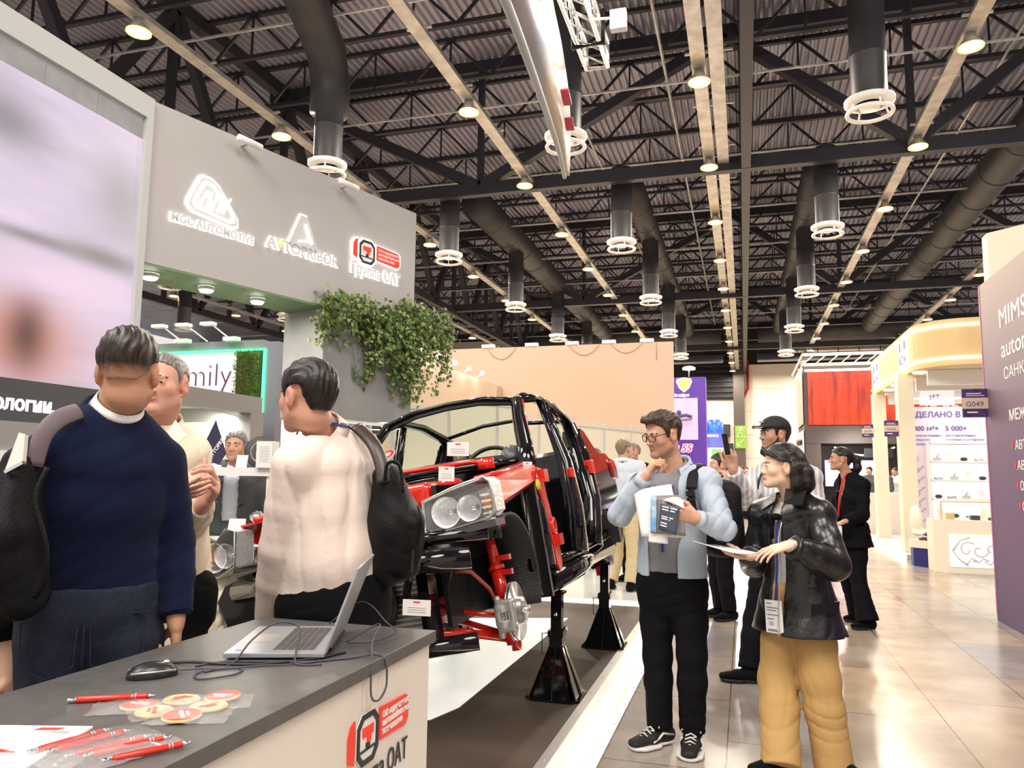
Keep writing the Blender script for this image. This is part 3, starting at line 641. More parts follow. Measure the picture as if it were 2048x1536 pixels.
# ---------------------------------------------------------------- walls behind the car
tag(MB().box(-5.15, 10.6, .1, -5.05, 16, 3.3).build('divider_wall', M_beige), 'lower pale beige wall carrying a row of small lights behind the car', 'wall panel')
bw = thing('stand_back_wall', 'large blank beige back wall of a neighbouring stand', 'wall panel', (-4.2, 16, 0)); MB().box(-4, 0, .001, 2.84, .12, 4.18).build('panel', mat('back_beige', (.68, .49, .355), .8), bw)
b = MB()
for x0, x1, dz in ((-1.2, -.55, .25), (.65, 1.3, .22), (1.55, 2.2, .2)): b.tube([(x0+(x1-x0)*t, -.012, 4.17-dz*4*t*(1-t)) for t in np.linspace(0, 1, 12)], .008, 5)
b.tube([(2.5, -.01, 4.17), (2.5, -.01, 3.8)], .008, 5); b.build('cable', mat('cable_tan', (.5, .38, .25), .7), bw)
for k, x_ in enumerate((-3.4, -1.2, -.2, .7, 1.5, 2.3)):
    tag(MB().box(-4.2+x_-.14, 15.98, 4.185, -4.2+x_+.14, 16.1, 4.26).build('wall_spot', M_white), 'small white spotlight on top of the beige back wall, %s from the left' % ('first', 'second', 'third', 'fourth', 'fifth', 'sixth')[k], 'spotlight', 'back wall spotlights')
for k in range(5):
    o = thing('string_lamp', 'tiny bright lamp on the top edge of the lower beige wall, %s from the left' % ('first', 'second', 'third', 'fourth', 'fifth')[k], 'lamp', (-5.0, 11.2+.75*k, 3.34), group='string lamps')
    MB().sphere((.1, 0, .04), .045, 10, 6).build('bulb', bpy.data.materials['spot_lens'], o); MB().beam((0, 0, -.04), (.1, 0, .04), .02).build('arm', M_white, o)
pt = thing('partition_wall', 'low cream partition panels with aluminium posts behind the car', 'partition', (-2.5, 13.2, 0))
pa, pb = V3((-4.2, 9.0, 0)), V3((-1.72, 15.8, 0)); b = MB(); b2 = MB(); dd = nrm(pb-pa)
b.slab(pa+V3((0, 0, .101)), pb+V3((0, 0, .101)), pb+V3((0, 0, 2.27)), pa+V3((0, 0, 2.27)), .02)
for k in range(8): q = pa+(pb-pa)*k/7+V3((0, 0, .101)); b2.beam(q, q+V3((0, 0, 2.3)), .04)
b2.beam(pa+V3((0, 0, 2.28)), pb+V3((0, 0, 2.28)), .05); b.build('panel', mat('panel_cream', (.72, .66, .52), .6), pt, True); b2.build('post_frame', M_alu, pt, True)
tv = thing('monitor', 'dark flat monitor seen through the windscreen', 'monitor', (-4.75, 9.6, 1.95)); MB().box(-.35, 0, 0, .35, .05, .42).build('screen', M_dgrey, tv); MB().beam((0, .02, -1.85), (0, .02, .1), .06).build('stand', M_black, tv)
# white display rack behind the car's right side
dr = thing('display_rack', 'white open display rack with car parts on it between the two men', 'display rack', (-3.5, 5.0, .06))
ra, rb = V3((-4.05, 4.62, 0)), V3((-2.95, 4.95, 0)); rd = nrm(rb-ra); rn = V3((-rd[1], rd[0], 0))
b = MB()
def rbox(b, t0, t1, o0, o1, z0, z1):
    vs = [ra+rd*t+rn*o+V3((0, 0, z)) for z in (z0, z1) for o in (o0, o1) for t in (t0, t1)]
    return b.add(vs, [(0, 2, 3, 1), (4, 5, 7, 6), (0, 1, 5, 4), (2, 6, 7, 3), (0, 4, 6, 2), (1, 3, 7, 5)])
for t in (0, .78, 1.1):
    for o in (0, .3): rbox(b, t, t+.045, o, o+.045, .07, 1.42)
b.build('post', M_white, dr, True); rbox(MB(), -.02, 1.17, -.02, .37, 1.4, 1.46).build('top', M_white, dr, True); rbox(MB(), -.02, 1.17, -.02, .37, .9, .94).build('shelf', M_white, dr, True); rbox(MB(), 0, 1.15, 0, .35, .07, .45).build('base', M_white, dr, True)
def rp(t, o, z): return ra+rd*t+rn*o+V3((0, 0, z))
fl = thing('desk_flag', 'small dark purple pennant flag with white lettering on a white base', 'flag', rp(.36, .1, 1.46)); RX = Matrix.Rotation(0, 4, 'Z')
MB().lathe([(.05, 0), (.05, .012), (.006, .03), (.005, .36), (0, .37)], n=12).build('pole', M_white, fl)
FL = frame((0, 0, .0), rd, (0, 0, 1)); b = MB()
NN = 8; pts = [((0, .33), (0, .32)), ((-.05, .2), (.05, .24)), ((-.1, .08), (.11, .12)), ((0, .01), (.07, .0))]
b.prism([(-.004, .345), (-.075, .18), (-.12, .095), (-.04, .05), (.035, .01), (.085, .1), (.045, .22)], .007, .011, FL); b.build('pennant', mat('flag_purple', (.03, .025, .06), .6), fl)
text('lettering', 'AVTOPRIB', .04, FL @ Matrix.Translation((-.025, .055, .0125)) @ Matrix.Rotation(1.0, 4, 'Z'), M_white, fl, local=True, bold=.0008)
cd = thing('clutch_disc', 'grey clutch disc and pressure plate standing on the rack', 'car part', rp(.69, .14, 1.46+.115))
CA = nrm(rd*.45-rn); MB().lathe([(.045, -.012), (.115, -.012), (.115, .0), (.06, .012), (.045, .012), (.045, -.012)], ax=CA, n=32).build('friction_ring', mat('friction', (.1, .095, .09), .7, noise=.3, nscale=60), cd)
MB().lathe([(.012, .014), (.03, .014), (.034, .004), (.075, .004), (.075, .013), (.08, .013)], ax=CA, n=28).build('hub', M_alu, cd)
MB().lathe([(.112, -.07), (.118, -.06), (.118, -.02), (.09, -.015), (.03, -.03)], ax=CA, n=28).build('pressure_plate', mat('cast_black', (.03, .03, .03), .35, .6), cd)
bx = thing('product_box', 'white and lime green product box on the rack', 'box', rp(.78, .0, 1.46)); b = MB(); b.beam((0, 0, 0), (0, 0, .19), .11, .13, up=rd); b.build('carton', M_white, bx)
b = MB(); b.add([rd*.056+rn*.064, rd*.056-rn*.064+V3((0, 0, .04)), rd*.056-rn*.064+V3((0, 0, .185)), rd*.056+rn*.064+V3((0, 0, .185))], [(0, 1, 2, 3)]); b.build('green_side', mat('lime', (.38, .6, .01), .4), bx)
b = MB()
for k in range(6): b.add([-rn*.0655+rd*x+V3((0, 0, .05+.02*k+dz)) for x, dz in ((-.04, 0), (.03, 0), (.03, .004), (-.04, .004))], [(0, 1, 2, 3)])
b.build('print_line', mat('print_grey', (.5, .5, .48), .6), bx)
for k, (t, w, lab) in enumerate(((.08, .1, 'white card in a clear holder at the left end of the rack top'), (.54, .08, 'blank white card propped before the clutch disc'))):
    b = MB(); b.slab(rp(t, .03, 1.461), rp(t+w, .03, 1.461), rp(t+w, .06, 1.55), rp(t, .06, 1.55), .003); tag(b.build('price_card', M_white), lab, 'card')
for k, (t, lab) in enumerate(((.18, 'leaning blank white card on the lower rack shelf, left one'), (.5, 'white card with small red heading on the rack shelf'))):
    b = MB(); b.slab(rp(t, .02, .941), rp(t+.13, .02, .941), rp(t+.12, .08, 1.09), rp(t, .08, 1.09), .003); tag(b.build('info_card', M_white), lab, 'card')
tag(MB().lathe([(.05, 0), (.05, .05), (.03, .07), (.03, .12), (.055, .14), (.055, .17), (.02, .2), (0, .2)], rp(.66, .2, .94), n=20).build('chrome_fitting', M_chrome), 'shiny metal fitting on the lower rack shelf', 'car part')
tag(MB().lathe([(.06, 0), (.07, .02), (.07, .06), (.03, .09), (0, .09)], rp(.16, .2, 1.46), n=20).build('sensor', M_black), 'small black sensor part on the rack top', 'car part')
# ---------------------------------------------------------------- purple totem, blue totem beyond the back wall
pu = thing('purple_totem', 'tall purple stand tower with a yellow shield emblem and pale poster', 'stand tower', (-1.45, 20, 0)); MB().box(-.9, 0, .001, .55, .5, 3.92).build('body', mat('tower_purple', (.09, .03, .3), .4, emit=.12, ecol=(.2, .08, .8)), pu)
MB().box(-.5, -.03, 2.32, .35, -.005, 3.38).build('poster', mat('poster_lilac', (.6, .5, .8), .5, emit=.1, ecol=(.75, .65, 1)), pu)
b = MB(); b.tube([(-.2, -.04, 2.9), (.05, -.04, 2.95), (.2, -.04, 2.9)], .04, 8); b.sphere((-.12, -.05, 3.02), .06, 8, 6); b.beam((-.25, -.04, 2.8), (.2, -.04, 2.84), .05, .02); b.build('poster_part', mat('poster_ink', (.1, .08, .25), .5), pu)
SH = [(0, .0), (-.14, .12), (-.22, .3), (-.19, .38), (0, .42), (.19, .38), (.22, .3), (.14, .12)]
FP = frame((.02, -.005, 3.55-.02), (1, 0, 0), (0, 0, 1)); b = MB(); b.prism([(x*.9, y*.9) for x, y in SH], 0, .05, FP); b.build('shield_emblem', mat('shield_yellow', (.9, .9, .3), emit=1.6, ecol=(1, 1, .55)), pu)
b = MB(); b.prism(inset([(x*.72, y*.72+.04) for x, y in SH], 0), .05, .06, FP); b.build('shield_field', mat('shield_green', (.5, .55, .1), emit=.8, ecol=(.7, .75, .2)), pu)
text('lettering', 'hentiger', .11, frame((-.22, -.03, 3.42), (1, 0, 0), (0, 0, 1)), M_halo, pu, local=True, bold=.006)
text('red_lettering', 'AVTO 5S', .26, frame((-.85, -.04, 2.02), (1, 0, 0), (0, 0, 1)), mat('letter_crimson', (.7, .03, .08), emit=.5, ecol=(1, .1, .2)), pu, local=True, bold=.008, shear=.25); text('letter_edge', 'AVTO 5S', .26, frame((-.85, -.02, 2.02), (1, 0, 0), (0, 0, 1)), M_halo, pu, local=True, bold=.02, shear=.25)
o = thing('tower_lamp', 'small white lamp above the purple tower', 'lamp', (-1.3, 19.9, 3.92)); MB().lathe([(0, .17), (.16, .18), (.16, .23), (.1, .26), (0, .26)], n=16).build('lamp_head', mat('lamp_glow', (1, .97, .9), emit=3), o); MB().cyl((0, 0, 0), (0, 0, .2), .015, 8).build('stem', M_alu, o)
bt = thing('cylinder_tower', 'round blue and white stand tower with a green poster', 'stand tower', (-1.05, 30, 0)); MB().lathe([(.32, 3.0), (.32, 3.5), (0, 3.5)], n=24).build('blue_cap', mat('cap_blue', (.02, .1, .55), .3, emit=.3, ecol=(.05, .2, 1)), bt); MB().lathe([(.32, .001), (.32, 2.45)], n=24).build('white_drum', mat('drum_white', (.85, .9, .85), emit=.7), bt)
MB().lathe([(.325, 2.45), (.325, 3.0)], n=24).build('violet_band', mat('band_violet', (.12, .12, .5), emit=.3, ecol=(.2, .2, .8)), bt); MB().box(-.1, -.36, 1.3, .24, -.33, 2.4).build('green_poster', mat('poster_green', (.15, .65, .1), emit=.6, ecol=(.2, .9, .15)), bt)
text('lettering', 'SERVICE', .12, frame((-.28, -.36, 2.85), (1, 0, 0), (0, 0, 1)), M_halo, bt, local=True)
MB().box(-.62, -.3, .001, -.34, .3, 3.45).build('side_fin', mat('fin_violet', (.3, .25, .6), .4, emit=.2), bt)
# ---------------------------------------------------------------- red screen stand
rs = thing('red_screen_stand', 'dark two-level stand with a big glossy red banner screen at the end of the aisle', 'exhibition stand', (4, 28, 0))
b = MB(); b.box(-2.0, 0, 2.55, 3.2, 3, 3.15).box(-2.0, .02, .001, -1.5, .4, 2.55).box(-2.0, 0, 3.15, -1.88, .3, 5.1).box(1.5, .02, .001, 1.9, .4, 2.55).box(-2.0, 2.6, .001, 3.2, 3, 2.6).box(-2, .3, 3.15, 3.2, 3, 5.0); b.build('structure', mat('stand_umber', (.06, .045, .04), .5), rs)
mr = mat('red_film', (.75, .06, .02), .2, emit=.05, ecol=(1, .12, .03), col2=(.22, .02, .012), nscale=1.1, stretch=(4, 1, .6), bump=.9, bscale=3.5); MB().box(-1.87, -.02, 3.17, 3.2, .02, 4.98).build('red_banner', mr, rs)
b = MB(); b.prism([(.3, 3.9), (.75, 3.75), (1.1, 3.85), (.95, 4.25), (.6, 4.3)], .0, .03, Matrix(((1, 0, 0, .35), (0, 0, -1, -.02), (0, 1, 0, 0), (0, 0, 0, 1)))); b.build('pale_star', mat('star_pale', (.85, .6, .5), .5), rs)
text('lettering', 'IDEL', .5, frame((1.7, -.05, 3.75), (1, 0, 0), (0, 0, 1)), bpy.data.materials['star_pale'], rs, local=True)
b = MB(); b.box(-1.95, -.06, 5.0, 3.2, 0, 5.07).slab((-2.02, .0, 5.05), (-2.02, 3.5, 5.05), (-2.02, 3.5, 5.12), (-2.02, 0, 5.12), .03); b.build('top_light', M_led, rs)
b = MB()
for z in (5.25, 5.6): b.beam((-2, -.1, z), (3.2, -.1, z), .05); b.beam((-2, .25, z), (3.2, .25, z), .05)
for k in range(13): b.beam((-2+.4*k, -.1, 5.25), (-2+.4*(k+1), -.1, 5.6), .035)
for z in (5.25, 5.6): b.beam((-2, -.1, z), (-2, 6, z), .05)
b.build('roof_truss_rail', M_alu, rs)
b = MB(); b.slab((-2.03, 0, 3.2), (-2.03, 3, 3.2), (-2.03, 3, 5.0), (-2.03, 0, 5.0), .03); b.build('side_banner', mat('side_print', (.25, .3, .15), .4, col2=(.6, .4, .4), nscale=1.2), rs)
b = MB(); b.slab((-2.03, -.01, .001), (-2.03, 4, .001), (-2.03, 4, 3.0), (-2.03, -.01, 3.0), .03); b.build('grey_side', mat('side_grey', (.42, .45, .5), .5), rs)
for k, c in enumerate(((.75, .03, .05), (.85, .8, .05))):
    b = MB(); b.slab((-2.07, .3+.7*k, 1.3), (-2.07, .8+.7*k, 1.3), (-2.07, .8+.7*k, 2.2), (-2.07, .3+.7*k, 2.2), .02); b.build('colour_panel', mat('panel_%d' % k, c, .5, emit=.2), rs)
b = MB()
for k in range(6): b.sphere((-2.1, .5+.35*k, 2.6+.01*k), .12, 8, 6, (.3, 1, .9))
b.build('black_lettering', M_black, rs)
MB().box(-1.3, 1.0, 1.1, .3, 1.1, 2.0).build('screen', mat('screen_lilac', (.6, .5, .8), emit=.7, ecol=(.75, .65, 1)), rs)
MB().tube([(-1.0+1.9*t, .8, 2.45-.28*4*t*(1-t)) for t in np.linspace(0, 1, 14)], .03, 6).build('neon_arc', M_led, rs)
MB().box(-.1, .5, 2.1, .8, .7, 2.4).build('black_box', M_black, rs)
area('red_stand_light', (3.5, 27, 2.4), (3.5, 29, .5), 1.5, 60)
# ---------------------------------------------------------------- tan curved stand at the right
M_tan = mat('tan_laminate', (.72, .5, .24), .5); M_cream = mat('cream_laminate', (.78, .7, .52), .5); M_palelam = mat('pale_laminate', (.8, .72, .58), .5)
ts = thing('tan_stand', 'tan stand with a curved fascia, lit edges and cream pillars', 'exhibition stand', (3.9, 16, 0))
path = [(2.95, 19.9)]+[(2.95, 15.4)]
for q in np.linspace(0, math.pi/2, 9)[1:]: path.append((2.95+.75*(1-math.cos(q)), 15.4-.85*math.sin(q)))
path += [(4.4, 14.45), (6.5, 14.3)]
def band(b, path, z0, z1, o0, o1):
    P = [V3((x, y, 0)) for x, y in path]; N = []
    for i in range(len(P)):
        d_ = nrm(P[min(i+1, len(P)-1)]-P[max(i-1, 0)]); N.append(V3((d_[1], -d_[0], 0)))
    n_ = len(P); vs = [P[i]+N[i]*o+V3((0, 0, z)) for o, z in ((o0, z0), (o1, z0), (o1, z1), (o0, z1)) for i in range(n_)]
    return b.add(vs, [(a*n_+i, a*n_+i+1, (a+1) % 4*n_+i+1, (a+1) % 4*n_+i) for a in range(4) for i in range(n_-1)], False)
band(MB(), path, 3.36, 4.16, -.25, 0).build('fascia', M_tan, ts, True)
b = MB(); band(b, path, 3.46, 3.5, 0, .02); band(b, path, 4.03, 4.07, 0, .02); b.build('led_line', M_led, ts, True)
cp = MB(); cp.quad(*[(x+.03, y+.03, 3.375) for x, y in path], (6.5, 19.9, 3.375)); cp.build('soffit', M_cream, ts, True)
cb = MB()
for k in range(5): cb.box(3.2, 15.3+1.0*k, 3.1, 6.5, 15.42+1.0*k, 3.37)
cb.build('ceiling_beam', M_white, ts, True)
for (x_, y_) in ((2.78, 15.75), (2.88, 19.3)): MB().box(x_, y_, .001, x_+.26, y_+.35, 3.355).build('pillar', M_cream, ts, True)
b = MB(); b.box(2.72, 15.3, .001, 6.5, 22, .08); b.build('plinth', mat('plinth_grey', (.5, .5, .5), .5), ts, True)
b = MB(); b.box(2.69, 15.3, .01, 2.718, 22, .075); b.build('kerb_light', mat('kerb_glow', (1, 1, .6), emit=5, ecol=(1, 1, .62)), ts, True)
for k, (yy, zz) in enumerate(((15.55, 0), (18.7, 0))):
    y0 = yy
    F = frame((2.95-.012, y0+.72, 3.52), (0, -1, 0), (0, 0, 1)); 
    plate = [(0, 0), (.68, 0), (.72, .04), (.72, .5), (0, .5)]
    b = MB(); b.prism(plate, 0, .03, F); b.build('logo_plate', mat('logo_glow', (1, 1, 1), emit=1.5) if k == 0 else bpy.data.materials['logo_glow'], ts, True)
    text('logo_lettering', 'TATBELSTAN'[3:], .2, F @ Matrix.Translation((.05, .06, .032)), mat('logo_violet', (.12, .08, .25), .5) if k == 0 else bpy.data.materials['logo_violet'], ts, sx=.78, bold=.004)
    for j, (x0, c) in enumerate(((.06, 'logo_violet'), (.25, 'tan_laminate'), (.52, 'logo_violet'))):
        b = MB(); b.prism([(x0, .3), (x0+.15, .3), (x0+.15, .46), (x0, .46)], .03, .034, F); b.build('logo_block', bpy.data.materials[c], ts, True)
for k, (x_, y_) in enumerate(((3.12, 15.5), (3.1, 16.6), (3.1, 17.6), (3.1, 18.5), (3.1, 19.5))):
    o = thing('canopy_light', 'round downlight under the tan fascia, %s from the corner' % ('first', 'second', 'third', 'fourth', 'fifth')[k], 'downlight', (x_-.02, y_, 3.35), group='canopy downlights'); MB().lathe([(0, -.02), (.1, -.02), (.11, 0)], n=16).build('lens', M_led, o)
area('canopy_glow', (4.6, 17.2, 3.05), (4.6, 17.5, 0), 2.5, 70, (1, .95, .85), 'RECTANGLE', 3.5)
iw = thing('display_wall', 'white and lilac lit display wall headed in violet letters', 'display wall', (4.0, 16.5, .08)); MB().box(-1.02, 0, 0, 2.4, .1, 2.72).build('panel', mat('lilac_panel', (.72, .64, .76), .5, emit=.04, ecol=(.9, .85, 1)), iw)
M_vio = mat('violet_print', (.13, .09, .32), .5)
for z, x_, sz, t in ((2.52, -.92, .15, 'СДЕЛАНО В ТАТАРСТАНЕ'), (2.26, -.92, .13, '7000 м²+'), (2.26, -.3, .13, '5 000+'), (2.26, .43, .13, '400+'), (2.15, -.92, .06, 'производственных'), (2.07, -.92, .06, 'и складских'), (1.99, -.92, .06, 'площадей'), (2.15, -.3, .06, 'восстановленных'), (2.07, -.3, .06, 'и готовых к установке'), (1.99, -.3, .06, 'трансмиссий'), (2.15, .43, .06, 'партнёров'), (2.07, .43, .06, 'и сервисов')):
    text('lettering', t, sz, frame((4.0+x_, 16.49, z+.08), (1, 0, 0), (0, 0, 1)), M_vio, iw, bold=.002 if sz > .1 else 0)
b = MB(); b.box(-.64, -.28, 0, 2.2, 0, .6)
for z in (.6, .95, 1.3, 1.65, 2.0): b.box(-.64, -.28, z, 2.2, 0, z+.03)
b.box(-.66, -.28, .6, -.63, 0, 2.03); b.build('shelf', M_white, iw)
b = MB()
for z in (.63, .98, 1.33, 1.68): b.box(-.62, -.02, z, 2.2, -.012, z+.31)
b.build('lit_back', mat('shelf_glow', (.9, .9, .88), emit=.6), iw)
b = MB()
for k in range(7):
    b.tube([(-.98+.05*math.sin(k), -.006, .3+.2*k), (-.9, -.006, .36+.2*k), (-.8, -.006, .3+.2*k), (-.7, -.006, .38+.2*k)], .012, 5); b.lathe([(.05, -.004), (.06, -.006), (.07, -.004)], (-.85, 0, .4+.22*k), (0, 1, 0), 14)
b.build('line_art', mat('art_pink', (.55, .42, .5), .6), iw)
cnt = 0
for zi, z in enumerate((.71, 1.06, 1.41, 1.76)):
    for j in range(5):
        x_ = 4.0-.5+j*.24+.03*math.sin(7*j+z*9); kind_ = (j+zi) % 4; b = MB()
        if kind_ == 0: b.box(x_-.05, 16.3, z, x_+.06, 16.32, z+.15); nm = 'card'; m_ = M_white; dsc = 'small printed card'
        elif kind_ == 1: b.lathe([(.03, 0), (.06, .02), (.06, .05), (.03, .07), (0, .07)], (x_, 16.33, z)); nm = 'sensor'; m_ = M_dgrey; dsc = 'dark round part'
        elif kind_ == 2: b.tube([(x_+.07*math.cos(t), 16.33+.05*math.sin(t), z+.02+.02*math.sin(3*t)) for t in np.linspace(0, 6.2, 14)], .012, 6); nm = 'cable_loop'; m_ = M_galv; dsc = 'coiled grey cable loop'
        else: b.box(x_-.07, 16.28, z, x_+.07, 16.38, z+.06); b.cyl((x_, 16.33, z+.06), (x_+.04, 16.33, z+.13), .02, 10); nm = 'bracket_part'; m_ = M_alu; dsc = 'metal bracket part'
        tag(b.build(nm, m_), '%s on %s lit shelf from top, %s from left' % (dsc, ('fourth', 'third', 'second', 'first')[zi], ('first', 'second', 'third', 'fourth', 'fifth')[j]), 'car part' if kind_ else 'card', 'parts on the lit shelves')
dk = thing('reception_desk', 'beige reception desk with glowing carved front panel beside the purple wall', 'desk', (2.92, 13.4, 0))
MB().prism([(-.12, .15), (.0, 0), (1.6, 0), (1.6, .6), (-.12, .6)], .001, .8).build('body', M_palelam, dk)
MB().box(.06, -.015, .1, .95, -.001, .58).build('glowing_panel', mat('panel_glow', (.9, .88, .85), emit=.5), dk)
b = MB()
for k in range(4):
    cx = .3+.16*k; b.tube([(cx+(.02+.02*t)*math.cos(t+k), -.02, .36+(.02+.02*t)*math.sin(t+k)*(1 if k % 2 else -1)) for t in np.linspace(0, 5.5, 22)], .012, 6)
    b.tube([(cx-.1, -.02, .2), (cx-.02, -.02, .15+.03*(k % 2)), (cx+.05, -.02, .24), (cx+.12, -.02, .2)], .012, 6)
b.tube([(.1, -.02, .34), (.2, -.02, .5), (.34, -.02, .55)], .014, 6); b.tube([(.1, -.02, .34), (.2, -.02, .2), (.3, -.02, .13)], .014, 6); b.build('carved_ornament', mat('ornament_grey', (.62, .6, .6), .5), dk)
b = MB(); b.beam((-.02, .05, .8), (-.02, .05, 1.08), .025); b.beam((-.02, .05, 1.08), (1.6, .05, 1.08), .02); b.build('display_frame', M_tan, dk); MB().box(-.0, .045, .82, 1.58, .055, 1.07).build('display_glass', M_glass, dk)
for k, x_ in enumerate((3.0, 3.35, 3.6)): tag(MB().box(x_, 13.6, .801, x_+.12, 13.7, .9-.03*k).build('product_sample', M_dgrey if k else M_tan), 'small product sample in the glass case of the beige desk, %s one' % ('left', 'middle', 'right')[k], 'sample', 'samples on the beige desk')
for k, (x_, y_) in enumerate(((2.95, 14.5), (3.75, 14.6))):
    ch = thing('lounge_chair', 'cream shell chair behind the beige desk, %s one' % ('left', 'right')[k], 'chair', (x_+.05, y_+.3, .001)); s_ = SDF(.012)
    s_.ell((0, 0, .5), (.26, .25, .07), k=.03).ell((-.02+.16*(1-2*k)*-1, .1, .72), (.09, .26, .25), k=.06); s_.p = [(lambda f, ox=x_+.05, oy=y_+.3: (lambda x, y, z: f(x-ox, y-oy, z)))(p[0]) and p for p in s_.p]
    o = s_.mesh('shell', M_palelam); o.parent = ch; MB().cyl((0, 0, 0), (0, 0, .46), .03, 10).build('leg', M_black, ch)
bc = thing('blue_cabinet', 'low corner cabinet with white top and navy blue doors', 'cabinet', (2.62, 14.05, 0)); MB().prism([(.0, .2), (.2, 0), (.5, 0), (.5, .45), (0, .45)], .3, .42).build('top', M_palelam, bc); MB().prism([(.02, .22), (.22, .02), (.48, .02), (.48, .43), (.02, .43)], .001, .3).build('door', mat('navy_door', (.02, .02, .16), .4), bc)
for k in range(4): tag(MB().tube([(2.84+.1*math.cos(t)+.03*k, 14.25+.08*math.sin(t), .44+.035*k+.01*math.sin(2*t)) for t in np.linspace(0, 6.1, 18)], .018, 7).build('hose_coil', M_chrome if k % 2 else M_dgrey), 'coiled hose part on the blue corner cabinet, %s from the bottom' % ('first', 'second', 'third', 'fourth')[k], 'car part', 'hoses on the blue cabinet')
wc = thing('white_counter', 'pale counter with a glowing edge line behind the woman in the black suit', 'counter', (3.0, 20.6, .08)); MB().box(-.25, 0, 0, .6, .9, .98).build('body', mat('counter_pale', (.66, .6, .54), .5), wc)
b = MB(); b.box(-.262, .1, .15, -.25, .13, .85).box(-.262, .75, .15, -.25, .78, .85).box(-.262, .1, .13, -.25, .78, .16).box(-.262, .1, .84, -.25, .78, .87); b.build('light_line', M_led, wc)
tag(MB().box(2.85, 20.8, 1.061, 3.3, 21.1, 1.16).build('equipment_box', M_dgrey), 'dark box on the pale counter', 'box')
tb = MB(); tb.slab((2.62, 20.7, 1.07), (2.85, 20.7, 1.2), (2.85, 21.0, 1.2), (2.62, 21.0, 1.07), .02); tag(tb.build('tablet', M_white), 'tilted white tablet on the pale counter', 'tablet')
hs = thing('hanging_sign', 'small white hanging logo box inside the tan stand', 'sign', (3.75, 17.2, 2.9)); MB().box(-.3, 0, 0, .3, .15, .3).build('box', mat('signbox', (.8, .78, .8), emit=.4), hs); text('lettering', 'ИТ', .14, frame((3.6, 17.19, 3.0), (1, 0, 0), (0, 0, 1)), M_vio, hs); MB().beam((0, .07, .3), (0, .07, .455), .02).build('hanger', M_alu, hs)
# ---------------------------------------------------------------- purple wall at the right edge
pw = thing('purple_wall', 'tall purple event wall with large white lettering at the right edge', 'event wall', (2.46, 7, 0))
mp_ = mat('purple_print', (.2, .13, .22), .5); nt = mp_.node_tree; bs = nt.nodes['Principled BSDF']; tc = nt.nodes.new('ShaderNodeTexCoord'); sp = nt.nodes.new('ShaderNodeSeparateXYZ'); nt.links.new(tc.outputs['Object'], sp.inputs[0])
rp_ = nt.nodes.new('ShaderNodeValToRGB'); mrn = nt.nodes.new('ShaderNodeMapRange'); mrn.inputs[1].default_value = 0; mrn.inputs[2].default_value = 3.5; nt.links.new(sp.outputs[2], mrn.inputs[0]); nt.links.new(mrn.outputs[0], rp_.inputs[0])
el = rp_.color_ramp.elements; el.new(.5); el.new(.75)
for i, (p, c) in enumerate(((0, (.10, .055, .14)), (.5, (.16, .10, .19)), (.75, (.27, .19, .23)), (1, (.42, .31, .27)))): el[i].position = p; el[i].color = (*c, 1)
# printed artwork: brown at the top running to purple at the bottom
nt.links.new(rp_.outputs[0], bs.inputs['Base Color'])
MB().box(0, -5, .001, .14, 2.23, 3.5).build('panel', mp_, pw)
MB().box(-.004, 2.2, .06, .14, 2.236, 3.5).build('pink_edge', mat('edge_pink', (.38, .12, .22), .5, emit=.12, ecol=(.8, .2, .5)), pw)
M_let = mat('letter_cream', (.9, .84, .78), .5, emit=.12)
for t, z, sz, y0 in (('MIMS', 2.93, .27, 8.62), ('automobility', 2.63, .25, 8.6), ('САНКТ-ПЕТЕРБУРГ', 2.41, .16, 8.56), ('МЕЖДУНАРОДНАЯ', 2.0, .145, 8.48), ('АВТОЗАПЧАСТИ', 1.72, .12, 8.36), ('АВТОМОБИЛИ', 1.53, .12, 8.33), ('ОБОРУДОВАНИЕ', 1.34, .12, 8.29), ('СЕРВИС', 1.15, .12, 8.26)):
    text('lettering', t, sz, frame((2.4585, y0, z), (0, -1, 0), (0, 0, 1)), M_let, pw, bold=.0015 if sz > .13 and 'САН' not in t else 0, ext=.001, sx=1.3)
b = MB()
for k in range(4): b.box(-.006, 1.40-.035*k, 1.72+.02-.19*k, 0, 1.43-.035*k, 1.8-.19*k)
b.build('bullet_mark', M_red, pw)
b = MB(); b.sphere((-.0, .95, .5), .2, 16, 10, (.02, 1, 1)); b.sphere((0, .85, .1), .3, 16, 10, (.02, .8, 1.2)); b.build('printed_blot', mat('blot_violet', (.14, .05, .3), .5), pw)
def flag_sign(x, y, z, t, lab):
    o = thing('stand_number_sign', lab, 'sign', (x, y, z), group='stand number signs'); w = .24
    MB().box(-w, 0, 0, 0, .02, .3).build('plate', mat('sign_violet', (.04, .015, .08), .4, col2=(.1, .04, .2), nscale=14) if 'sign_violet' not in bpy.data.materials else bpy.data.materials['sign_violet'], o)
    MB().box(-w, -.004, .09, 0, -.001, .205).build('number_field', M_beige, o); text('number', t, .075, frame((x-w+.03, y-.006, z+.115), (1, 0, 0), (0, 0, 1)), M_vio, o)
    MB().box(-w+.04, -.004, .245, -.06, -.001, .255).box(-w+.04, -.004, .225, -.03, -.001, .232).box(-w+.04, -.004, .045, -.1, -.001, .06).build('print_line', M_white, o)
flag_sign(2.455, 9.1, 2.08, 'G049', 'violet stand number sign G049 on the edge of the purple wall')
flag_sign(2.775, 15.85, 2.2, 'G036', 'violet stand number sign on the nearer cream pillar'); flag_sign(2.87, 19.4, 2.35, 'G034', 'violet stand number sign on the farther cream pillar')
bx = MB(); bx.prism([(3.9, 14.0), (4.35, 13.6), (6, 13.6), (6, 14.28), (3.9, 14.28)], 4.17, 5.45); tag(bx.build('cream_tower', M_palelam), 'cream block tower rising above the purple wall', 'stand tower')
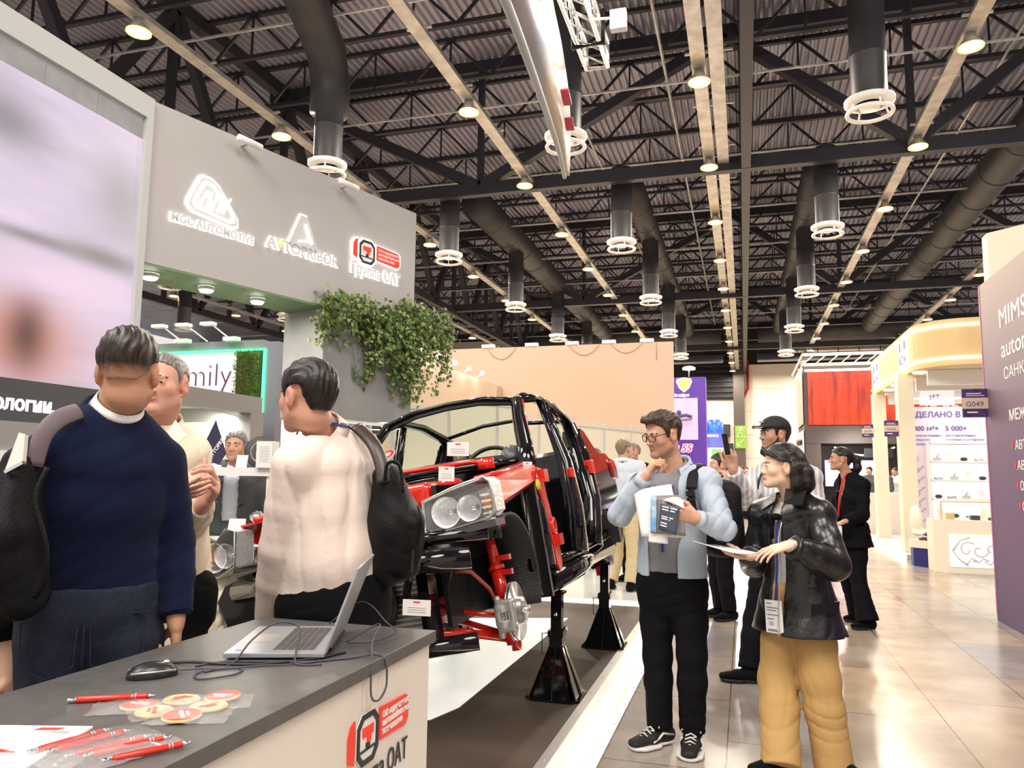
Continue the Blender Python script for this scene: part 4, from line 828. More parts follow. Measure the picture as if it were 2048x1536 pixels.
# ---------------------------------------------------------------- hanging banner and truss overhead
bn = thing('hanging_banner', 'curved tapering grey and white banner hanging overhead', 'banner', (-1.8, 7, 5.3))
NB = 24; bot = [(-1.858,5.467,5.550), (-1.813,5.812,5.415), (-1.789,6.368,5.224), (-1.858,7.408,5.146), (-1.894,8.041,5.036), (-1.932,8.466,4.901)]; top = [(-1.573,6.233,6.019), (-1.623,6.554,5.846), (-1.659,7.086,5.705), (-1.748,7.813,5.550), (-1.819,8.243,5.291), (-1.891,8.498,4.909)]
def interp(P, t):
    P = np.array(P); x = t*(len(P)-1); i = min(int(x), len(P)-2); f = x-i
    p0, p1, p2, p3 = P[max(i-1, 0)], P[i], P[i+1], P[min(i+2, len(P)-1)]
    return .5*((2*p1)+(-p0+p2)*f+(2*p0-5*p1+4*p2-p3)*f*f+(-p0+3*p1-3*p2+p3)*f**3)
B_ = [interp(bot, i/NB) for i in range(NB+1)]; T_ = [interp(top, i/NB) for i in range(NB+1)]
b = MB(); b.add(B_+T_, [(i, i+1, NB+2+i, NB+1+i) for i in range(NB)], True); fb = b.build('fabric', mat('banner_print', (.30, .27, .30), .4, nscale=.8, col2=(.5, .38, .22)), bn, True)
sd = fb.modifiers.new('thickness', 'SOLIDIFY'); sd.thickness = .02
b = MB(); b.tube([p+V3((-.04*(1-i/NB*.75), 0, -.02)) for i, p in enumerate(B_)], [.055*(1-.6*i/NB) for i in range(NB+1)], 8); b.build('bottom_rail', mat('rail_grey', (.42, .43, .42), .5), bn, True)
pj = MB(); c0 = (B_[5]*.0+B_[9]*.45+T_[9]*.55)
M_pr = mat('print_red', (.6, .06, .1), .5)
for k in range(2): 
    pj2 = MB(); q = interp(bot, .55+.13*k)*.3+interp(top, .55+.13*k)*.7; q2 = interp(bot, .62+.13*k)*.25+interp(top, .62+.13*k)*.75; pj2.beam(q+V3((.02, -.02, -.02)), q2+V3((.02, -.02, -.02)), .12, .02); pj2.build('red_print', M_pr, bn, True)
tr = thing('lighting_truss', 'aluminium box truss with a floodlight hanging beside the banner', 'truss', (-1.5, 7, 5.7)); b = MB()
def tp_(i, j, y): return V3((-1.62+.24*i+ (y-8.1)*0, y, 6.0+.28*j))
for i in (0, 1):
    for j in (0, 1): b.tube([tp_(i, j, 3), tp_(i, j, 8.15)], .024, 8)
b.build('chord', M_alu, tr, True); b = MB(); y = 3.0
while y < 8.1:
    y2 = min(y+.3, 8.15)
    for i in (0, 1): b.tube([tp_(i, 0, y), tp_(i, 1, y2)], .011, 6); b.tube([tp_(i, 1, y), tp_(i, 0, y2)], .011, 6)
    for j in (0, 1): b.tube([tp_(0, j, y), tp_(1, j, y2)], .011, 6)
    y = y2
for i in (0, 1): b.tube([tp_(i, 0, 8.15), tp_(i, 1, 8.15)], .02, 8); b.tube([tp_(0, i, 8.15), tp_(1, i, 8.15)], .02, 8)
b.build('lattice', M_alu, tr, True)
b = MB(); b.tube([tp_(0, 0, 7.6)+V3((-.03, 0, -.04)), tp_(1, 0, 7.6)+V3((.05, 0, -.03)), tp_(1, 1, 7.6)+V3((.04, 0, .05)), tp_(0, 1, 7.6)+V3((-.04, 0, .04))], .035, 8, closed=True); b.build('sling', M_black, tr, True)
b = MB(); b.beam(tp_(1, 0, 7.2), tp_(1, 0, 7.2)+V3((.2, 0, -.02)), .02); b.build('flood_arm', M_white, tr, True)
fo = thing('floodlight', 'small bright white floodlight fixed to the overhead truss', 'floodlight', tp_(1, 0, 7.2)+V3((.25, 0, -.05))); MB().box(-.06, -.03, -.1, .1, .06, .1).build('housing', M_white, fo); MB().box(-.05, -.045, -.09, .09, -.031, .09).build('lens', mat('flood_lens', (1, 1, 1), emit=30), fo)
area('flood_beam', tuple(fo.location+Vector((0, -.08, 0))), tuple(B_[8]), .15, 16, (1, 1, 1))

# ---------------------------------------------------------------- the cut-open car body on stands
M_gblk = mat('gloss_black', (.004, .004, .005), .06, spec=.45, coat=.35); M_cred = mat('gloss_red', (.62, .018, .008), .16, coat=.6); M_liner = mat('liner_black', (.01, .01, .01), .35, bump=.8, bscale=90)
M_cast = mat('cast_alloy', (.5, .5, .47), .45, .6, noise=.25, nscale=30); M_disc = mat('disc_steel', (.55, .53, .5), .3, .9)
car = thing('car_body', 'glossy black car body without doors, bonnet or wheels, with red painted parts, raised on stands', 'car', (-1.83, 4.2, .475), (.0146, -.185, -.032))
YZ = lambda x: Matrix(((0, 0, 1, x), (1, 0, 0, 0), (0, 1, 0, 0), (0, 0, 0, 1)))   # polygon (y, z) extruded along x
b = MB()
for sx in (1, -1):
    X = lambda p: (p[0]*sx, p[1], p[2])
    T = lambda pts, r, fl=1.0, n=10: b.tube([X(p) for p in pts], r, n, flat=fl)
    # rocker sill
    b.prism([(.60*sx, .12), (.70*sx, .10), (.74*sx, .15), (.745*sx, .21), (.70*sx, .255), (.60*sx, .27)], -2.45, -.5, Matrix(((1, 0, 0, 0), (0, 0, -1, 0), (0, 1, 0, 0), (0, 0, 0, 1))), True)
    T([(.67, .5, .27), (.70, 1.2, .285), (.70, 1.9, .29), (.68, 2.4, .3)], .022, 1); T([(.725, .52, .262), (.73, 1.3, .268), (.725, 2.4, .28)], .01)
    # A pillar, roof rail, B and C pillars
    T([(.70, .46, .90), (.66, .62, 1.02), (.58, .86, 1.23), (.52, 1.06, 1.395), (.535, 1.2, 1.43)], [.06, .055, .048, .045, .046], .75)
    T([(.53, 1.1, 1.41), (.55, 1.4, 1.435), (.56, 1.8, 1.405), (.56, 2.2, 1.31), (.55, 2.55, 1.16), (.56, 2.85, 1.03), (.60, 3.1, .97)], [.045, .045, .045, .05, .07, .08, .08], .7)
    T([(.575, 1.5, 1.42), (.64, 1.47, 1.15), (.70, 1.42, .92), (.72, 1.36, .6), (.70, 1.3, .28)], [.045, .055, .07, .09, .11], .6)
    T([(.61, 1.53, 1.40), (.675, 1.51, 1.12), (.735, 1.46, .9), (.75, 1.42, .58), (.735, 1.38, .3)], .011)
    T([(.61, 1.45, 1.40), (.66, 1.40, 1.12), (.72, 1.34, .9), (.735, 1.27, .58), (.73, 1.2, .3)], .009)
    T([(.57, 2.3, 1.27), (.64, 2.2, 1.02), (.69, 2.05, .88), (.72, 2.0, .62), (.71, 1.92, .45), (.69, 1.86, .28)], [.06, .08, .08, .075, .075, .08], .6)
    T([(.60, 2.25, 1.25), (.67, 2.13, 1.0), (.73, 1.97, .85), (.75, 1.95, .6), (.74, 1.87, .42), (.73, 1.8, .3)], .011)
    T([(.66, .52, .9), (.70, .52, .6), (.69, .55, .28)], [.05, .06, .07], .9)
    # rear quarter with wheel arch
    arch = [(2.43+.35*math.cos(t), .2+.35*math.sin(t)) for t in np.linspace(math.pi*.97, .05, 14)]
    q = [(1.95, .3)]+arch+[(3.0, .22), (3.12, .4), (3.16, .7), (3.12, .93), (2.9, 1.0), (2.6, 1.0), (2.25, .98), (2.05, .88)]
    b.prism(q, .62*sx, .715*sx, YZ(0), True)
    b.prism([(2.43+.36*math.cos(t), .2+.36*math.sin(t)) for t in np.linspace(math.pi, 0, 16)]+[(2.43+.33*math.cos(t), .2+.33*math.sin(t)) for t in np.linspace(0, math.pi, 16)], .3*sx, .72*sx, YZ(0), True)
    # front rail, strut tower, hinge pillar front
    b.box(.36*sx, -.62, .42, .46*sx, .5, .54); b.cyl((.5*sx, .05, .5), (.5*sx, .08, .84), .12, 20); b.box(.40*sx, -.35, .5, .43*sx, .5, .84)
b.box(-.70, .55, .2, -.64, 2.2, .97); b.box(-.6, 1.95, .19, .6, 2.2, .8); b.box(-.62, .45, .15, .62, 3.1, .19); b.box(-.62, .47, .19, .62, .52, .93)
b.prism([(2.1, .19), (2.3, 1.04), (2.5, 1.08), (3.0, .99), (3.1, .3), (2.95, .19)], -.62, .62, YZ(0))
b.tube([(.52, 1.08, 1.40), (.3, 1.06, 1.452), (0, 1.05, 1.468), (-.3, 1.06, 1.458), (-.52, 1.08, 1.41)], .032, 10, flat=.6)
b.tube([(.56, 2.26, 1.30), (.2, 2.3, 1.355), (-.2, 2.3, 1.36), (-.56, 2.26, 1.30)], .035, 10, flat=.5)
b.tube([(.68, .56, .93), (.4, .44, .95), (0, .4, .96), (-.4, .44, .95), (-.68, .56, .93)], .05, 10, flat=.6)
b.tube([(.65, .72, .86), (0, .74, .88), (-.65, .72, .86)], .045, 10)
b.prism([(2.05, .95), (2.2, 1.06), (2.3, 1.22), (2.42, 1.2), (2.75, 1.05), (3.0, 1.0), (2.6, .9)], .5, .66, YZ(0), True); b.prism([(2.05, .95), (2.2, 1.06), (2.3, 1.22), (2.42, 1.2), (2.75, 1.05), (3.0, 1.0), (2.6, .9)], -.66, -.5, YZ(0), True)
b.build('body_shell', M_gblk, car)
# front end
b = MB(); b.tube([(-.7, -.58, .46), (-.4, -.66, .47), (0, -.68, .475), (.4, -.66, .47), (.66, -.58, .46)], .06, 10); b.tube([(-.74, -.52, .56), (-.3, -.57, .58), (.3, -.57, .58), (.74, -.5, .56)], .035, 8); b.tube([(-.62, -.5, .05), (-.3, -.6, .05), (.3, -.6, .05), (.6, -.5, .05)], .045, 8); b.box(.36, -.6, .08, .42, -.5, .45); b.box(-.42, -.6, .08, -.36, -.5, .45)
b.prism([(-.8, .5), (-.62, .55), (-.55, .4), (-.57, .05), (-.70, .0), (-.78, .2), (-.86, .42)], .5, .56, Matrix(((1, 0, 0, 0), (0, 0, -1, 0), (0, 1, 0, 0), (0, 0, 0, 1))))
b.tube([(.3, -.62, .3), (.36, -.64, .45), (.44, -.62, .58)], .02, 8); b.build('bumper_frame', M_gblk, car)
b = MB(); b.box(-.34, -.52, .1, .34, -.49, .52)
b.build('radiator', mat('radiator_core', (.25, .25, .25), .4, .7), car)
b = MB()
for k in range(16): b.box(-.33, -.535, .12+k*.025, .33, -.522, .128+k*.025)
b.build('radiator_fin', M_alu, car)
b = MB(); b.tube([(.05+.15*math.cos(t), -.55, .3+.15*math.sin(t)) for t in np.linspace(0, 6.283, 25)[:-1]], .02, 8, closed=True); b.box(-.3, -.545, .28, .34, -.535, .31); b.build('fan_shroud', M_black, car)
b = MB(); b.box(-.25, -.35, .25, .3, .2, .62); b.cyl((-.2, -.05, .62), (.2, -.05, .62), .09, 16); b.cyl((.1, -.36, .4), (.1, -.3, .4), .08, 16); b.cyl((-.1, -.36, .35), (-.1, -.3, .35), .06, 16); b.build('engine_block', mat('engine_dark', (.03, .03, .03), .4, .6), car)
b = MB(); b.cyl((.25, -.45, .5), (.42, -.45, .52), .05, 16); b.cyl((.3, -.4, .56), (.3, -.3, .62), .03, 10); b.build('alternator', M_cast, car)
b = MB()
for x0 in (.0, .12, .24, .36): b.tube([(x0, -.5, .6), (x0+.04, -.55, .5), (x0+.1, -.5, .42)], .008, 6)
b.tube([(.45, -.5, .52), (.38, -.52, .6), (.2, -.5, .62), (-.2, -.48, .64)], .012, 6); b.tube([(.42, -.42, .48), (.47, -.4, .4), (.42, -.38, .32)], .014, 8); b.build('wiring_harness', M_black, car)
bt_ = MB(); bt_.box(-.02, -.3, .72, .1, -.18, .82); bt_.cyl((.04, -.24, .82), (.04, -.24, .86), .035, 14); bt_.build('fluid_reservoir', mat('tank_white', (.75, .75, .72), .35), car)
s_ = SDF(.01); s_.boxp((.22, -.22, .80), (.17, .12, .07), rd=.04, k=.02).boxp((.1, -.2, .85), (.07, .1, .05), rd=.03, k=.03); s_.cone((.3, -.1, .82), (.36, .1, .84), .045)
o = s_.mesh('air_filter_cover', M_cred); o.parent = car
# red brace, aprons, hinge panels, pillar strip
b = MB(); b.tube([(.6, .06, .93), (.5, .05, .955), (0, .03, .97), (-.5, .05, .955), (-.6, .06, .93)], .028, 10, flat=.55); b.cyl((.58, .06, .9), (.58, .06, .96), .05, 16); b.cyl((-.58, .06, .9), (-.58, .06, .96), .05, 16); b.build('strut_brace', M_cred, car)
for sx in (1, -1):
    b = MB(); b.slab((.60*sx, -.42, .825), (.765*sx, -.42, .815), (.745*sx, .5, .90), (.6*sx, .5, .92), .012*sx); b.slab((.765*sx, -.42, .815), (.775*sx, -.3, .70), (.75*sx, .42, .80), (.745*sx, .5, .90), .012*sx)
    b.slab((.775*sx, -.3, .70), (.74*sx, -.2, .68), (.73*sx, .36, .77), (.75*sx, .42, .80), .01*sx)
    b.tube([(.68*sx, -.4, .835), (.68*sx, .1, .872), (.67*sx, .48, .92)], .014, 8); b.build('wing_apron', M_cred, car)
    b = MB(); b.prism([(.50, .88), (.60, .87), (.62, .7), (.66, .55), (.70, .42), (.72, .33), (.70, .25), (.65, .22), (.60, .28), (.58, .45), (.55, .62), (.50, .76)], .71*sx, .748*sx, YZ(0), True)
    b.box(.748*sx, .5, .78, .79*sx, .59, .86); b.box(.748*sx, .6, .38, .79*sx, .69, .45); b.tube([(.752*sx, .64+.04*math.cos(t), .5+.05*math.sin(t)) for t in np.linspace(0, 6.28, 17)[:-1]], .012, 6, closed=True); b.build('hinge_panel', M_cred, car)
    b = MB(); b.tube([(.735*sx, .5, .93), (.695*sx, .63, 1.03), (.615*sx, .87, 1.235), (.56*sx, 1.06, 1.39)], .013, 8); b.build('pillar_trim', M_cred, car)
    for x1, y0, z0, y1, z1 in ((.765, 1.33, .80, 1.4, .87), (.77, 1.33, .42, 1.41, .48), (.765, 2.0, .82, 2.12, .93), (.765, 1.95, .48, 2.08, .53)): MB().box(.7*sx, y0, z0, x1*sx, y1, z1, bev=.01 if sx > 0 else 0).build('door_striker', M_cred, car, bevel=.006)
    for y, z in ((1.4, .56), (2.06, .72)): b = MB(); b.lathe([(.012, .05), (.024, .045), (.028, .02), (.035, 0)], (.73*sx, y, z), (sx, 0, 0), 14); b.sphere((.765*sx, y+.012, z+.02), .01, 8, 6); b.build('door_latch', M_cred, car)
MB().lathe([(0, .012), (.03, .012), (.034, 0)], (.752, .44, .77), (1, 0, 0), 16).build('plug', mat('plug_yellow', (.8, .5, .02), .4), car)
# wheel-house liners
for sx in (1, -1):
    b = MB(); P = [(-.05+.36*math.cos(t), .28+.36*math.sin(t)) for t in np.linspace(-.55, 2.2, 16)]; Q = [(-.05+.345*math.cos(t), .28+.345*math.sin(t)) for t in np.linspace(2.2, -.55, 16)]
    b.prism(P+Q, .38*sx, .71*sx, YZ(0), True); b.box(.36*sx, -.3, .1, .385*sx, .35, .6); b.build('wheel_liner', M_liner, car)
    b = MB(); b.prism([(.36, .74), (.5, .76), (.52, .3), (.5, .1), (.36, .12), (.28, .3)], .66*sx, .70*sx, YZ(0), True); b.box(.40*sx, .42, .10, .735*sx, .46, .78); b.build('splash_panel', mat('liner_gloss', (.005, .005, .006), .25, bump=.15, bscale=40) if sx > 0 else bpy.data.materials['liner_gloss'], car)
# headlamps
M_lens = mat('lamp_glass', (.96, .97, .98), .03, trans=1, ior=1.12, spec=.7); M_refl = mat('reflector', (.9, .9, .9), .22, .55, bump=.6, bscale=45)
M_amber = mat('amber_bulb', (.8, .35, .1), .2, emit=.15)
XZ = Matrix(((1, 0, 0, 0), (0, 0, -1, 0), (0, 1, 0, 0), (0, 0, 0, 1)))
def headlamp(poly, y0, dx, dz, lab):
    hl = thing('headlamp', '', None, (0, 0, 0)); hl.parent = car; del_ = None
    P = [(x+dx, z+dz) for x, z in poly]; c = np.mean(np.array(P), 0)
    S_ = lambda k: [(c[0]+(x-c[0])*k, c[1]+(z-c[1])*k) for x, z in P]
    F = Matrix.Translation((0, y0, 0)) @ XZ; b = MB(); n = len(P)
    rings = [(S_(1.0), -.15), (S_(1.02), -.02), (S_(1.0), .012), (S_(.93), .03), (S_(.6), .045)]
    vs = [tuple(F @ Vector((x, z, d))) for r, d in rings for x, z in r]
    fs = [(i*n+k, i*n+(k+1) % n, (i+1)*n+(k+1) % n, (i+1)*n+k) for i in range(1, 4) for k in range(n)]+[tuple(range(4*n, 5*n))]
    b.add(vs, fs, False); b.build('lens', M_lens, hl)
    b = MB(); vs = [tuple(F @ Vector((x, z, d))) for r, d in ((S_(1.02), .0), (S_(1.02), -.16), (S_(.7), -.2)) for x, z in r]; b.add(vs, [(i*n+k, i*n+(k+1) % n, (i+1)*n+(k+1) % n, (i+1)*n+k) for i in range(2) for k in range(n)]+[tuple(range(2*n, 3*n))]); b.build('housing', M_refl, hl)
    w = max(x for x, _ in P)-min(x for x, _ in P); h = max(z for _, z in P)-min(z for _, z in P)
    for k, (fx, r) in enumerate(((-.22, .075), (.12, .062))):
        o = (c[0]+fx*w, y0+.07, c[1]-.01)
        b = MB(); b.lathe([(.014, .035), (r*.55, .02), (r*.9, -.03), (r, -.075), (r*1.08, -.078)], o, (0, 1, 0), 22); b.build('reflector_bowl', M_refl, hl)
        b = MB(); b.sphere((o[0], o[1]-.02, o[2]), .014, 10, 8); b.build('bulb', M_chrome, hl)
    b = MB(); sg = 1 if dx == 0 else -1
    for k in range(5): b.box(c[0]+sg*(.30*w)-.0, y0-.0, c[1]-.36*h+k*.13*h, c[0]+sg*(.44*w), y0+.02, c[1]-.36*h+(k*.13+.05)*h)
    b.build('indicator_ribs', M_refl, hl); MB().sphere((c[0]+sg*.36*w, y0+.04, c[1]), .03, 12, 8, (1, .6, 1.2)).build('indicator_bulb', M_amber, hl)
    b = MB(); b.tube([tuple(F @ Vector((x, z, .004))) for x, z in S_(1.035)], .008, 6, closed=True); b.build('seal', M_galv, hl)
    hl.name = 'headlamp'
    for k in ('label', 'category'):
        if k in hl: del hl[k]
HL = [(.434, .759), (.60, .80), (.765, .828), (.795, .80), (.80, .66), (.765, .632), (.60, .61), (.46, .595), (.423, .615)]
headlamp(HL, -.53, 0, 0, ''); headlamp([(-.72, .78), (-.78, .80), (-.89, .70), (-.93, .60), (-.86, .555), (-.75, .60)], -.53, .001, 0, '')
b = MB(); b.slab((.42, -.55, .59), (.80, -.54, .62), (.80, -.4, .62), (.42, -.4, .585), .035); b.build('lamp_carrier', mat('carrier_grey', (.06, .06, .065), .3), car)
# windscreen
M_wind = mat('windscreen', (.80, .93, .86), .01, trans=1, ior=1.02, spec=.6)
b = MB(); R0 = [(-.66, .60, .965), (-.3, .5, .985), (0, .47, .99), (.3, .5, .985), (.66, .60, .965)]; R1 = [(-.52, 1.07, 1.385), (-.25, 1.04, 1.435), (0, 1.03, 1.445), (.25, 1.04, 1.435), (.52, 1.07, 1.385)]
b.add(R0+R1, [(i, i+1, 6+i, 5+i) for i in range(4)], True); b.build('windscreen', M_wind, car)
b = MB(); lp = R0+R1[::-1]
for i in range(len(lp)): b.beam(lp[i], lp[(i+1) % len(lp)], .07, .012, up=(0, -.66, .75))
b.build('windscreen_border', M_black, car)
q = V3(R0[1])*.62+V3(R1[1])*.38+V3((-.07, -.012, .006)); MB().lathe([(0, .002), (.05, .002), (.05, 0)], q, (0, -.66, .75), 22).build('round_sticker', mat('sticker_white', (.75, .7, .65), .4), car)
MB().lathe([(.02, .0035), (.046, .0035)], q, (0, -.66, .75), 22).build('sticker_ring', M_cred, car)
# steering wheel, dashboard remains
sw = MB(); ax = nrm((0, -.8, .55)); cc = V3((.33, .78, .93)); u = V3((1, 0, 0)); w = np.cross(ax, u)
sw.tube([cc+.18*(u*math.cos(t)+w*math.sin(t)) for t in np.linspace(0, 6.283, 33)[:-1]], .016, 8, closed=True)
for t in (0, math.pi, math.pi*1.5): sw.beam(cc, cc+.18*(u*math.cos(t)+w*math.sin(t)), .035, .014)
sw.lathe([(0, .02), (.06, .015), (.07, -.02), (.03, -.05), (.03, -.25)], cc, ax, 16); sw.build('steering_wheel', M_black, car)
b = MB(); b.sphere((.55, .66, .96), .1, 14, 8, (.8, 1, 1)); b.build('instrument_hood', mat('plastic_grey', (.07, .07, .08), .35), car)
# front suspension and brakes
for sx in (1, -1):
    K = lambda x, y, z: (x*sx, y, z)
    b = MB(); b.cyl(K(.525, .05, .56), K(.56, .02, .32), .03, 16); b.cyl(K(.55, .03, .36), K(.585, -.01, .1), .038, 16); b.lathe([(.05, 0), (.05, .02)], K(.55, .03, .35), K(.1, -.05, -.5), 16)
    b.prism([(.44, .56), (.64, .58), (.60, .545), (.5, .50)], -.1, .0, Matrix(((sx, 0, 0, 0), (0, 0, -1, 0), (0, 1, 0, 0), (0, 0, 0, 1)))); b.box(.57*sx, .0, .38, .65*sx, .03, .41); b.box(.57*sx, .0, .30, .65*sx, .03, .33); b.build('suspension_strut', M_cred, car)
    b = MB(); b.prism([(-.1, .16), (.06, .16), (.07, .0), (.03, -.08), (-.05, -.07), (-.12, .05)], .575*sx, .625*sx, YZ(0), True); b.build('steering_knuckle', M_cred, car)
    b = MB(); b.tube([K(.12, .12, .1), K(.3, .08, .06), K(.5, .02, .0), K(.62, -.03, -.06)], [.03, .028, .026, .03], 10, flat=.6); b.tube([K(.2, -.42, .1), K(.4, -.2, .05), K(.6, -.02, -.04)], .024, 10); b.cyl(K(.62, -.03, -.1), K(.62, -.03, -.02), .03, 12)
    b.tube([K(.15, -.1, .22), K(.4, -.12, .14), K(.58, -.1, .1)], .014, 8); b.box(.16*sx, -.2, .1, .24*sx, .15, .3); b.build('control_arm', M_cred, car)
    b = MB(); b.tube([K(.42, -.25, .38), K(.5, -.22, .36), K(.55, -.12, .25), K(.57, -.05, .12)], .011, 8); b.build('brake_hose', mat('hose_red', (.5, .1, .06), .4), car)
    ax = nrm((sx, .03, .0)); c0 = V3(K(.665, -.07, .11))
    b = MB(); b.lathe([(.055, .0), (.155, .0), (.155, .01), (.075, .01), (.07, .045), (.03, .048), (.0, .048)], c0, ax, 36); b.lathe([(.055, -.016), (.155, -.016), (.155, -.008), (.055, -.008)], c0, ax, 36)
    for k in range(4):
        t = k*1.57; u = nrm(np.cross(ax, (0, 0, 1))); w = np.cross(ax, u); b.cyl(c0+ax*.045+.045*(u*math.cos(t)+w*math.sin(t)), c0+ax*.055+.045*(u*math.cos(t)+w*math.sin(t)), .007, 8)
    b.lathe([(.022, .04), (.022, .075), (0, .08)], c0, ax, 16); b.build('brake_disc', M_disc, car)
    s_ = SDF(.006); M3 = np.column_stack([ax, nrm(np.cross((0, 0, 1), ax)), (0, 0, 1)]); f_ = -nrm(np.cross((0, 0, 1), ax))*sx
    cc = c0+f_*.13-ax*.015; s_.boxp(cc, (.05, .028, .085), M3, .014, .012); s_.boxp(cc-ax*.03, (.03, .035, .06), M3, .02, .015); s_.cone(cc+V3((0, 0, .09))-ax*.04, cc+V3((0, 0, -.1))-ax*.04, .018); s_.boxp(cc+f_*.03, (.026, .02, .02), M3, .004, .004, 's')
    o = s_.mesh('brake_caliper', M_cast); o.parent = car
    b = MB()
    for k in (-1, 1): b.cyl(cc+ax*.046+V3((0, 0, .05*k)), cc+ax*.056+V3((0, 0, .05*k)), .012, 10)
    b.build('caliper_bolt', M_chrome, car)
    # rear axle
    c1 = V3(K(.66, 2.43, .1)); b = MB(); b.lathe([(.05, -.03), (.12, -.03), (.12, .01), (.06, .015), (.05, .05), (.02, .055), (0, .055)], c1, (sx, 0, 0), 28); b.build('rear_drum', M_disc, car)
    b = MB(); b.tube([K(.55, 1.9, .2), K(.58, 2.2, .1), K(.6, 2.43, .08)], .04, 10); b.box(.56*sx, 2.36, -.02, .64*sx, 2.5, .18); b.cyl(K(.5, 2.3, .1), K(.5, 2.3, .4), .06, 14); b.build('trailing_arm', M_cred, car)
    # tail lamp and rear corner
    b = MB(); b.prism([(2.98, .95), (3.16, .93), (3.22, .85), (3.2, .76), (3.06, .78), (3.0, .86)], .6*sx, .735*sx, YZ(0), True); b.build('tail_lamp', mat('tail_red', (.35, .008, .012), .1, coat=.8), car)
    b = MB(); b.prism([(2.72, .52), (2.85, .5), (2.86, .22), (2.74, .2)], .58*sx, .74*sx, YZ(0), True); b.build('mud_flap', M_liner, car)
b = MB(); b.beam((.56, 2.43, .12), (-.56, 2.43, .12), .07); b.build('rear_axle_beam', M_cred, car)
b = MB(); b.box(-.2, .9, .19, .2, 2.2, .3); b.tube([(.3, .6, .3), (.45, 1.0, .25), (.5, 1.6, .24)], .02, 8); b.build('centre_tunnel', M_gblk, car)
for k in range(1): MB().sphere((.63, .9, .33), .03, 10, 8).build('floor_plug', mat('plug_cream', (.75, .72, .62), .4), car)
# jack stands
def jack(x, y, zt, lab):
    j = thing('jack_stand', lab, 'jack stand', (x, y, .06), group='jack stands')
    MB().prism([(-.17, -.12), (-.12, -.17), (.12, -.17), (.17, -.12), (.17, .12), (.12, .17), (-.12, .17), (-.17, .12)], .0, .014).build('base_plate', M_gblk, j)
    zt -= .06; b = MB()
    for dx, dy in ((1, 0), (-1, 0), (0, 1), (0, -1)):
        b.slab((dx*.04+dy*.005, dy*.04+dx*.005, .014), (dx*.16+dy*.005, dy*.16+dx*.005, .014), (dx*.05+dy*.005, dy*.05+dx*.005, .30), (dx*.04+dy*.005, dy*.04+dx*.005, .30), .008)
    for q in range(4):
        a = q*math.pi/2; r = lambda t: (t*math.cos(a)-.0, t*math.sin(a))
        c, s = math.cos(a), math.sin(a); P = lambda u, v, z: (u*c-v*s, u*s+v*c, z)
        b.slab(P(.15, -.12, .012), P(.15, .12, .012), P(.045, .04, .30), P(.045, -.04, .30), .008)
    b.build('gusset', M_gblk, j)
    MB().box(-.042, -.042, .014, .042, .042, zt*.62).build('outer_post', M_gblk, j); MB().box(-.034, -.034, zt*.6, .034, .034, zt).build('inner_post', M_gblk, j); MB().box(-.05, -.05, zt*.58, .05, .05, zt*.64).build('collar', M_gblk, j)
    MB().box(-.05, -.05, zt, .05, .05, zt+.015).build('saddle', M_gblk, j)
    b = MB(); b.tube([(-.045, -.02, .38), (-.09, -.03, .38), (-.09, -.03, .25), (-.045, -.02, .25)], .004, 6); b.build('handle', M_steel, j)
    b = MB(); b.cyl((0, -.043, zt*.8), (0, -.034, zt*.8), .012, 10); b.cyl((.043, 0, zt*.66), (.07, 0, zt*.66), .01, 8); b.build('locking_pin', M_chrome, j)
car_M = Matrix.Translation((-1.83, 4.2, .475)) @ Matrix.Rotation(-.032, 4, 'Z') @ Matrix.Rotation(-.185, 4, 'Y') @ Matrix.Rotation(.0146, 4, 'X')
for (lx, ly), lab in zip(((.68, .72), (.68, 2.22), (-.68, .72), (-.68, 2.22)), ('black jack stand under the front end of the near sill', 'black jack stand under the rear end of the near sill', 'black jack stand under the front end of the far sill, low', 'black jack stand under the rear end of the far sill, low')):
    p = car_M @ Vector((lx, ly, .10)); jack(p[0], p[1], p[2]-.022, lab)
# information cards clipped to the car
def info_card(p, w, h, lab, rot=0, stick=None):
    o = thing('info_card', lab, 'card', p, (0, 0, rot), group='information cards on the car'); MB().box(-w/2, 0, 0, w/2, .003, h).build('card', mat('card_white', (.78, .74, .72), .5) if 'card_white' not in bpy.data.materials else bpy.data.materials['card_white'], o)
    MB().box(-w*.12, -.002, h*.82, w*.12, 0, h*.9).build('red_heading', M_red, o); b = MB()
    for k in range(3): b.box(-w*.32, -.002, h*(.5-.14*k), w*.32, 0, h*(.54-.14*k))
    b.build('print_line', mat('print_grey2', (.55, .53, .52), .6) if 'print_grey2' not in bpy.data.materials else bpy.data.materials['print_grey2'], o)
    if stick: MB().cyl((0, .004, -stick), (0, .004, .01), .003, 6).build('holder', M_glass, o)
cp_ = lambda x, y, z: tuple(car_M @ Vector((x, y, z)))
info_card(cp_(.44, .0, 1.0), .13, .08, 'white information card standing on the red strut brace', .1, .05)
info_card(cp_(.43, -.2, .86), .09, .08, 'small pinkish card tucked behind the near headlamp', .1, .03)
info_card(cp_(.57, .95, 1.20), .07, .08, 'white card tied to the near windscreen pillar', .2)
info_card(cp_(.70, .44, .85), .06, .07, 'small white tag at the rear end of the red wing apron', .1)
info_card(cp_(.38, -.69, .23), .14, .075, 'white information card with red heading low on the front bumper frame', .1)

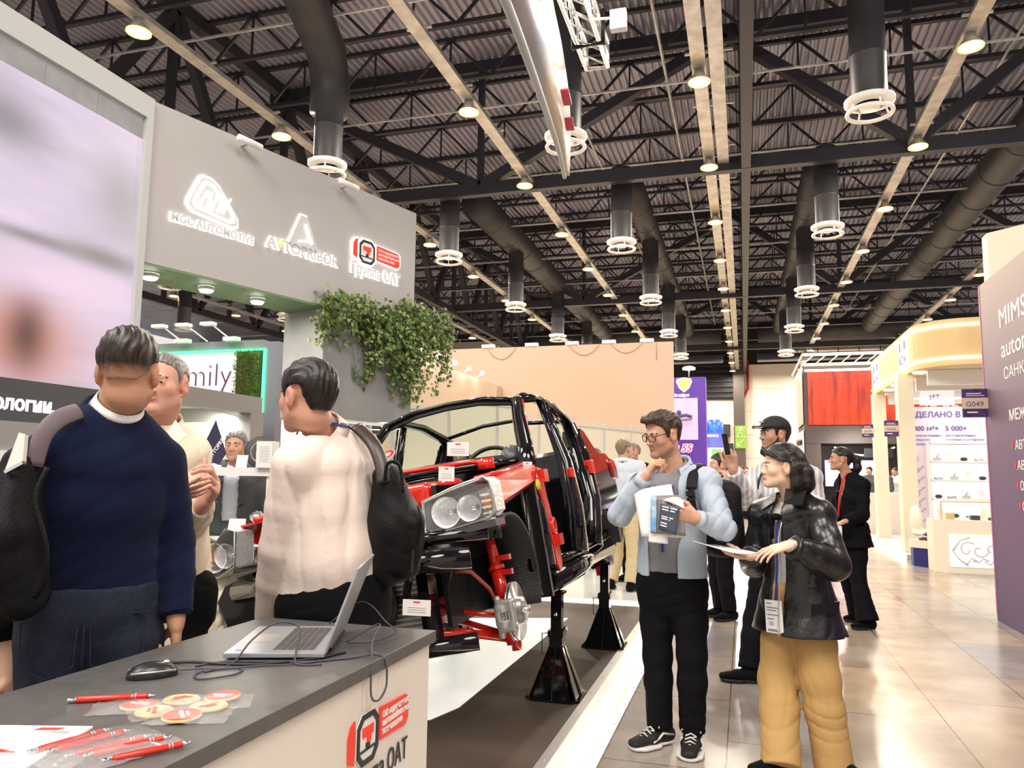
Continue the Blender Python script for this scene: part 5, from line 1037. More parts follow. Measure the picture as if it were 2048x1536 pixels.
# ---------------------------------------------------------------- white counter in the foreground
M_top = mat('counter_top_grey', (.115, .11, .105), .42, noise=.15, nscale=30); M_cbody = mat('counter_cream', (.74, .68, .6), .5)
ct = thing('counter', 'white counter with dark grey top and red and black company logo in the foreground', 'counter', (-1.26, 1.1, .06))
MB().box(-1.58, -.3, .915, -.945, 2.335, .95).build('counter_top', M_top, ct, True, bevel=.002); MB().box(-1.55, -.28, .061, -.96, 2.315, .915).build('body', M_cbody, ct, True)
FC = frame((-.958, 1.842, .695), (0, 1, 0), (0, 0, 1)); oct_logo(FC, .118, ct, False)
sz = fit_text('Группа ОАТ', .36); text('logo_lettering', 'Группа ОАТ', sz*1.25, frame((-.956, 1.79, .628), (0, 1, 0), (0, 0, 1)), M_ink, ct, sx=1/1.25, bold=.0006, ext=.001)
ZC = .9505
# laptop
M_lap = mat('laptop_silver', (.42, .43, .46), .35, .5); M_key = mat('key_dark', (.09, .08, .08), .5)
Hh = nrm((-.348, .937, 0)); Pp = V3((-.937, -.348, 0)); B0 = V3((-1.075, 1.872, ZC))
lp_ = thing('laptop', 'open silver laptop seen from its side on the grey counter top', 'laptop', B0)
LF = Matrix(((Hh[0], Pp[0], 0, 0), (Hh[1], Pp[1], 0, 0), (0, 0, 1, 0), (0, 0, 0, 1)))   # x along the hinge, y towards the user
MB().box(0, 0, .006, .36, .262, .018, LF).build('base', M_lap, lp_, bevel=.002)
b = MB(); b.box(.035, .03, .0182, .325, .145, .0186, LF); b.build('keyboard_well', M_galv, lp_)
b = MB()
for r in range(6):
    for k in range(15): b.box(.038+k*.0192, .034+r*.0186, .0186, .038+k*.0192+.0155, .034+r*.0186+.0148, .0205, LF)
b.build('keyboard', M_key, lp_); MB().box(.13, .165, .0182, .24, .245, .0187, LF).build('touchpad', M_galv, lp_)
b = MB(); b.box(.028, .225, .0182, .045, .24, .0186, LF).build('sticker', mat('sticker_blue', (.1, .2, .6), .4), lp_)
la = math.radians(20); SF = LF @ Matrix.Translation((0, .002, .016)) @ Matrix.Rotation(la, 4, 'X')
MB().box(0, -.006, 0, .36, 0, .238, SF).build('lid', M_lap, lp_, bevel=.002); MB().box(.006, .0002, .012, .354, .0012, .232, SF).build('screen', mat('screen_grey', (.3, .33, .33), .2, emit=.12, ecol=(.7, .8, .8)), lp_)
MB().box(.06, -.012, -.004, .3, .004, .006, SF).build('hinge', M_black, lp_)
b = MB(); b.box(.0, .01, 0, .36, .02, .006, LF); b.build('foot', M_black, lp_)
def cable(name, pts, r, lab, m=None):
    P = [interp(pts, i/60) for i in range(61)]
    return tag(MB().tube(P, r, 7).build(name, m or M_black), lab, 'cable')
M_cab = mat('cable_plum', (.07, .06, .09), .5)
def cz(x, y, z=.003): return V3((x, y, ZC+z))
cable('power_cable', [cz(-1.08, 2.0, .02), cz(-1.02, 2.08, .06), cz(-.99, 1.98, .035), cz(-.95, 1.9, .0), V3((-.938, 1.88, .87)), V3((-.935, 1.92, .85)), V3((-.938, 1.97, .88)), cz(-.95, 1.96, .002), cz(-1.02, 1.9), cz(-1.1, 1.83), cz(-1.2, 1.8), cz(-1.3, 1.76), cz(-1.34, 1.7)], .0028, 'thin dark cable looping over the counter edge behind the laptop', M_cab)
cable('charging_cable', [cz(-1.28, 1.66), cz(-1.27, 1.75), cz(-1.26, 1.82, .05), cz(-1.24, 1.9, .08), cz(-1.2, 1.95, .06), cz(-1.14, 1.84, .02), cz(-1.11, 1.8), cz(-1.05, 1.82)], .0026, 'thin plum cable arching over the laptop keyboard', M_cab)
cable('hinge_cable', [cz(-1.26, 2.22, .02), cz(-1.16, 2.2, .09), cz(-1.08, 2.14, .1), cz(-1.02, 2.12, .06), cz(-.99, 2.13, .03), cz(-1.03, 2.08, .01), cz(-1.09, 2.03, .01)], .0022, 'thin dark cable curling behind the laptop screen', M_cab)
cable('mouse_cable', [cz(-1.33, 1.63, .01), cz(-1.29, 1.69), cz(-1.22, 1.72), cz(-1.2, 1.66), cz(-1.25, 1.6), cz(-1.29, 1.66), cz(-1.2, 1.75), cz(-1.13, 1.79), cz(-1.08, 1.84)], .0022, 'grey looping wire of the computer mouse', M_cab)
cable('black_cable', [cz(-1.43, 1.7), cz(-1.36, 1.72, .006), cz(-1.28, 1.74), cz(-1.2, 1.77), cz(-1.1, 1.86, .004), cz(-1.06, 1.96)], .0036, 'thicker black cable running past the mouse towards the laptop')
ms = thing('computer_mouse', 'black wired computer mouse with grey sides on the counter', 'mouse', (-1.375, 1.59, ZC)); s_ = SDF(.0022)
ma = math.atan2(.104, .092); md = V3((math.cos(ma), math.sin(ma), 0)); mr_ = V3((-md[1], md[0], 0)); MM = np.column_stack([md, mr_, (0, 0, 1)])
s_.ell((0, 0, .006), (.058, .031, .030), MM, k=.004).boxp((0, 0, -.03), (.2, .2, .03), rd=.001, k=.001, op='s')
o = s_.mesh('body', mat('mouse_black', (.02, .02, .022), .3)); o.parent = ms
MB().tube([V3(p) for p in [(-md*.05+mr_*.022+V3((0, 0, .016))), (mr_*.0305+V3((0, 0, .017))), (md*.05+mr_*.018+V3((0, 0, .014)))]], .003, 6).tube([V3(p) for p in [(-md*.05-mr_*.022+V3((0, 0, .016))), (-mr_*.0305+V3((0, 0, .017))), (md*.05-mr_*.018+V3((0, 0, .014)))]], .003, 6).build('side_strip', M_galv, ms)
wl = MB(); wl.lathe([(.0, -.004), (.009, -.003), (.009, .003), (0, .004)], md*.03+V3((0, 0, .028)), mr_, 14); wl.build('scroll_wheel', M_galv, ms)
M_pen = mat('pen_red', (.66, .03, .015), .3, coat=.3)
def pen(p, d, lab, L=.135, r=.0055, grp=None):
    d = nrm(d); o = thing('pen', lab, 'pen', p, group=grp); q = lambda t: V3((0, 0, 0))+d*t
    MB().tube([q(.018), q(.02), q(L-.02), q(L-.018)], [r*.8, r, r, r*.9], 12).build('barrel', M_pen, o)
    MB().tube([q(L-.018), q(L-.006), q(L)], [r*.85, r*.5, .0015], 10).build('tip', M_chrome, o); MB().tube([q(0), q(.002), q(.018)], [r*.5, r*.65, r*.8], 10).build('push_button', M_chrome, o)
    s = nrm(np.cross(d, (0, 0, 1))); MB().beam(q(.0)-s*r*1.3+V3((0, 0, .001)), q(.04)-s*r*1.3, .003, .0014).build('clip', M_chrome, o)
    b = MB(); b.tube([q(L*.72), q(L*.735)], r*1.03, 12).tube([q(L*.755), q(L*.77)], r*1.03, 12); b.build('ring', M_chrome, o); return o
pen((-1.388, 1.357, ZC+.0065), (.15, .093, 0), 'single red ballpoint pen with chrome ends lying loose on the counter', .175, .0065)
M_bag = mat('clear_bag', (.95, .95, .95), .12, alpha=.22, spec=1, coat=1, bump=1, bscale=45)
def bag(name, c, ang, w, l, h, lab, seed, parent=None):
    r = np.random.RandomState(seed); n, m_ = 14, 9; c_, s__ = math.cos(ang), math.sin(ang); vs = []
    for i in range(n+1):
        for j in range(m_+1):
            u, v = i/n-.5, j/m_-.5; z = h*max(0, 1-(2*abs(u))**3)*max(0, 1-(2*abs(v))**2)+.0012+.003*r.rand(); x, y = u*l+r.normal()*.001, v*w+r.normal()*.0015
            vs.append((c[0]+x*c_-y*s__, c[1]+x*s__+y*c_, ZC+z))
    b = MB().add(vs, [(i*(m_+1)+j, (i+1)*(m_+1)+j, (i+1)*(m_+1)+j+1, i*(m_+1)+j+1) for i in range(n) for j in range(m_)], True)
    return tag(b.build(name, M_bag), lab, 'plastic bag', 'clear plastic bags on the counter')
M_wood = mat('magnet_wood', (.75, .52, .22), .5); M_mred = mat('magnet_red', (.7, .08, .04), .4); M_myel = mat('magnet_cream', (.8, .66, .38), .45, col2=(.7, .3, .15), nscale=50)
discs = [((-1.225, 1.385), 1, 'red round magnet at the left of the group of magnets'), ((-1.165, 1.44), 0, 'cream round magnet in the middle back of the group'), ((-1.165, 1.36), 0, 'cream round magnet in the middle front of the group'), ((-1.10, 1.49), 1, 'red and white magnet at the far back of the group'), ((-1.085, 1.425), 0, 'cream round magnet at the right of the group'), ((-1.09, 1.35), 1, 'red round magnet nearest the counter edge')]
for k, ((x, y), rd_, lab) in enumerate(discs):
    o = thing('round_magnet', lab, 'magnet', (x, y, ZC+.0045+.002*(k % 2)), (.02*(k % 3-1), .03*(k % 2), k*1.1), group='souvenir magnets')
    MB().lathe([(0, -.002), (.038, -.002), (.0385, .001), (.036, .003)], n=28).build('wooden_disc', M_wood, o); MB().lathe([(0, .0032), (.036, .003)], n=28).build('printed_face', M_mred if rd_ else M_myel, o)
    b = MB(); b.box(-.022, -.004, .0034, .022, .004, .0042); b.box(-.012, .008, .0034, .014, .014, .0042); b.build('print', M_white if rd_ else M_mred, o)
for k, (c, a, w, l, lab) in enumerate((((-1.235, 1.375), .5, .10, .16, 'clear plastic bag over the leftmost red magnet'), ((-1.165, 1.40), .9, .13, .16, 'clear plastic bag over the middle magnets'), ((-1.095, 1.46), .5, .10, .15, 'clear plastic bag over the back magnets'), ((-1.085, 1.37), .4, .11, .16, 'clear plastic bag over the front magnets'))): bag('plastic_bag', c, a, w, l, .012+.001*k, lab, k)
for k in range(5):
    p = V3((-1.195+.037*k, 1.095+.012*k-.01*k, ZC+.008+.004*(k % 2))); pen(p+V3((.0, .0, 0)), (.035+.012*k, .13, 0), 'red pen in the clear bag near the counter corner, %s from the left' % ('first', 'second', 'third', 'fourth', 'fifth')[k], .15, .0062, 'bagged red pens')
bag('plastic_bag', (-1.105, 1.165), 1.25, .19, .22, .022, 'big clear plastic bag holding red pens', 9); bag('plastic_bag', (-1.16, 1.06), .3, .16, .16, .018, 'crumpled clear bag end beside the white folder', 11)
fd = thing('brochure_folder', 'white folder with red stripe and small red logo at the lower left of the counter', 'folder', (-1.3, 1.1, ZC)); F3 = frame((-1.385, 1.21, ZC+.001), (.962, .27, 0), (.42, -.9, 0))
ex = nrm((.955, .29, 0)); ey = nrm((.29, -.955, 0)); o0 = V3((-1.46, 1.175, ZC))-V3(fd.location)
def fq(pts, z): return [o0+ex*x+ey*y+V3((0, 0, z)) for x, y in pts]
b = MB(); P = fq([(0, 0), (.26, 0), (.26, .3), (0, .3)], .004); b.slab(P[3], P[2], P[1], P[0], .004); b.build('cover', M_white, fd)
b = MB(); b.add(fq([(0, .06), (.2, .14), (.2, .143), (0, .15)][::-1], .0046), [(0, 1, 2, 3)]); b.add(fq([(.17, .012), (.215, .012), (.205, .026), (.16, .026)][::-1], .0046), [(0, 1, 2, 3)]); b.build('red_stripe', M_mred, fd)
b = MB()
for k in range(3): b.add(fq([(.19+.01*k, .03+.006*k), (.235, .03+.006*k), (.235, .033+.006*k), (.19+.01*k, .033+.006*k)][::-1], .0046), [(0, 1, 2, 3)])
b.build('print_line', mat('print_slate', (.4, .42, .48), .5), fd)

# ---------------------------------------------------------------- figures
def skin_mat(nm, rough=.45):
    m = mat(nm, (.6, .35, .25), rough, spec=.35, attr='col', bump=.08, bscale=300)
    m.node_tree.nodes['Principled BSDF'].inputs['Subsurface Weight'].default_value = .08
    m.node_tree.nodes['Principled BSDF'].inputs['Subsurface Radius'].default_value = (.02, .008, .004)
    return m
M_skin = skin_mat('skin'); M_eye = mat('eye_white', (.5, .45, .42), .15); M_iris = mat('iris_brown', (.05, .025, .012), .1)
M_hair = mat('hair', (.02, .015, .01), .38, spec=.45, attr='col', bump=.12, bscale=400)
def fdir(a): a = math.radians(a); return V3((-math.sin(a), math.cos(a), 0))
def rdir(a): a = math.radians(a); return V3((math.cos(a), math.sin(a), 0))
def rotm(ax, t):
    ax = nrm(ax); c, s = math.cos(t), math.sin(t); x, y, z = ax
    return np.array([[c+x*x*(1-c), x*y*(1-c)-z*s, x*z*(1-c)+y*s], [y*x*(1-c)+z*s, c+y*y*(1-c), y*z*(1-c)-x*s], [z*x*(1-c)-y*s, z*y*(1-c)+x*s, c+z*z*(1-c)]])
class Person:
    def __init__(s, label, pos, a, H=1.75, z0=0, w=1.0, ah=None, pitch=0, roll=0, skin=(.58, .33, .22), fem=False, hs=1.0, al=None, vox=.005, group=None):
        s.root = thing('person', label, 'person', (pos[0], pos[1], z0), group=group); s.a = a; s.al = a if al is None else al; s.H = H; s.k = H/1.75; s.w = w; s.z0 = z0; s.fem = fem; s.skin = skin; s.vox = vox; s.hs = hs
        f, r = fdir(a), rdir(a); o = V3((pos[0], pos[1], z0)); k = s.k
        L = lambda x, y, z: o+r*x*k+f*y*k+V3((0, 0, z*k)); sw = (.165 if fem else .185)*w
        s.J = dict(pelvis=L(0, 0, .93), waist=L(0, .005, 1.07), chest=L(0, 0, 1.27), neck=L(0, -.025, 1.455), head=L(0, .015, 1.615), sh_r=L(sw, -.02, 1.40), sh_l=L(-sw, -.02, 1.40),
            el_r=L(sw+.05, -.04, 1.12), el_l=L(-sw-.05, -.04, 1.12), wr_r=L(sw+.06, .04, .87), wr_l=L(-sw-.06, .04, .87))
        f2, r2 = fdir(s.al), rdir(s.al); L2 = lambda x, y, z: o+r2*x*k+f2*y*k+V3((0, 0, z*k))
        s.J.update(hip_r=L2(.09, 0, .90), hip_l=L2(-.09, 0, .90), kn_r=L2(.095, .02, .49), kn_l=L2(-.095, .02, .49), an_r=L2(.1, -.03, .085), an_l=L2(-.1, -.03, .085))
        s.foot = dict(r=s.al-10, l=s.al+10); s.hand = {}; s.set_head(a if ah is None else ah, pitch, roll)
    def set_head(s, ah, pitch, roll):
        s.ah = ah; M = np.column_stack([rdir(ah), fdir(ah), V3((0, 0, 1))]); M = rotm(M[:, 0], math.radians(pitch)) @ M; M = rotm(M[:, 1], math.radians(roll)) @ M; s.Hm = M
    def shift_lower(s, d):
        for k in ('hip_r', 'hip_l', 'kn_r', 'kn_l', 'an_r', 'an_l', 'pelvis'): s.J[k] = s.J[k]+V3(d)
    def h(s, x, y, z): return s.J['head']+s.Hm @ (V3((x, y, z))*s.hs)
    def hl(s, v): return (v-s.J['head']) @ s.Hm/s.hs
    def tr(s): return nrm(V3(s.J['sh_r'])-V3(s.J['sh_l']))
    def torso(s, S_, inf=0, top=True, hem=None, k=.022, belly=0, flare=0, flat=(0, 0), front=0):
        J, w, kk = s.J, s.w, s.k; f = fdir(s.a)
        sc = (J['sh_r']+J['sh_l'])/2; r = s.tr(); hr = rdir(s.al)
        P = [J['pelvis'], J['waist']+f*front, J['chest']+f*front*.5, sc*1.0+V3((0, 0, -.03))]
        R = [(.168*w+inf, .115*w+inf), (.148*w+inf+belly*.4, .105*w+inf+belly), (.165*w+inf, .118*w+inf), (.155*w+inf, .09*w+inf)]
        if s.fem: R[1] = (.125*w+inf, .09*w+inf); R[2] = (.145*w+inf, .105*w+inf)
        if hem is not None:
            up = P[1]-P[0]; 
            if hem < 0: P = [P[0]+nrm(up)*hem]+P; R = [(R[0][0]+flare, R[0][1]+flare)]+R
            else: P[0] = P[0]+nrm(up)*hem
        rr = [hr]+[r]*(len(P)-2)
        S_.chain(P, R, rr, k, flat)
        if top:
            n0 = J['neck']
            for q in ('sh_r', 'sh_l'): S_.cone(n0*.55+J[q]*.45+V3((0, 0, .0)), J[q], .055*kk+inf*.7, .055*kk+inf*.9, k=.04)
            S_.cone(sc+V3((0, 0, -.02)), n0+V3((0, 0, -.01)), (.11*w+inf, .075+inf), (.062+inf*.5, .06+inf*.5), r, k=.04)
    def arm(s, S_, q, r, k=.02, flat=0, end=1.0, start=0):
        J = s.J; a, b, c = J['sh_'+q], J['el_'+q], J['wr_'+q]; c2 = b+(c-b)*end
        m1 = a*.5+b*.5; m2 = b*.55+c2*.45
        S_.chain([a, m1, b], [r[0], (r[0]+r[1])/2, r[1]], None, k); S_.chain([b, m2, c2], [r[1], (r[1]*.55+r[2]*.45)*1.03, r[2]], None, k, (0, flat))
    def leg(s, S_, q, r, k=.03, flat=0, end=1.0):
        J = s.J; a, b, c = J['hip_'+q], J['kn_'+q], J['an_'+q]; c2 = b+(c-b)*end
        S_.chain([a, (a+b)/2, b], [r[0], (r[0]+r[1])/2*1.02, r[1]], None, k); S_.chain([b, b*.65+c2*.35, c2], [r[1], r[1]*.97+.0*r[2], r[2]], None, k, (0, flat))
    def hand_geo(s, S_, q):
        J = s.J; W = J['wr_'+q]; sp = s.hand.get(q, {}); fa = nrm(W-J['el_'+q]); d = nrm(sp.get('d', fa)); sd = 1 if q == 'r' else -1
        n = sp.get('n'); n = nrm(-s.tr()*sd if n is None else n); n = nrm(n-d*(n @ d)); t = np.cross(d, n)*sd
        h = s.k*(.93 if s.fem else 1.0)*sp.get('s', 1.0); C_ = lambda x, y, z: W+(d*x+t*y+n*z)*h
        S_.cone(C_(-.02, 0, 0), C_(.02, 0, 0), (.026*h, .021*h), (.03*h, .02*h), t, k=.012)
        S_.cone(C_(.02, 0, 0), C_(.085, 0, 0), (.031*h, .018*h), (.038*h, .0135*h), t, k=.012)
        S_.cone(C_(.03, .022, .008), C_(.05, .03, .012), .016*h, .014*h, k=.012)
        cu = sp.get('curl', (.35, .4, .45, .5)); cu = cu if isinstance(cu, (list, tuple)) else (cu,)*4; spr = sp.get('spread', .06)
        tips = {}
        for i, (x, y, ls, rad) in enumerate(((.088, .029, (.044, .026, .022), .0092), (.094, .0095, (.048, .030, .023), .0094), (.089, -.0105, (.044, .027, .022), .009), (.08, -.029, (.034, .021, .019), .0082))):
            p = C_(x, y, 0); ang = 0; c = cu[i]; c3 = c if isinstance(c, (list, tuple)) else (c*.8, c*1.1, c*.7); dd = nrm(d+t*spr*(1.2-.8*i))
            S_.cone(C_(.05, y*.8, 0), p, .011*h, rad*1.05*h, k=.008)
            for j, l in enumerate(ls):
                ang += c3[j]; v = dd*math.cos(ang)+n*math.sin(ang); p2 = p+v*l*h; S_.cone(p, p2, rad*h*(1-.1*j), rad*h*(.9-.1*j), k=.003); p = p2
            tips[i] = p
        p = C_(.03, .03, .008); tv = sp.get('thumb', ((.5, .8, .35), (.85, .35, .3)))
        for j, (l, rad) in enumerate(((.042, .0125), (.034, .0105), (.025, .0095))):
            v = tv[min(j, len(tv)-1)]; v = nrm(d*v[0]+t*v[1]+n*v[2]); p2 = p+v*l*h; S_.cone(p, p2, rad*h, rad*h*.88, k=.006); p = p2
        s.tips = tips
    def head_geo(s, S_, jaw=1.0, nose=1.0, lips=1.0):
        h, M, q = s.h, s.Hm, s.hs; E = lambda c, r, k=.012, op='u': S_.ell(h(*c), V3(r)*q, M, k, op); Cn = lambda a, b, r, r2=None, k=.01, op='u': S_.cone(h(*a), h(*b), r*q, (r2 or r)*q, k=k*q, op=op)
        f = .93 if s.fem else 1.0
        E((0, -.018, .032), (.076, .098, .086)); E((0, .022, -.02), (.066*f, .07, .085), .02); E((0, .03, -.068), (.052*jaw*f, .052, .045*f), .025)
        Cn((-.05*jaw*f, -.0, -.065), (-.012, .072, -.1*f), .018, .015, .03); Cn((.05*jaw*f, -.0, -.065), (.012, .072, -.1*f), .018, .015, .03)
        E((0, .078, -.1*f), (.019, .014, .015), .018)
        if not s.fem: Cn((-.03, .078, .019), (.03, .078, .019), .011, k=.016)
        E((-.042, .055, -.025), (.022, .022, .022), .02); E((.042, .055, -.025), (.022, .022, .022), .02)
        for x in (-.031, .031): E((x, .098, .0), (.0185, .013, .0115), .010, 's'); E((x, .0755, 0), (.0142, .0142, .0132), .003); E((x, .0905, -.001), (.0108, .007, .0030), .0025, 's')
        Cn((0, .083, .012), (0, .107*nose-.002, -.03), .0085, .0115, .010)
        for x in (-.011, .011): E((x, .095, -.033), (.0085, .0115, .0075), .006); E((x*.75, .1, -.0405), (.0035, .004, .003), .002, 's')
        Cn((-.022, .078, -.066), (0, .092, -.0625), .0045, .006*lips, .005); Cn((.022, .078, -.066), (0, .092, -.0625), .0045, .006*lips, .005); Cn((-.018, .08, -.0705), (.018, .08, -.0705), .006*lips, k=.006); E((0, .0845, -.0728), (.013, .0075, .0062*lips), .004)
        Cn((-.021, .088, -.0675), (.021, .088, -.0675), .0016, k=.002, op='s')
        for x in (-1, 1):
            E((.079*x, -.01, -.01), (.013, .022, .035), .007); E((.091*x, -.003, -.006), (.008, .012, .021), .006, 's'); Cn((.078*x, -.014, -.038), (.074*x, -.0, -.045), .008, .006, .006)
        Cn((0, -.03, -.04), (0, -.026, -.075), .054*f, .052*f, .02)
        nb = s.J['neck']; S_.cone(h(0, -.022, -.07), nb+V3((0, 0, .01)), .051*f*q, .060*f, k=.025)
    def colour(s, stub=0, blush=.15, lip=None, dark=None):
        base = V3(s.skin); lip = V3(lip) if lip is not None else base*V3((.85, .6, .62))
        def fn(v):
            c = np.tile(base, (len(v), 1)); l = s.hl(v); x, y, z = l.T; hd = (z > -.16) & (np.abs(x) < .12) & (np.abs(y) < .15)
            m = np.exp(-((x/.022)**2)**2-(((z+.068)/.0105)**2)**2)*(y > .07)*hd; 
            if stub: 
                st = np.clip((-.035-z)/.03, 0, 1)*np.clip((y+.02)/.03, 0, 1)*hd*stub*(z > -.13); c = c*(1-st[:, None])+(base*V3((.45, .45, .5)))[None]*st[:, None]
            b = np.exp(-((np.abs(x)-.042)/.02)**2-((z+.028)/.02)**2)*(y > .03)*hd*blush; c = c*(1-b[:, None])+(base*V3((1.08, .72, .68)))[None]*b[:, None]
            n_ = np.exp(-(x/.014)**2-((z+.03)/.014)**2)*(y > .09)*hd*blush; c = c*(1-n_[:, None])+(base*V3((1.05, .75, .7)))[None]*n_[:, None]
            e = np.exp(-((np.abs(x)-.078)/.014)**2)*(np.abs(y) < .03)*hd*(np.abs(z) < .05)*.5; c = c*(1-e[:, None])+(base*V3((1.06, .72, .66)))[None]*e[:, None]
            c = c*(1-m[:, None])+lip[None]*m[:, None]; return c
        return fn
    def body(s, stub=0, blush=.25, lip=None, **k):
        S_ = SDF(s.vox); s.torso(S_, -.012); K = s.k*(.88 if s.fem else 1)
        for q in 'rl':
            s.arm(S_, q, (.05*K, .04*K, .027*K)); s.leg(S_, q, (.078*s.k, .052*s.k, .036*s.k)); s.hand_geo(S_, q)
            J = s.J; fd = fdir(s.foot[q]); a = J['an_'+q]; S_.chain([a, a+V3((0, 0, -.045))-fd*.03, a+fd*.08+V3((0, 0, -.055)), a+fd*.12+V3((0, 0, -.062))], [.032, .022, .02, .012], None, .02)
        s.head_geo(S_, **k); s.b = S_.mesh('body', M_skin, s.root, vcol=s.colour(stub, blush, lip)); return s
    def mb(s, m, name, material, parent=None):
        o = m.build(name, material); par = parent or s.root
        d = Vector(s.root.location)
        for v in o.data.vertices: v.co -= d
        o.parent = par; return o
    def eyes(s, brow=(.02, .012, .008), look=(0, 0), bw=.006, m_iris=None, lash=False):
        m = MB(); [m.sphere(s.h(x, .0738, 0), .0134*s.hs, 14, 10) for x in (-.031, .031)]; s.mb(m, 'eyes', M_eye)
        m = MB()
        for x in (-.031, .031):
            c = s.h(x, .0738, 0); d = nrm(s.Hm @ V3((look[0], 1, look[1]))); m.lathe([(0, .0138*s.hs), (.0045*s.hs, .0133*s.hs), (.0064*s.hs, .0124*s.hs)], c, d, 14)
        s.mb(m, 'iris', m_iris or M_iris)
        m = MB()
        for x in (-1, 1): m.tube([s.h(.013*x, .089, .019), s.h(.03*x, .087, .0235), s.h(.05*x, .0705, .018)], [bw*s.hs, bw*s.hs*.9, bw*.4*s.hs], 8, flat=.55, up=s.Hm[:, 1])
        if lash:
            for x in (-1, 1): m.tube([s.h(.02*x, .0885, .0035), s.h(.031*x, .0895, .0055), s.h(.044*x, .082, .002)], .0012*s.hs, 6)
        s.mb(m, 'eyebrows', mat('brow_hair', brow, .6, bump=.4, bscale=300))
    def hair(s, col, line, t=.012, extra=None, name='hair', strand=.0022, vox=None, fade=None, nape=2.2, low=.3):
        """line: list of (y, z) in head space: hair stays above it; col = (dark, light)"""
        S_ = SDF(vox or min(s.vox, .005)); q, M = s.hs, s.Hm; S_.ell(s.h(0, -.018, .032), V3((.076+t*.75, .098+t, .086+t))*q, M, .01); S_.ell(s.h(0, -.036, -.018), V3((.062+t*low, .068+t*low, .07))*q, M, .02)
        if extra: extra(S_)
        c = s.J['head']; ys, zs = zip(*line)
        def loc(x, y, z):
            X, Y, Z = x-c[0], y-c[1], z-c[2]; return [(X*M[0][i]+Y*M[1][i]+Z*M[2][i])/q for i in range(3)]
        def cut(x, y, z):
            lx, ly, lz = loc(x, y, z); n = np.clip((-.025-ly)/.02, 0, 1)*nape
            return (np.interp(ly, ys, zs)+np.maximum(np.abs(lx)-.04, 0)*n*(lz < .03)-lz)*q*.75
        S_.raw(cut, c-.4, c+.4, 'i')
        def dsp(x, y, z):
            lx, ly, lz = loc(x, y, z); return strand*(np.sin(lx*300+3*np.sin(ly*40+lz*25))+.7*np.sin(lx*150+ly*80+2.5*np.sin(lz*45)))*np.clip((lz+.05)/.05, .2, 1)
        def vc(v):
            lx, ly, lz = s.hl(v).T; k = .5+.3*np.sin(lx*700+5*np.sin(ly*50+lz*30))+.2*np.sin(lx*330+ly*260+4*np.sin(lz*60)); k = np.clip(k, 0, 1)[:, None]
            cc = V3(col[0])*(1-k)+V3(col[1])*k
            if fade: f_ = np.clip((fade[0]-lz)/(fade[0]-fade[1]), 0, 1)[:, None]; cc = cc*(1-f_)+V3(s.skin)*V3((.95, .93, .92))*f_
            return cc
        return S_.mesh(name, M_hair, s.root, disp=dsp if strand else None, vcol=vc)
    def top(s, m, inf=.016, hem=-.02, sl=(.075, .066, .045), sl_end=.97, name='shirt', belly=0, flare=.005, amp=.004, seed=1, opening=None, vox=None, sc=1.0, front=0, neck=.072, extra=None):
        S_ = SDF(vox or max(s.vox*1.3, .006)); J = s.J
        s.torso(S_, inf, True, hem, belly=belly, flare=flare, flat=(1, 0), front=front)
        nu = nrm(s.h(0, -.022, -.06)-J['neck'])
        if opening:
            th = opening.get('th', .014); T2 = SDF(1); s.torso(T2, inf-th, True, hem-.1, belly=belly, flare=flare, front=front); S_.p += [(f_, a, b, 's', .008) for f_, a, b, o_, k_ in T2.p]
            o = (J['sh_r']+J['sh_l'])/2; r, f = s.tr(), nrm(np.cross(V3((0, 0, 1)), s.tr())); zt, zb = J['neck'][2]+.03, J['pelvis'][2]+hem-.05
            xs = opening['x']; zz = opening['z']
            def wed(x, y, z):
                X, Y, Z = x-o[0], y-o[1], z-o[2]; lx = X*r[0]+Y*r[1]; ly = X*f[0]+Y*f[1]; q = Z/(zt-zb)
                l0 = np.interp(z, zz, xs[0]); l1 = np.interp(z, zz, xs[1]); return np.maximum(np.maximum(lx-l1, l0-lx), -ly+.0)+Z*0
            S_.raw(wed, V3(o)-(.5, .5, .9), V3(o)+(.5, .5, .2), 's', .006)
        S_.cone(J['neck']-nu*.0+V3((0, 0, .012)), J['neck']+nu*.12, neck, neck+.01, k=.008, op='s', flat=(0, 0))
        for q in 'rl': s.arm(S_, q, sl, .012, 1, sl_end)
        if extra: extra(S_)
        return S_.mesh(name, m, s.root, disp=folds(amp, sc, seed) if amp else None)
    def trousers(s, m, r=(.1, .078, .07), end=.97, name='trousers', amp=.003, seed=2, top=.06, inf=.016, vox=None, belly=0):
        S_ = SDF(vox or max(s.vox*1.3, .006)); J = s.J; hr = rdir(s.al); w = s.w; up = nrm(J['waist']-J['pelvis'])
        S_.chain([J['pelvis']-up*.05, J['pelvis']+up*.02, J['pelvis']+up*(.02+top)], [(.165*w+inf, .115*w+inf), (.168*w+inf, .12*w+inf+belly*.3), (.155*w+inf, .112*w+inf+belly*.5)], hr, .04, (0, 1))
        for q in 'rl': s.leg(S_, q, r, .03, 1, end)
        return S_.mesh(name, m, s.root, disp=folds(amp, 1.0, seed))
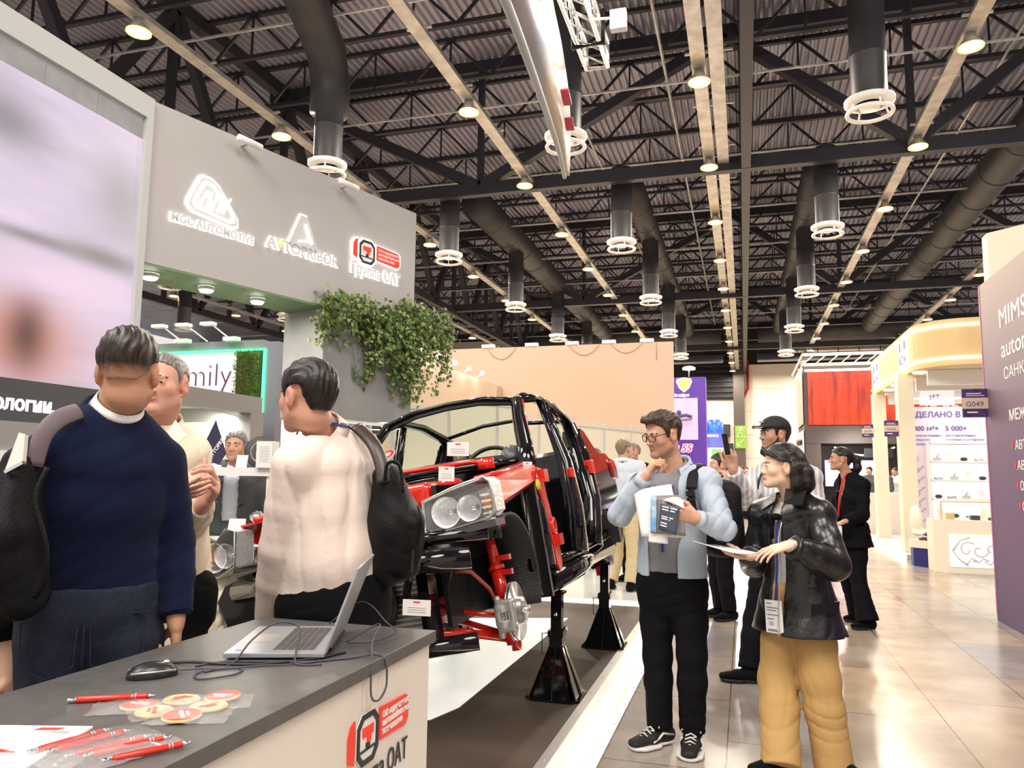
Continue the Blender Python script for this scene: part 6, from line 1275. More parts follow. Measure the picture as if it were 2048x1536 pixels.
    def shoes(s, m_up, m_sole, L=.27, wd=.047, name='shoe', heel=0, hi=.07):
        for q in 'rl':
            a = s.J['an_'+q]; fd = fdir(s.foot[q]); rd = rdir(s.foot[q]); z = s.z0; b0 = V3((a[0], a[1], z))-fd*.055
            S_ = SDF(.005); S_.chain([b0+V3((0, 0, .05)), b0+fd*L*.45+V3((0, 0, .048)), b0+fd*L*.85+V3((0, 0, .036))], [(wd*.85, .045), (wd, .036), (wd*.82, .024)], rd, .02); S_.cone(b0+fd*.03+V3((0, 0, .05)), V3((a[0], a[1], z+.05+hi)), .045, .042, k=.03)
            S_.boxp(b0+fd*L*.4+V3((0, 0, -.1+.022)), (.3, .3, .1), rd=.001, op='s', k=.002)
            o = S_.mesh(name, m_up, s.root)
            S2 = SDF(.005); S2.cone(b0+fd*.0+V3((0, 0, .017)), b0+fd*L*.85+V3((0, 0, .017)), (wd*.95, .018), (wd*.92, .018), rd, k=.005); S2.cone(b0+fd*L*.4+V3((0, 0, .017)), b0+fd*L*.72+V3((0, 0, .017)), (wd*1.04, .018), (wd*1.02, .018), rd, k=.03); S2.boxp(b0+V3((0, 0, -.1+.003)), (.5, .5, .1), rd=.001, op='s', k=.001); S2.boxp(b0+V3((0, 0, .1+.026)), (.5, .5, .1), rd=.001, op='s', k=.002)
            o2 = S2.mesh('sole', m_sole, s.root); o2.parent = o
            yield q, o, b0, fd, rd
    def collar(s, m, r=.074, h=.035, gap=.5, name='collar', thick=.006, tilt=.25, drop=.0, spread=1.2, lift=.01):
        nu = nrm(s.h(0, -.022, -.06)-s.J['neck']); f = nrm(fdir(s.a)); c = s.J['neck']+nu*lift; rr = nrm(np.cross(f, nu)); ff = np.cross(nu, rr); b = MB(); N = 28; vs = []
        for i in range(N+1):
            t = gap+(2*math.pi-2*gap)*i/N; d = ff*math.cos(t)+rr*math.sin(t); fr = max(0, math.cos(t)); base = c+d*r-nu*(tilt*.10*(1+math.cos(t))*.5)
            vs += [base+nu*h*.9, base+nu*h-d*.0+d*thick, base+d*(r*(spread-1)+.012)-nu*(h*.35+drop*fr*1.0), base+d*(r*(spread-1)+.004)-nu*(h*.35+drop*fr)]
        b.add(vs, [(i*4+j, i*4+(j+1) % 4, i*4+4+(j+1) % 4, i*4+4+j) for i in range(N) for j in range(4)]+[(0, 1, 2, 3), (N*4+3, N*4+2, N*4+1, N*4)], True); return s.mb(b, name, m)
    def strip(s, pts, w, m, name, th=.003, up=(0, 0, 1), n=24):
        P = [interp(pts, i/n) for i in range(n+1)]; b = MB(); c = s.J['chest']
        for i in range(n):
            a, b_ = P[i], P[i+1]; o = V3(((a+b_)/2-c)); o[2] = o[2]*.3; b.beam(a, b_+(b_-a)*.08, w, th, up=o)
        return s.mb(b, name, m)

M_navy = mat('navy_knit', (.008, .012, .036), .9, spec=.1, bump=.3, bscale=260, sheen=.05); M_jean = mat('dark_denim', (.012, .017, .04), .8, noise=.4, nscale=60, bump=.3, bscale=200)
M_cream = mat('cream_cotton', (.80, .70, .54), .75, bump=.15, bscale=60); M_pink = mat('pale_pink_cotton', (.80, .67, .59), .6, bump=.15, bscale=40); M_wshirt = mat('white_cotton', (.8, .78, .76), .7)
M_blkcl = mat('black_cloth', (.005, .005, .006), .8, spec=.12, bump=.2, bscale=120); M_blksole = mat('black_rubber', (.01, .01, .01), .6); M_nylon = mat('black_nylon', (.006, .006, .007), .55, spec=.22, bump=.35, bscale=160)
M_blue = mat('pale_blue_nylon', (.40, .47, .55), .55, bump=.15, bscale=40); M_polo = mat('grey_jersey', (.20, .20, .215), .8, bump=.2, bscale=200); M_leather = mat('black_leather', (.008, .008, .008), .28, spec=.55, bump=.25, bscale=45, coat=.15)
M_khaki = mat('tan_cotton', (.46, .28, .10), .8, bump=.2, bscale=150); M_chino = mat('khaki_cotton', (.58, .46, .26), .8); M_lblue = mat('light_blue_shirt', (.62, .67, .74), .7); M_lany = mat('lanyard_blue', (.02, .03, .22), .5); M_lanr = mat('lanyard_red', (.55, .02, .03), .5)
M_suit = mat('suit_grey', (.075, .08, .085), .8); M_paper = mat('paper_white', (.8, .79, .77), .6)
def stripe_mat():
    m = mat('striped_cotton', (.7, .68, .65), .75); nt = m.node_tree; b = nt.nodes['Principled BSDF']; tc = nt.nodes.new('ShaderNodeTexCoord'); w = nt.nodes.new('ShaderNodeTexWave'); w.bands_direction = 'X'; w.inputs['Scale'].default_value = 9; w.inputs['Distortion'].default_value = 1.6; w.inputs['Detail Scale'].default_value = .6
    r = nt.nodes.new('ShaderNodeValToRGB'); r.color_ramp.interpolation = 'CONSTANT'; el = r.color_ramp.elements; el.new(.4); el.new(.6)
    for i, (p, c) in enumerate(((0, (.70, .67, .63)), (.42, (.16, .16, .23)), (.62, (.62, .6, .58)), (.9, (.35, .35, .4)))): el[i].position = p; el[i].color = (*c, 1)
    nt.links.new(tc.outputs['Object'], w.inputs[0]); nt.links.new(w.outputs[0], r.inputs[0]); nt.links.new(r.outputs[0], b.inputs['Base Color']); return m
SHORT = [(-.2, -.06), (-.075, -.058), (-.05, -.05), (-.035, .0), (-.028, .028), (.004, .03), (.012, -.02), (.026, -.018), (.032, .03), (.05, .055), (.075, .072), (.2, .078)]
H_dark = ((.010, .007, .005), (.045, .03, .02)); H_black = ((.005, .004, .004), (.022, .016, .013)); H_grey = ((.06, .055, .05), (.30, .27, .25)); H_brown = ((.018, .011, .008), (.085, .05, .03)); H_sand = ((.13, .09, .055), (.36, .27, .17))
# ------------------------------------------------ man in the navy pullover (seen from behind)
p1 = Person('man in a navy pullover and dark jeans seen from behind, at the counter', (-1.827,1.859,1.078), 40, H=1.72, z0=.06, ah=30, pitch=0, w=.98, hs=.95, vox=.005)
J = p1.J; J.update(head=V3((-1.695,1.789,1.727)), neck=V3((-1.749,1.808,1.607)), sh_r=V3((-1.700,1.945,1.466)), sh_l=V3((-1.822,1.675,1.489)), el_r=V3((-1.692,2.019,1.221)), wr_r=V3((-1.638,1.978,1.002)), el_l=V3((-1.887,1.683,1.255)), wr_l=V3((-2.086,1.963,1.049)), chest=V3((-1.792,1.826,1.355)), waist=V3((-1.825,1.847,1.180)), pelvis=V3((-1.842,1.859,1.042)))
p1.hand = dict(r=dict(d=(0, .1, -1), n=-rdir(40), curl=(1.0, 1.1, 1.15, 1.2), thumb=((.7, .3, .6), (.8, -.3, .5))))
p1.skin = (.55, .29, .18); p1.body(stub=.3); p1.eyes()
p1.hair(H_dark, [(-.2, -.035), (-.075, -.035), (-.05, -.03), (-.035, .0), (-.028, .026), (.004, .03), (.012, -.015), (.026, -.01), (.032, .03), (.05, .055), (.075, .07), (.2, .075)], t=.004, fade=(.012, -.033), nape=1.0, low=-.3, extra=lambda S_: S_.ell(p1.h(0, -.016, .052), V3((.083, .106, .084))*p1.hs, p1.Hm, .012))
p1.top(M_navy, .018, .045, (.07, .058, .047), .93, 'pullover', amp=.0035, sc=.9)
b = MB(); c = J['wr_r']+(J['el_r']-J['wr_r'])*.16; p1.mb(MB().tube([c, c+(J['wr_r']-c)*.75], [.047, .042], 18), 'cuff', M_navy)
p1.trousers(M_jean, (.105, .08, .075)); p1.collar(M_wshirt, .062, .034, .6, 'shirt_collar', .004, spread=1.02, lift=.028); p1.collar(M_navy, .078, .02, .3, 'pullover_collar', .01, lift=-.0, spread=1.1)
b = MB(); up_ = V3((0, 0, 1)); f_, r_d = fdir(40), rdir(40)
for sx in (-1, 1):
    c = J['pelvis']-f_*.137+r_d*.085*sx+V3((0, 0, -.065)); q = [(-.07, .05), (.07, .065), (.065, -.07), (0, -.10), (-.065, -.07)]
    b.tube([c+r_d*x+V3((0, 0, z))+f_*(.02*abs(x)/.05 if x*sx > 0 else -.0) for x, z in q], .0028, 6, closed=True)
p1.mb(b, 'back_pocket', M_jean)
b = MB(); cb = J['pelvis']-f_*.137; b.tube([cb+V3((0, 0, .07)), cb-f_*.004+V3((0, 0, -.02)), cb-f_*.002+V3((0, 0, -.12)), cb+f_*.05+V3((0, 0, -.2))], .004, 6); b.tube([cb+r_d*x+f_*(abs(x)**2*3.2)+V3((0, 0, .0-.02*(1-abs(x)/.15))) for x in np.linspace(-.15, .15, 13)], .003, 6); p1.mb(b, 'seam', M_jean)
list(p1.shoes(M_blkcl, M_blksole))
bp = thing('backpack', 'black and grey backpack hanging from the left shoulder of the man in navy', 'backpack', V3((-1.837,1.580,1.362))); s_ = SDF(.008)
q0, q1, q2 = V3((-1.787,1.595,1.447)), V3((-1.762,1.569,1.287)), V3((-1.755,1.612,1.124))
out_ = -rdir(40); s_.chain([q0+out_*.03, q1+out_*.05, q2+out_*.04], [(.05, .11), (.075, .14), (.06, .12)], rdir(40), .03); o = s_.mesh('bag_body', M_nylon, bp, disp=folds(.002, .8, 4))
s_ = SDF(.008); s_.chain([q1+out_*.16+V3((0, 0, -.02)), q2+out_*.14+V3((0, 0, .03))], [(.06, .12), (.05, .11)], rdir(40), .03); s_.mesh('front_pocket', mat('nylon_grey', (.10, .095, .095), .4, bump=.3, bscale=20), bp, disp=folds(.004, .8, 6))
b = MB(); P = [V3((-1.753,1.681,1.603)), V3((-1.730,1.597,1.575)), V3((-1.728,1.551,1.528)), V3((-1.736,1.537,1.451))]; b.tube([interp(P, i/12) for i in range(13)], .024, 10, flat=.3, up=fdir(40)); o = b.build('shoulder_strap', mat('strap_mauve', (.16, .12, .13), .6), bp, True)
b = MB(); P = [V3((-1.649,1.500,1.448)), V3((-1.654,1.477,1.369)), V3((-1.630,1.497,1.260)), V3((-1.643,1.514,1.174)), V3((-1.685,1.528,1.128))]; b.tube([interp(P, i/20) for i in range(21)], .006, 8); b.build('piping', M_nylon, bp, True)
b = MB(); b.slab(V3((-1.750,1.471,1.440)), V3((-1.708,1.481,1.459)), V3((-1.745,1.514,1.531)), V3((-1.760,1.509,1.535)), .012); b.build('strap_webbing', mat('webbing_beige', (.62, .55, .48), .6), bp, True)
b = MB(); b.beam(V3((-1.738,1.464,1.435)), V3((-1.695,1.474,1.459)), .012, .008); b.build('buckle', M_chrome, bp, True)
# ------------------------------------------------ facing man in the cream shirt
p2 = Person('grey-haired man in a cream shirt gesturing with both hands', (-2.175,2.559,0.938), 196, H=1.78, z0=.06, ah=196, pitch=-2, roll=0, skin=(.62, .34, .25), hs=1.0, vox=.0045)
J = p2.J; J.update(head=V3((-2.113,2.405,1.768)), neck=V3((-2.162,2.452,1.599)), sh_l=V3((-2.066,2.523,1.511)), sh_r=V3((-2.260,2.381,1.506)), el_l=V3((-2.062,2.537,1.231)), wr_l=V3((-1.850,2.338,1.324)), el_r=V3((-2.286,2.384,1.243)), wr_r=V3((-1.912,2.189,1.355)), chest=V3((-2.175,2.492,1.326)), waist=V3((-2.187,2.535,1.112)), pelvis=V3((-2.183,2.559,0.919)))
p2.hand = dict(l=dict(d=V3((-1.764,2.310,1.419))-J['wr_l'], n=(-.3, -.75, .25), curl=((.7, 1.0, .6), (.8, 1.0, .6), (.9, 1.1, .6), (1.0, 1.1, .6)), thumb=((.45, .95, .1), (.55, .85, .0)), s=1.12), r=dict(d=V3((-1.810,2.197,1.368))-J['wr_r'], n=(.2, .5, .8), curl=(.15, .15, .2, .25), spread=.16))
p2.body(stub=.12, blush=.45); p2.eyes((.10, .075, .06), look=(-.1, 0), bw=.005)
p2.hair(H_grey, [(y, z+.012) for y, z in SHORT], t=.005, strand=.001, fade=(.02, -.04))
p2.top(M_cream, .018, -.12, (.068, .062, .046), .96, 'shirt', amp=.005, seed=3, belly=.02, flare=.01); p2.collar(M_cream, .068, .05, .5, spread=1.35, drop=.05, lift=.015)
b = MB(); b.slab((-2.024,2.375,1.624), (-1.969,2.378,1.568), (-1.980,2.337,1.528), (-2.018,2.330,1.577), .006).slab((-2.055,2.289,1.564), (-2.039,2.316,1.551), (-2.036,2.301,1.514), (-2.055,2.272,1.527), .006); p2.mb(b, 'collar_flap', M_cream)
b = MB(); f_ = fdir(196)
for k in range(5): b.sphere(J['chest']+f_*.155+V3((0, 0, .1-.09*k)), .006, 8, 6)
p2.mb(b, 'shirt_button', M_paper); p2.trousers(M_blkcl); list(p2.shoes(M_blkcl, M_blksole))
# ------------------------------------------------ man in the pale shirt with backpack
p3 = Person('dark-haired man in a pale pink shirt and black trousers, seen from behind with a backpack', (-1.430,2.543,1.019), 55, H=1.74, z0=.06, ah=72, pitch=-3, skin=(.60, .32, .22), hs=1.02, w=1.08, vox=.005)
J = p3.J; J.update(head=V3((-1.490,2.400,1.711)), neck=V3((-1.470,2.506,1.581)), sh_l=V3((-1.480,2.327,1.465)), sh_r=V3((-1.412,2.680,1.499)), el_l=V3((-1.556,2.381,1.179)), wr_l=V3((-1.658,2.489,0.899)), el_r=V3((-1.338,2.778,1.220)), wr_r=V3((-1.347,2.641,1.028)), chest=V3((-1.456,2.520,1.323)), waist=V3((-1.438,2.526,1.145)), pelvis=V3((-1.424,2.550,0.974)))
p3.hand = dict(l=dict(curl=(.4, .5, .5, .6)))
p3.body(stub=.25); p3.eyes(); p3.hair(H_black, [(y, z+.0) for y, z in SHORT], t=.015, strand=.0028)
p3.top(M_pink, .022, .055, (.075, .07, .05), .95, 'shirt', amp=.0045, seed=14, belly=.025, sc=.9); p3.collar(M_pink, .07, .045, .45, spread=1.12)
p3.trousers(M_blkcl, (.105, .082, .075), top=.07, belly=.02, inf=.02); p3.mb(MB().tube([J['pelvis']+V3((0, 0, .07))+rdir(55)*.19*math.cos(t)+fdir(55)*.145*math.sin(t) for t in np.linspace(0, 6.283, 33)[:-1]], .016, 8, closed=True), 'belt', M_nylon)
list(p3.shoes(M_blkcl, M_blksole))
nk = J['neck']; f_, r_d = fdir(55), rdir(55)
p3.strip([nk+f_*.10-r_d*.07+V3((0, 0, -.12)), nk+f_*.055-r_d*.085+V3((0, 0, -.0)), nk-r_d*.07-f_*.04+V3((0, 0, .03)), nk-f_*.085+V3((0, 0, .032)), nk+r_d*.07-f_*.05+V3((0, 0, .03)), nk+r_d*.09+f_*.05], .016, M_lany, 'lanyard', .003)
bp = thing('backpack', 'black backpack on the back of the man in the pale pink shirt', 'backpack', V3((-1.201,2.552,1.257))); s_ = SDF(.008); ux = nrm(rdir(35)); uy = fdir(35)
A0, A1, A2 = V3((-1.254,2.589,1.425)), V3((-1.223,2.598,1.254)), V3((-1.252,2.607,1.109))
s_.chain([A0, A1, A2], [(.055, .085), (.095, .11), (.075, .095)], ux, .05); s_.chain([V3((-1.136,2.537,1.278)), V3((-1.162,2.570,1.117))], [(.05, .08), (.05, .07)], ux, .03); s_.mesh('bag_body', M_nylon, bp, disp=folds(.002, .8, 8))
b = MB(); P = [V3((-1.209,2.478,1.414)), V3((-1.200,2.474,1.473)), V3((-1.169,2.482,1.479)), V3((-1.153,2.491,1.444)), V3((-1.141,2.482,1.375))]; b.tube([interp(P, i/14) for i in range(15)], .012, 8, flat=.5); b.build('grab_handle', M_nylon, bp, True)
b = MB(); P = [V3((-1.380,2.571,1.614)), V3((-1.295,2.541,1.551)), V3((-1.248,2.522,1.479)), V3((-1.226,2.505,1.408))]; b.tube([interp(P, i/14) for i in range(15)], .026, 8, flat=.3, up=-fdir(50)); b.build('shoulder_strap', mat('strap_brown', (.05, .035, .03), .35), bp, True)
b = MB(); P = [V3((-1.085,2.483,1.333)), V3((-1.066,2.501,1.230)), V3((-1.094,2.516,1.126))]; b.tube([interp(P, i/14) for i in range(15)], .004, 6); b.beam(V3((-1.100,2.487,1.179)), V3((-1.106,2.494,1.102)), .012, .006); b.build('zip', mat('zip_dark', (.03, .03, .03), .3, .6), bp, True)
# ------------------------------------------------ seated person in cream sweater
p4 = Person('seated person in a cream sweater and light jeans behind the cream-shirted man', (-2.937,3.670,0.713), 30, H=1.68, z0=.06, ah=20, pitch=-50, skin=(.6, .36, .27), vox=.007)
J = p4.J; dz = V3((0, 0, -.42))
for k in J: J[k] = J[k]+dz
f_ = fdir(30); J['head'] = J['head']+f_*.38+V3((0, 0, -.3)); J['neck'] = J['neck']+f_*.28+V3((0, 0, -.18)); J['sh_r'] = J['sh_r']+f_*.25+V3((0, 0, -.15)); J['sh_l'] = J['sh_l']+f_*.25+V3((0, 0, -.15)); J['chest'] = J['chest']+f_*.12+V3((0, 0, -.03))
for q, sx in (('r', 1), ('l', -1)):
    r_d = rdir(30); J['kn_'+q] = J['hip_'+q]+f_*.42+r_d*.05*sx+V3((0, 0, .02)); J['an_'+q] = V3((J['kn_'+q][0], J['kn_'+q][1], .145))-f_*.02; J['el_'+q] = J['sh_'+q]+f_*.12+V3((0, 0, -.24))+r_d*.06*sx; J['wr_'+q] = J['el_'+q]+f_*.2+V3((0, 0, -.06))-r_d*.06*sx
p4.body(); p4.hair(H_brown, SHORT, t=.014); p4.top(M_cream, .035, -.1, (.085, .075, .05), name='sweater', amp=.005, flare=.02, vox=.009); p4.trousers(mat('light_denim', (.5, .52, .53), .8), (.1, .08, .07), vox=.009); list(p4.shoes(M_blkcl, M_blksole))
st = thing('chair', 'plain metal-legged chair under the seated person in cream', 'chair', (p4.root.location[0], p4.root.location[1], .06)); MB().box(-.2, -.2, .36, .2, .2, .40).build('seat', M_white, st)
for dx in (-1, 1):
    for dy in (-1, 1): MB().cyl((.18*dx, .18*dy, 0), (.17*dx, .17*dy, .36), .011, 8).build('leg', M_chrome, st)
# ------------------------------------------------ man in grey suit behind the rack
p5 = Person('man in a grey suit and light blue shirt half hidden behind the white rack', (-3.870,5.246,0.568), 205, H=1.70, z0=.06, ah=200, skin=(.55, .3, .19), vox=.008); p5.body(stub=.3); p5.eyes(); p5.hair(H_grey, SHORT, t=.012)
p5.top(M_lblue, .012, -.05, (.06, .05, .04), name='shirt', amp=.003, vox=.009); p5.top(M_suit, .03, -.2, (.08, .07, .055), .96, 'suit_jacket', amp=.003, vox=.009, opening=dict(x=((-.07, -.07, -.02), (.07, .07, .02)), z=(.8, 1.5, 1.55)) if 0 else dict(x=((-.05, -.06, -.05), (.05, .06, .05)), z=(.9, 1.3, 1.6)), flare=.01)
p5.trousers(M_suit, vox=.009); list(p5.shoes(M_blkcl, M_blksole))

# ------------------------------------------------ man in the pale blue jacket
p7 = Person('man with glasses in a pale blue jacket and black trousers, hand at his chin', (-0.388,4.360,0.863), 158, H=1.80, ah=136, pitch=-16, roll=-3, skin=(.60, .33, .22), hs=1.0, vox=.004, al=165)
J = p7.J; J.update(head=V3((-0.431,4.300,1.669)), neck=V3((-0.370,4.380,1.459)), sh_r=V3((-0.585,4.440,1.372)), sh_l=V3((-0.199,4.300,1.407)), el_r=V3((-0.652,4.220,1.226)), wr_r=V3((-0.501,4.100,1.431)), el_l=V3((-0.107,4.160,1.173)), wr_l=V3((-0.233,4.020,1.230)), chest=V3((-0.383,4.380,1.226)), waist=V3((-0.393,4.370,1.036)), pelvis=V3((-0.395,4.370,0.843)),
    hip_r=V3((-0.478,4.390,0.814)), hip_l=V3((-0.300,4.350,0.829)), kn_r=V3((-0.476,4.390,0.468)), kn_l=V3((-0.288,4.330,0.495)), an_r=V3((-0.467,4.396,0.085)), an_l=V3((-0.294,4.370,0.085)))
p7.foot = dict(r=140, l=178)
p7.hand = dict(r=dict(d=V3((-0.427,4.100,1.554))-J['wr_r'], n=(.75, .25, -.2), curl=((.9, 1.2, .8), (1.0, 1.3, .8), (1.1, 1.3, .8), (1.1, 1.2, .8)), thumb=((.8, .3, .5), (.7, -.1, .7))),
    l=dict(d=V3((-0.349,3.960,1.267))-J['wr_l'], n=(-.1, .95, .1), curl=((.25, .5, .4), (.3, .55, .4), (.35, .6, .4), (.4, .6, .4)), thumb=((.75, .55, .35), (.9, .1, .35)), spread=.1))
p7.body(stub=.35, blush=.3); p7.eyes((.02, .012, .008), look=(0, -.35), bw=.006)
def quiff(S_): S_.ell(p7.h(0, .03, .098), V3((.062, .06, .032))*p7.hs, p7.Hm, .02); S_.ell(p7.h(.01, .075, .096), V3((.05, .03, .022))*p7.hs, p7.Hm, .02)
p7.hair(H_brown, [(-.2, -.06), (-.075, -.058), (-.05, -.05), (-.035, .0), (-.028, .03), (.004, .034), (.012, -.015), (.028, -.01), (.034, .035), (.05, .06), (.075, .082), (.2, .088)], t=.014, extra=quiff, strand=.0022)
b = MB()
for x in (-1, 1):
    fr = [(.006*x, .105, .008), (.012*x, .106, .014), (.045*x, .1, .015), (.056*x, .094, .006), (.052*x, .096, -.012), (.04*x, .1, -.019), (.018*x, .104, -.018), (.008*x, .106, -.006)]
    b.tube([p7.h(*q) for q in fr], .0024, 6, closed=True); b.tube([p7.h(.056*x, .094, .009), p7.h(.072*x, .07, .012), p7.h(.08*x, .0, .012), p7.h(.08*x, -.02, -.0)], .0026, 6)
b.tube([p7.h(-.008, .106, .006), p7.h(0, .11, .008), p7.h(.008, .106, .006)], .0024, 6); gl = p7.mb(b, 'glasses', M_black)
b = MB()
for x in (-1, 1): b.add([p7.h(*q) for q in ((.008*x, .1058, .01), (.045*x, .0998, .014), (.053*x, .095, .0), (.045*x, .0985, -.017), (.014*x, .105, -.016))], [(0, 1, 2, 3, 4)])
p7.mb(b, 'lens', M_wind, None).parent = gl
p7.top(M_polo, .012, .05, (.058, .05, .045), .4, 'polo_shirt', amp=.0025, seed=5, belly=.01, vox=.006)
zb, zt = J['pelvis'][2], J['neck'][2]
p7.top(M_blue, .03, .06, (.068, .064, .043), .93, 'jacket', amp=.0055, seed=7, vox=.006, flare=-.004, belly=.015, neck=.085, opening=dict(x=((-.085, -.09, -.095, -.075), (.06, .075, .085, .075)), z=(zb-.1, zb+.15, zt-.15, zt+.05), th=.014))
b = MB(); c = J['el_r']+(J['wr_r']-J['el_r'])*.84; b.tube([c, J['wr_r']], [.048, .043], 18); c = J['el_l']+(J['wr_l']-J['el_l'])*.84; b2 = MB().tube([c, J['wr_l']], [.048, .043], 18); p7.mb(b, 'cuff', M_blue); p7.mb(b2, 'cuff', M_blue)
p7.collar(M_blue, .09, .045, .75, 'jacket_collar', .012, lift=.022, spread=1.08); p7.collar(M_polo, .068, .035, .38, 'polo_collar', .006, lift=.032, spread=1.25, drop=.04)
p7.trousers(M_blkcl, (.098, .076, .068), amp=.003, top=.05)
r_d, f_ = p7.tr(), nrm(np.cross(V3((0, 0, 1)), p7.tr())); nk = J['neck']; ch = J['chest']
p7.strip([nk+r_d*.08-f_*.03+V3((0, 0, .03)), nk+r_d*.08+f_*.05+V3((0, 0, .0)), ch+r_d*.045+f_*.15+V3((0, 0, .10)), ch+f_*.155+V3((0, 0, -.05)), J['waist']-r_d*.02+f_*.15], .014, M_lany, 'lanyard'); p7.strip([nk-r_d*.075-f_*.03+V3((0, 0, .03)), nk-r_d*.075+f_*.05+V3((0, 0, -.0)), ch-r_d*.03+f_*.15+V3((0, 0, .08)), ch+f_*.156+V3((0, 0, -.05))], .014, M_lany, 'lanyard')
M_wr = mat('sneaker_white', (.78, .75, .7), .6)
for q, o, b0, fd, rd in p7.shoes(mat('sneaker_black', (.012, .012, .013), .7), M_wr, .285, .05):
    b = MB()
    for k in range(5):
        c = b0+fd*(.10+.024*k)+V3((0, 0, .112-.0115*k)); b.tube([c-rd*.028+V3((0, 0, -.012)), c+V3((0, 0, .003)), c+rd*.028+V3((0, 0, -.012))], .0042, 6); b.tube([c-rd*.028+V3((0, 0, -.012)), c+fd*.022+rd*.028+V3((0, 0, -.02))], .0035, 6)
    c = b0+fd*.09+V3((0, 0, .12)); b.tube([c, c+rd*.03+V3((0, 0, .012)), c+rd*.05+fd*.02+V3((0, 0, -.01))], .0035, 6); b.tube([c, c-rd*.03+V3((0, 0, .012)), c-rd*.05+fd*.02+V3((0, 0, -.015))], .0035, 6)
    p7.mb(b, 'lace', M_wr).parent = o
    for sx in (-1, 1):
        b = MB(); b.tube([b0+rd*.046*sx+fd*.0+V3((0, 0, .055)), b0+rd*.05*sx+fd*.08+V3((0, 0, .075)), b0+rd*.052*sx+fd*.11+V3((0, 0, .055)), b0+rd*.051*sx+fd*.15+V3((0, 0, .04))], .006, 8); p7.mb(b, 'side_stripe', M_wr).parent = o
bp = thing('backpack', 'black backpack on the back of the man in the pale blue jacket', 'backpack', V3((-0.110,4.500,1.145))); s_ = SDF(.008); bk = -f_
c1 = V3((-0.136,4.580,1.349)); c2 = V3((-0.127,4.560,1.071)); s_.chain([c1, c2], [(.12, .075), (.13, .085)], r_d, .03); s_.mesh('bag_body', M_nylon, bp, disp=folds(.003, 1, 3))
sl = J['sh_l']; b = MB(); P = [sl-f_*.1+r_d*.05+V3((0, 0, .0)), sl-f_*.02+r_d*.045+V3((0, 0, .098)), sl+f_*.075+r_d*.04+V3((0, 0, .045)), sl+f_*.125+r_d*.03+V3((0, 0, -.03))]; b.tube([interp(P, i/14) for i in range(15)], .03, 10, flat=.28, up=V3((0, 0, 1))); b.build('shoulder_strap', M_nylon, bp, True)
b = MB(); P = [sl+f_*.125+r_d*.03+V3((0, 0, -.03)), sl+f_*.14+r_d*.02+V3((0, 0, -.1)), sl+f_*.12-r_d*.0+V3((0, 0, -.2)), sl+f_*.02-r_d*.055+V3((0, 0, -.26))]; b.tube([interp(P, i/14) for i in range(15)], .02, 8, flat=.25, up=f_); b.build('lower_webbing', M_nylon, bp, True)
b = MB(); c = sl+f_*.142+r_d*.028+V3((0, 0, -.055)); M_ = frame(c, r_d, (0, 0, 1)); b.box(-.024, -.014, -.006, .024, .014, .006, M_); b.box(-.022, -.04, -.005, .022, -.02, .005, M_); b.build('buckle', M_black, bp, True)
# papers and brochures held against the chest
def sheet(name, q, lab, m, cat, th=.002):
    q = [V3(p) for p in q]; b = MB(); n = 8; vs = []
    for i in range(n+1):
        for j in range(n+1):
            u, v = i/n, j/n; p = q[0]*(1-u)*(1-v)+q[1]*u*(1-v)+q[2]*u*v+q[3]*(1-u)*v; vs.append(p+nrm(np.cross(q[1]-q[0], q[3]-q[0]))*.012*math.sin(math.pi*u)*.6)
    b.add(vs, [(i*(n+1)+j, (i+1)*(n+1)+j, (i+1)*(n+1)+j+1, i*(n+1)+j+1) for i in range(n) for j in range(n)], True); o = b.build(name, m)
    md = o.modifiers.new('thickness', 'SOLIDIFY'); md.thickness = th; md.offset = 0
    return tag(o, lab, cat)
sheet('paper_sheet', ((-0.511,4.020,1.131), (-0.301,3.990,1.133), (-0.363,4.060,1.399), (-0.562,4.100,1.359)), 'large blank white sheet held by the man in the pale blue jacket', M_paper, 'paper')
sheet('leaflet', ((-0.474,4.000,1.106), (-0.375,3.985,1.101), (-0.374,3.985,1.171), (-0.473,4.000,1.171)), 'small white leaflet end sticking out below the held papers', M_paper, 'leaflet')
sheet('brochure', ((-0.459,3.985,1.153), (-0.285,3.970,1.145), (-0.299,4.000,1.346), (-0.461,4.020,1.337)), 'grey brochure with a blue edge among the papers held at the chest', mat('brochure_grey', (.22, .2, .18), .4), 'brochure')
sheet('brochure', ((-0.461,3.978,1.158), (-0.430,3.975,1.157), (-0.431,4.000,1.336), (-0.460,4.005,1.338)), 'blue printed leaflet edge left of the grey brochure', mat('leaflet_blue', (.12, .35, .6), .4, col2=(.7, .75, .8), nscale=14), 'leaflet')
q = [V3(p) for p in ((-0.418,3.955,1.176), (-0.331,3.940,1.151), (-0.310,3.945,1.288), (-0.406,3.965,1.305))]
sheet('booklet', q, 'dark slate booklet with white print in the front of the held papers', mat('booklet_slate', (.055, .07, .10), .4), 'booklet', .004)
b = MB(); nn = nrm(np.cross(q[1]-q[0], q[3]-q[0]))*.009
for k, (u0, u1, v) in enumerate(((.1, .9, .86), (.1, .8, .76), (.12, .75, .5), (.12, .6, .42), (.1, .5, .26), (.1, .45, .16))):
    g = lambda u, v: q[0]*(1-u)*(1-v)+q[1]*u*(1-v)+q[2]*u*v+q[3]*(1-u)*v+nn
    b.add([g(u0, v), g(u1, v), g(u1, v+.045), g(u0, v+.045)], [(0, 1, 2, 3)])
o = b.build('print', M_paper); o.parent = [x for x in COL.objects if x.name.startswith('booklet')][-1]
sheet('paper_sheet', ((-0.398,3.970,1.320), (-0.292,3.960,1.278), (-0.296,3.990,1.321), (-0.351,4.000,1.335)), 'folded white paper behind the slate booklet', M_paper, 'paper')
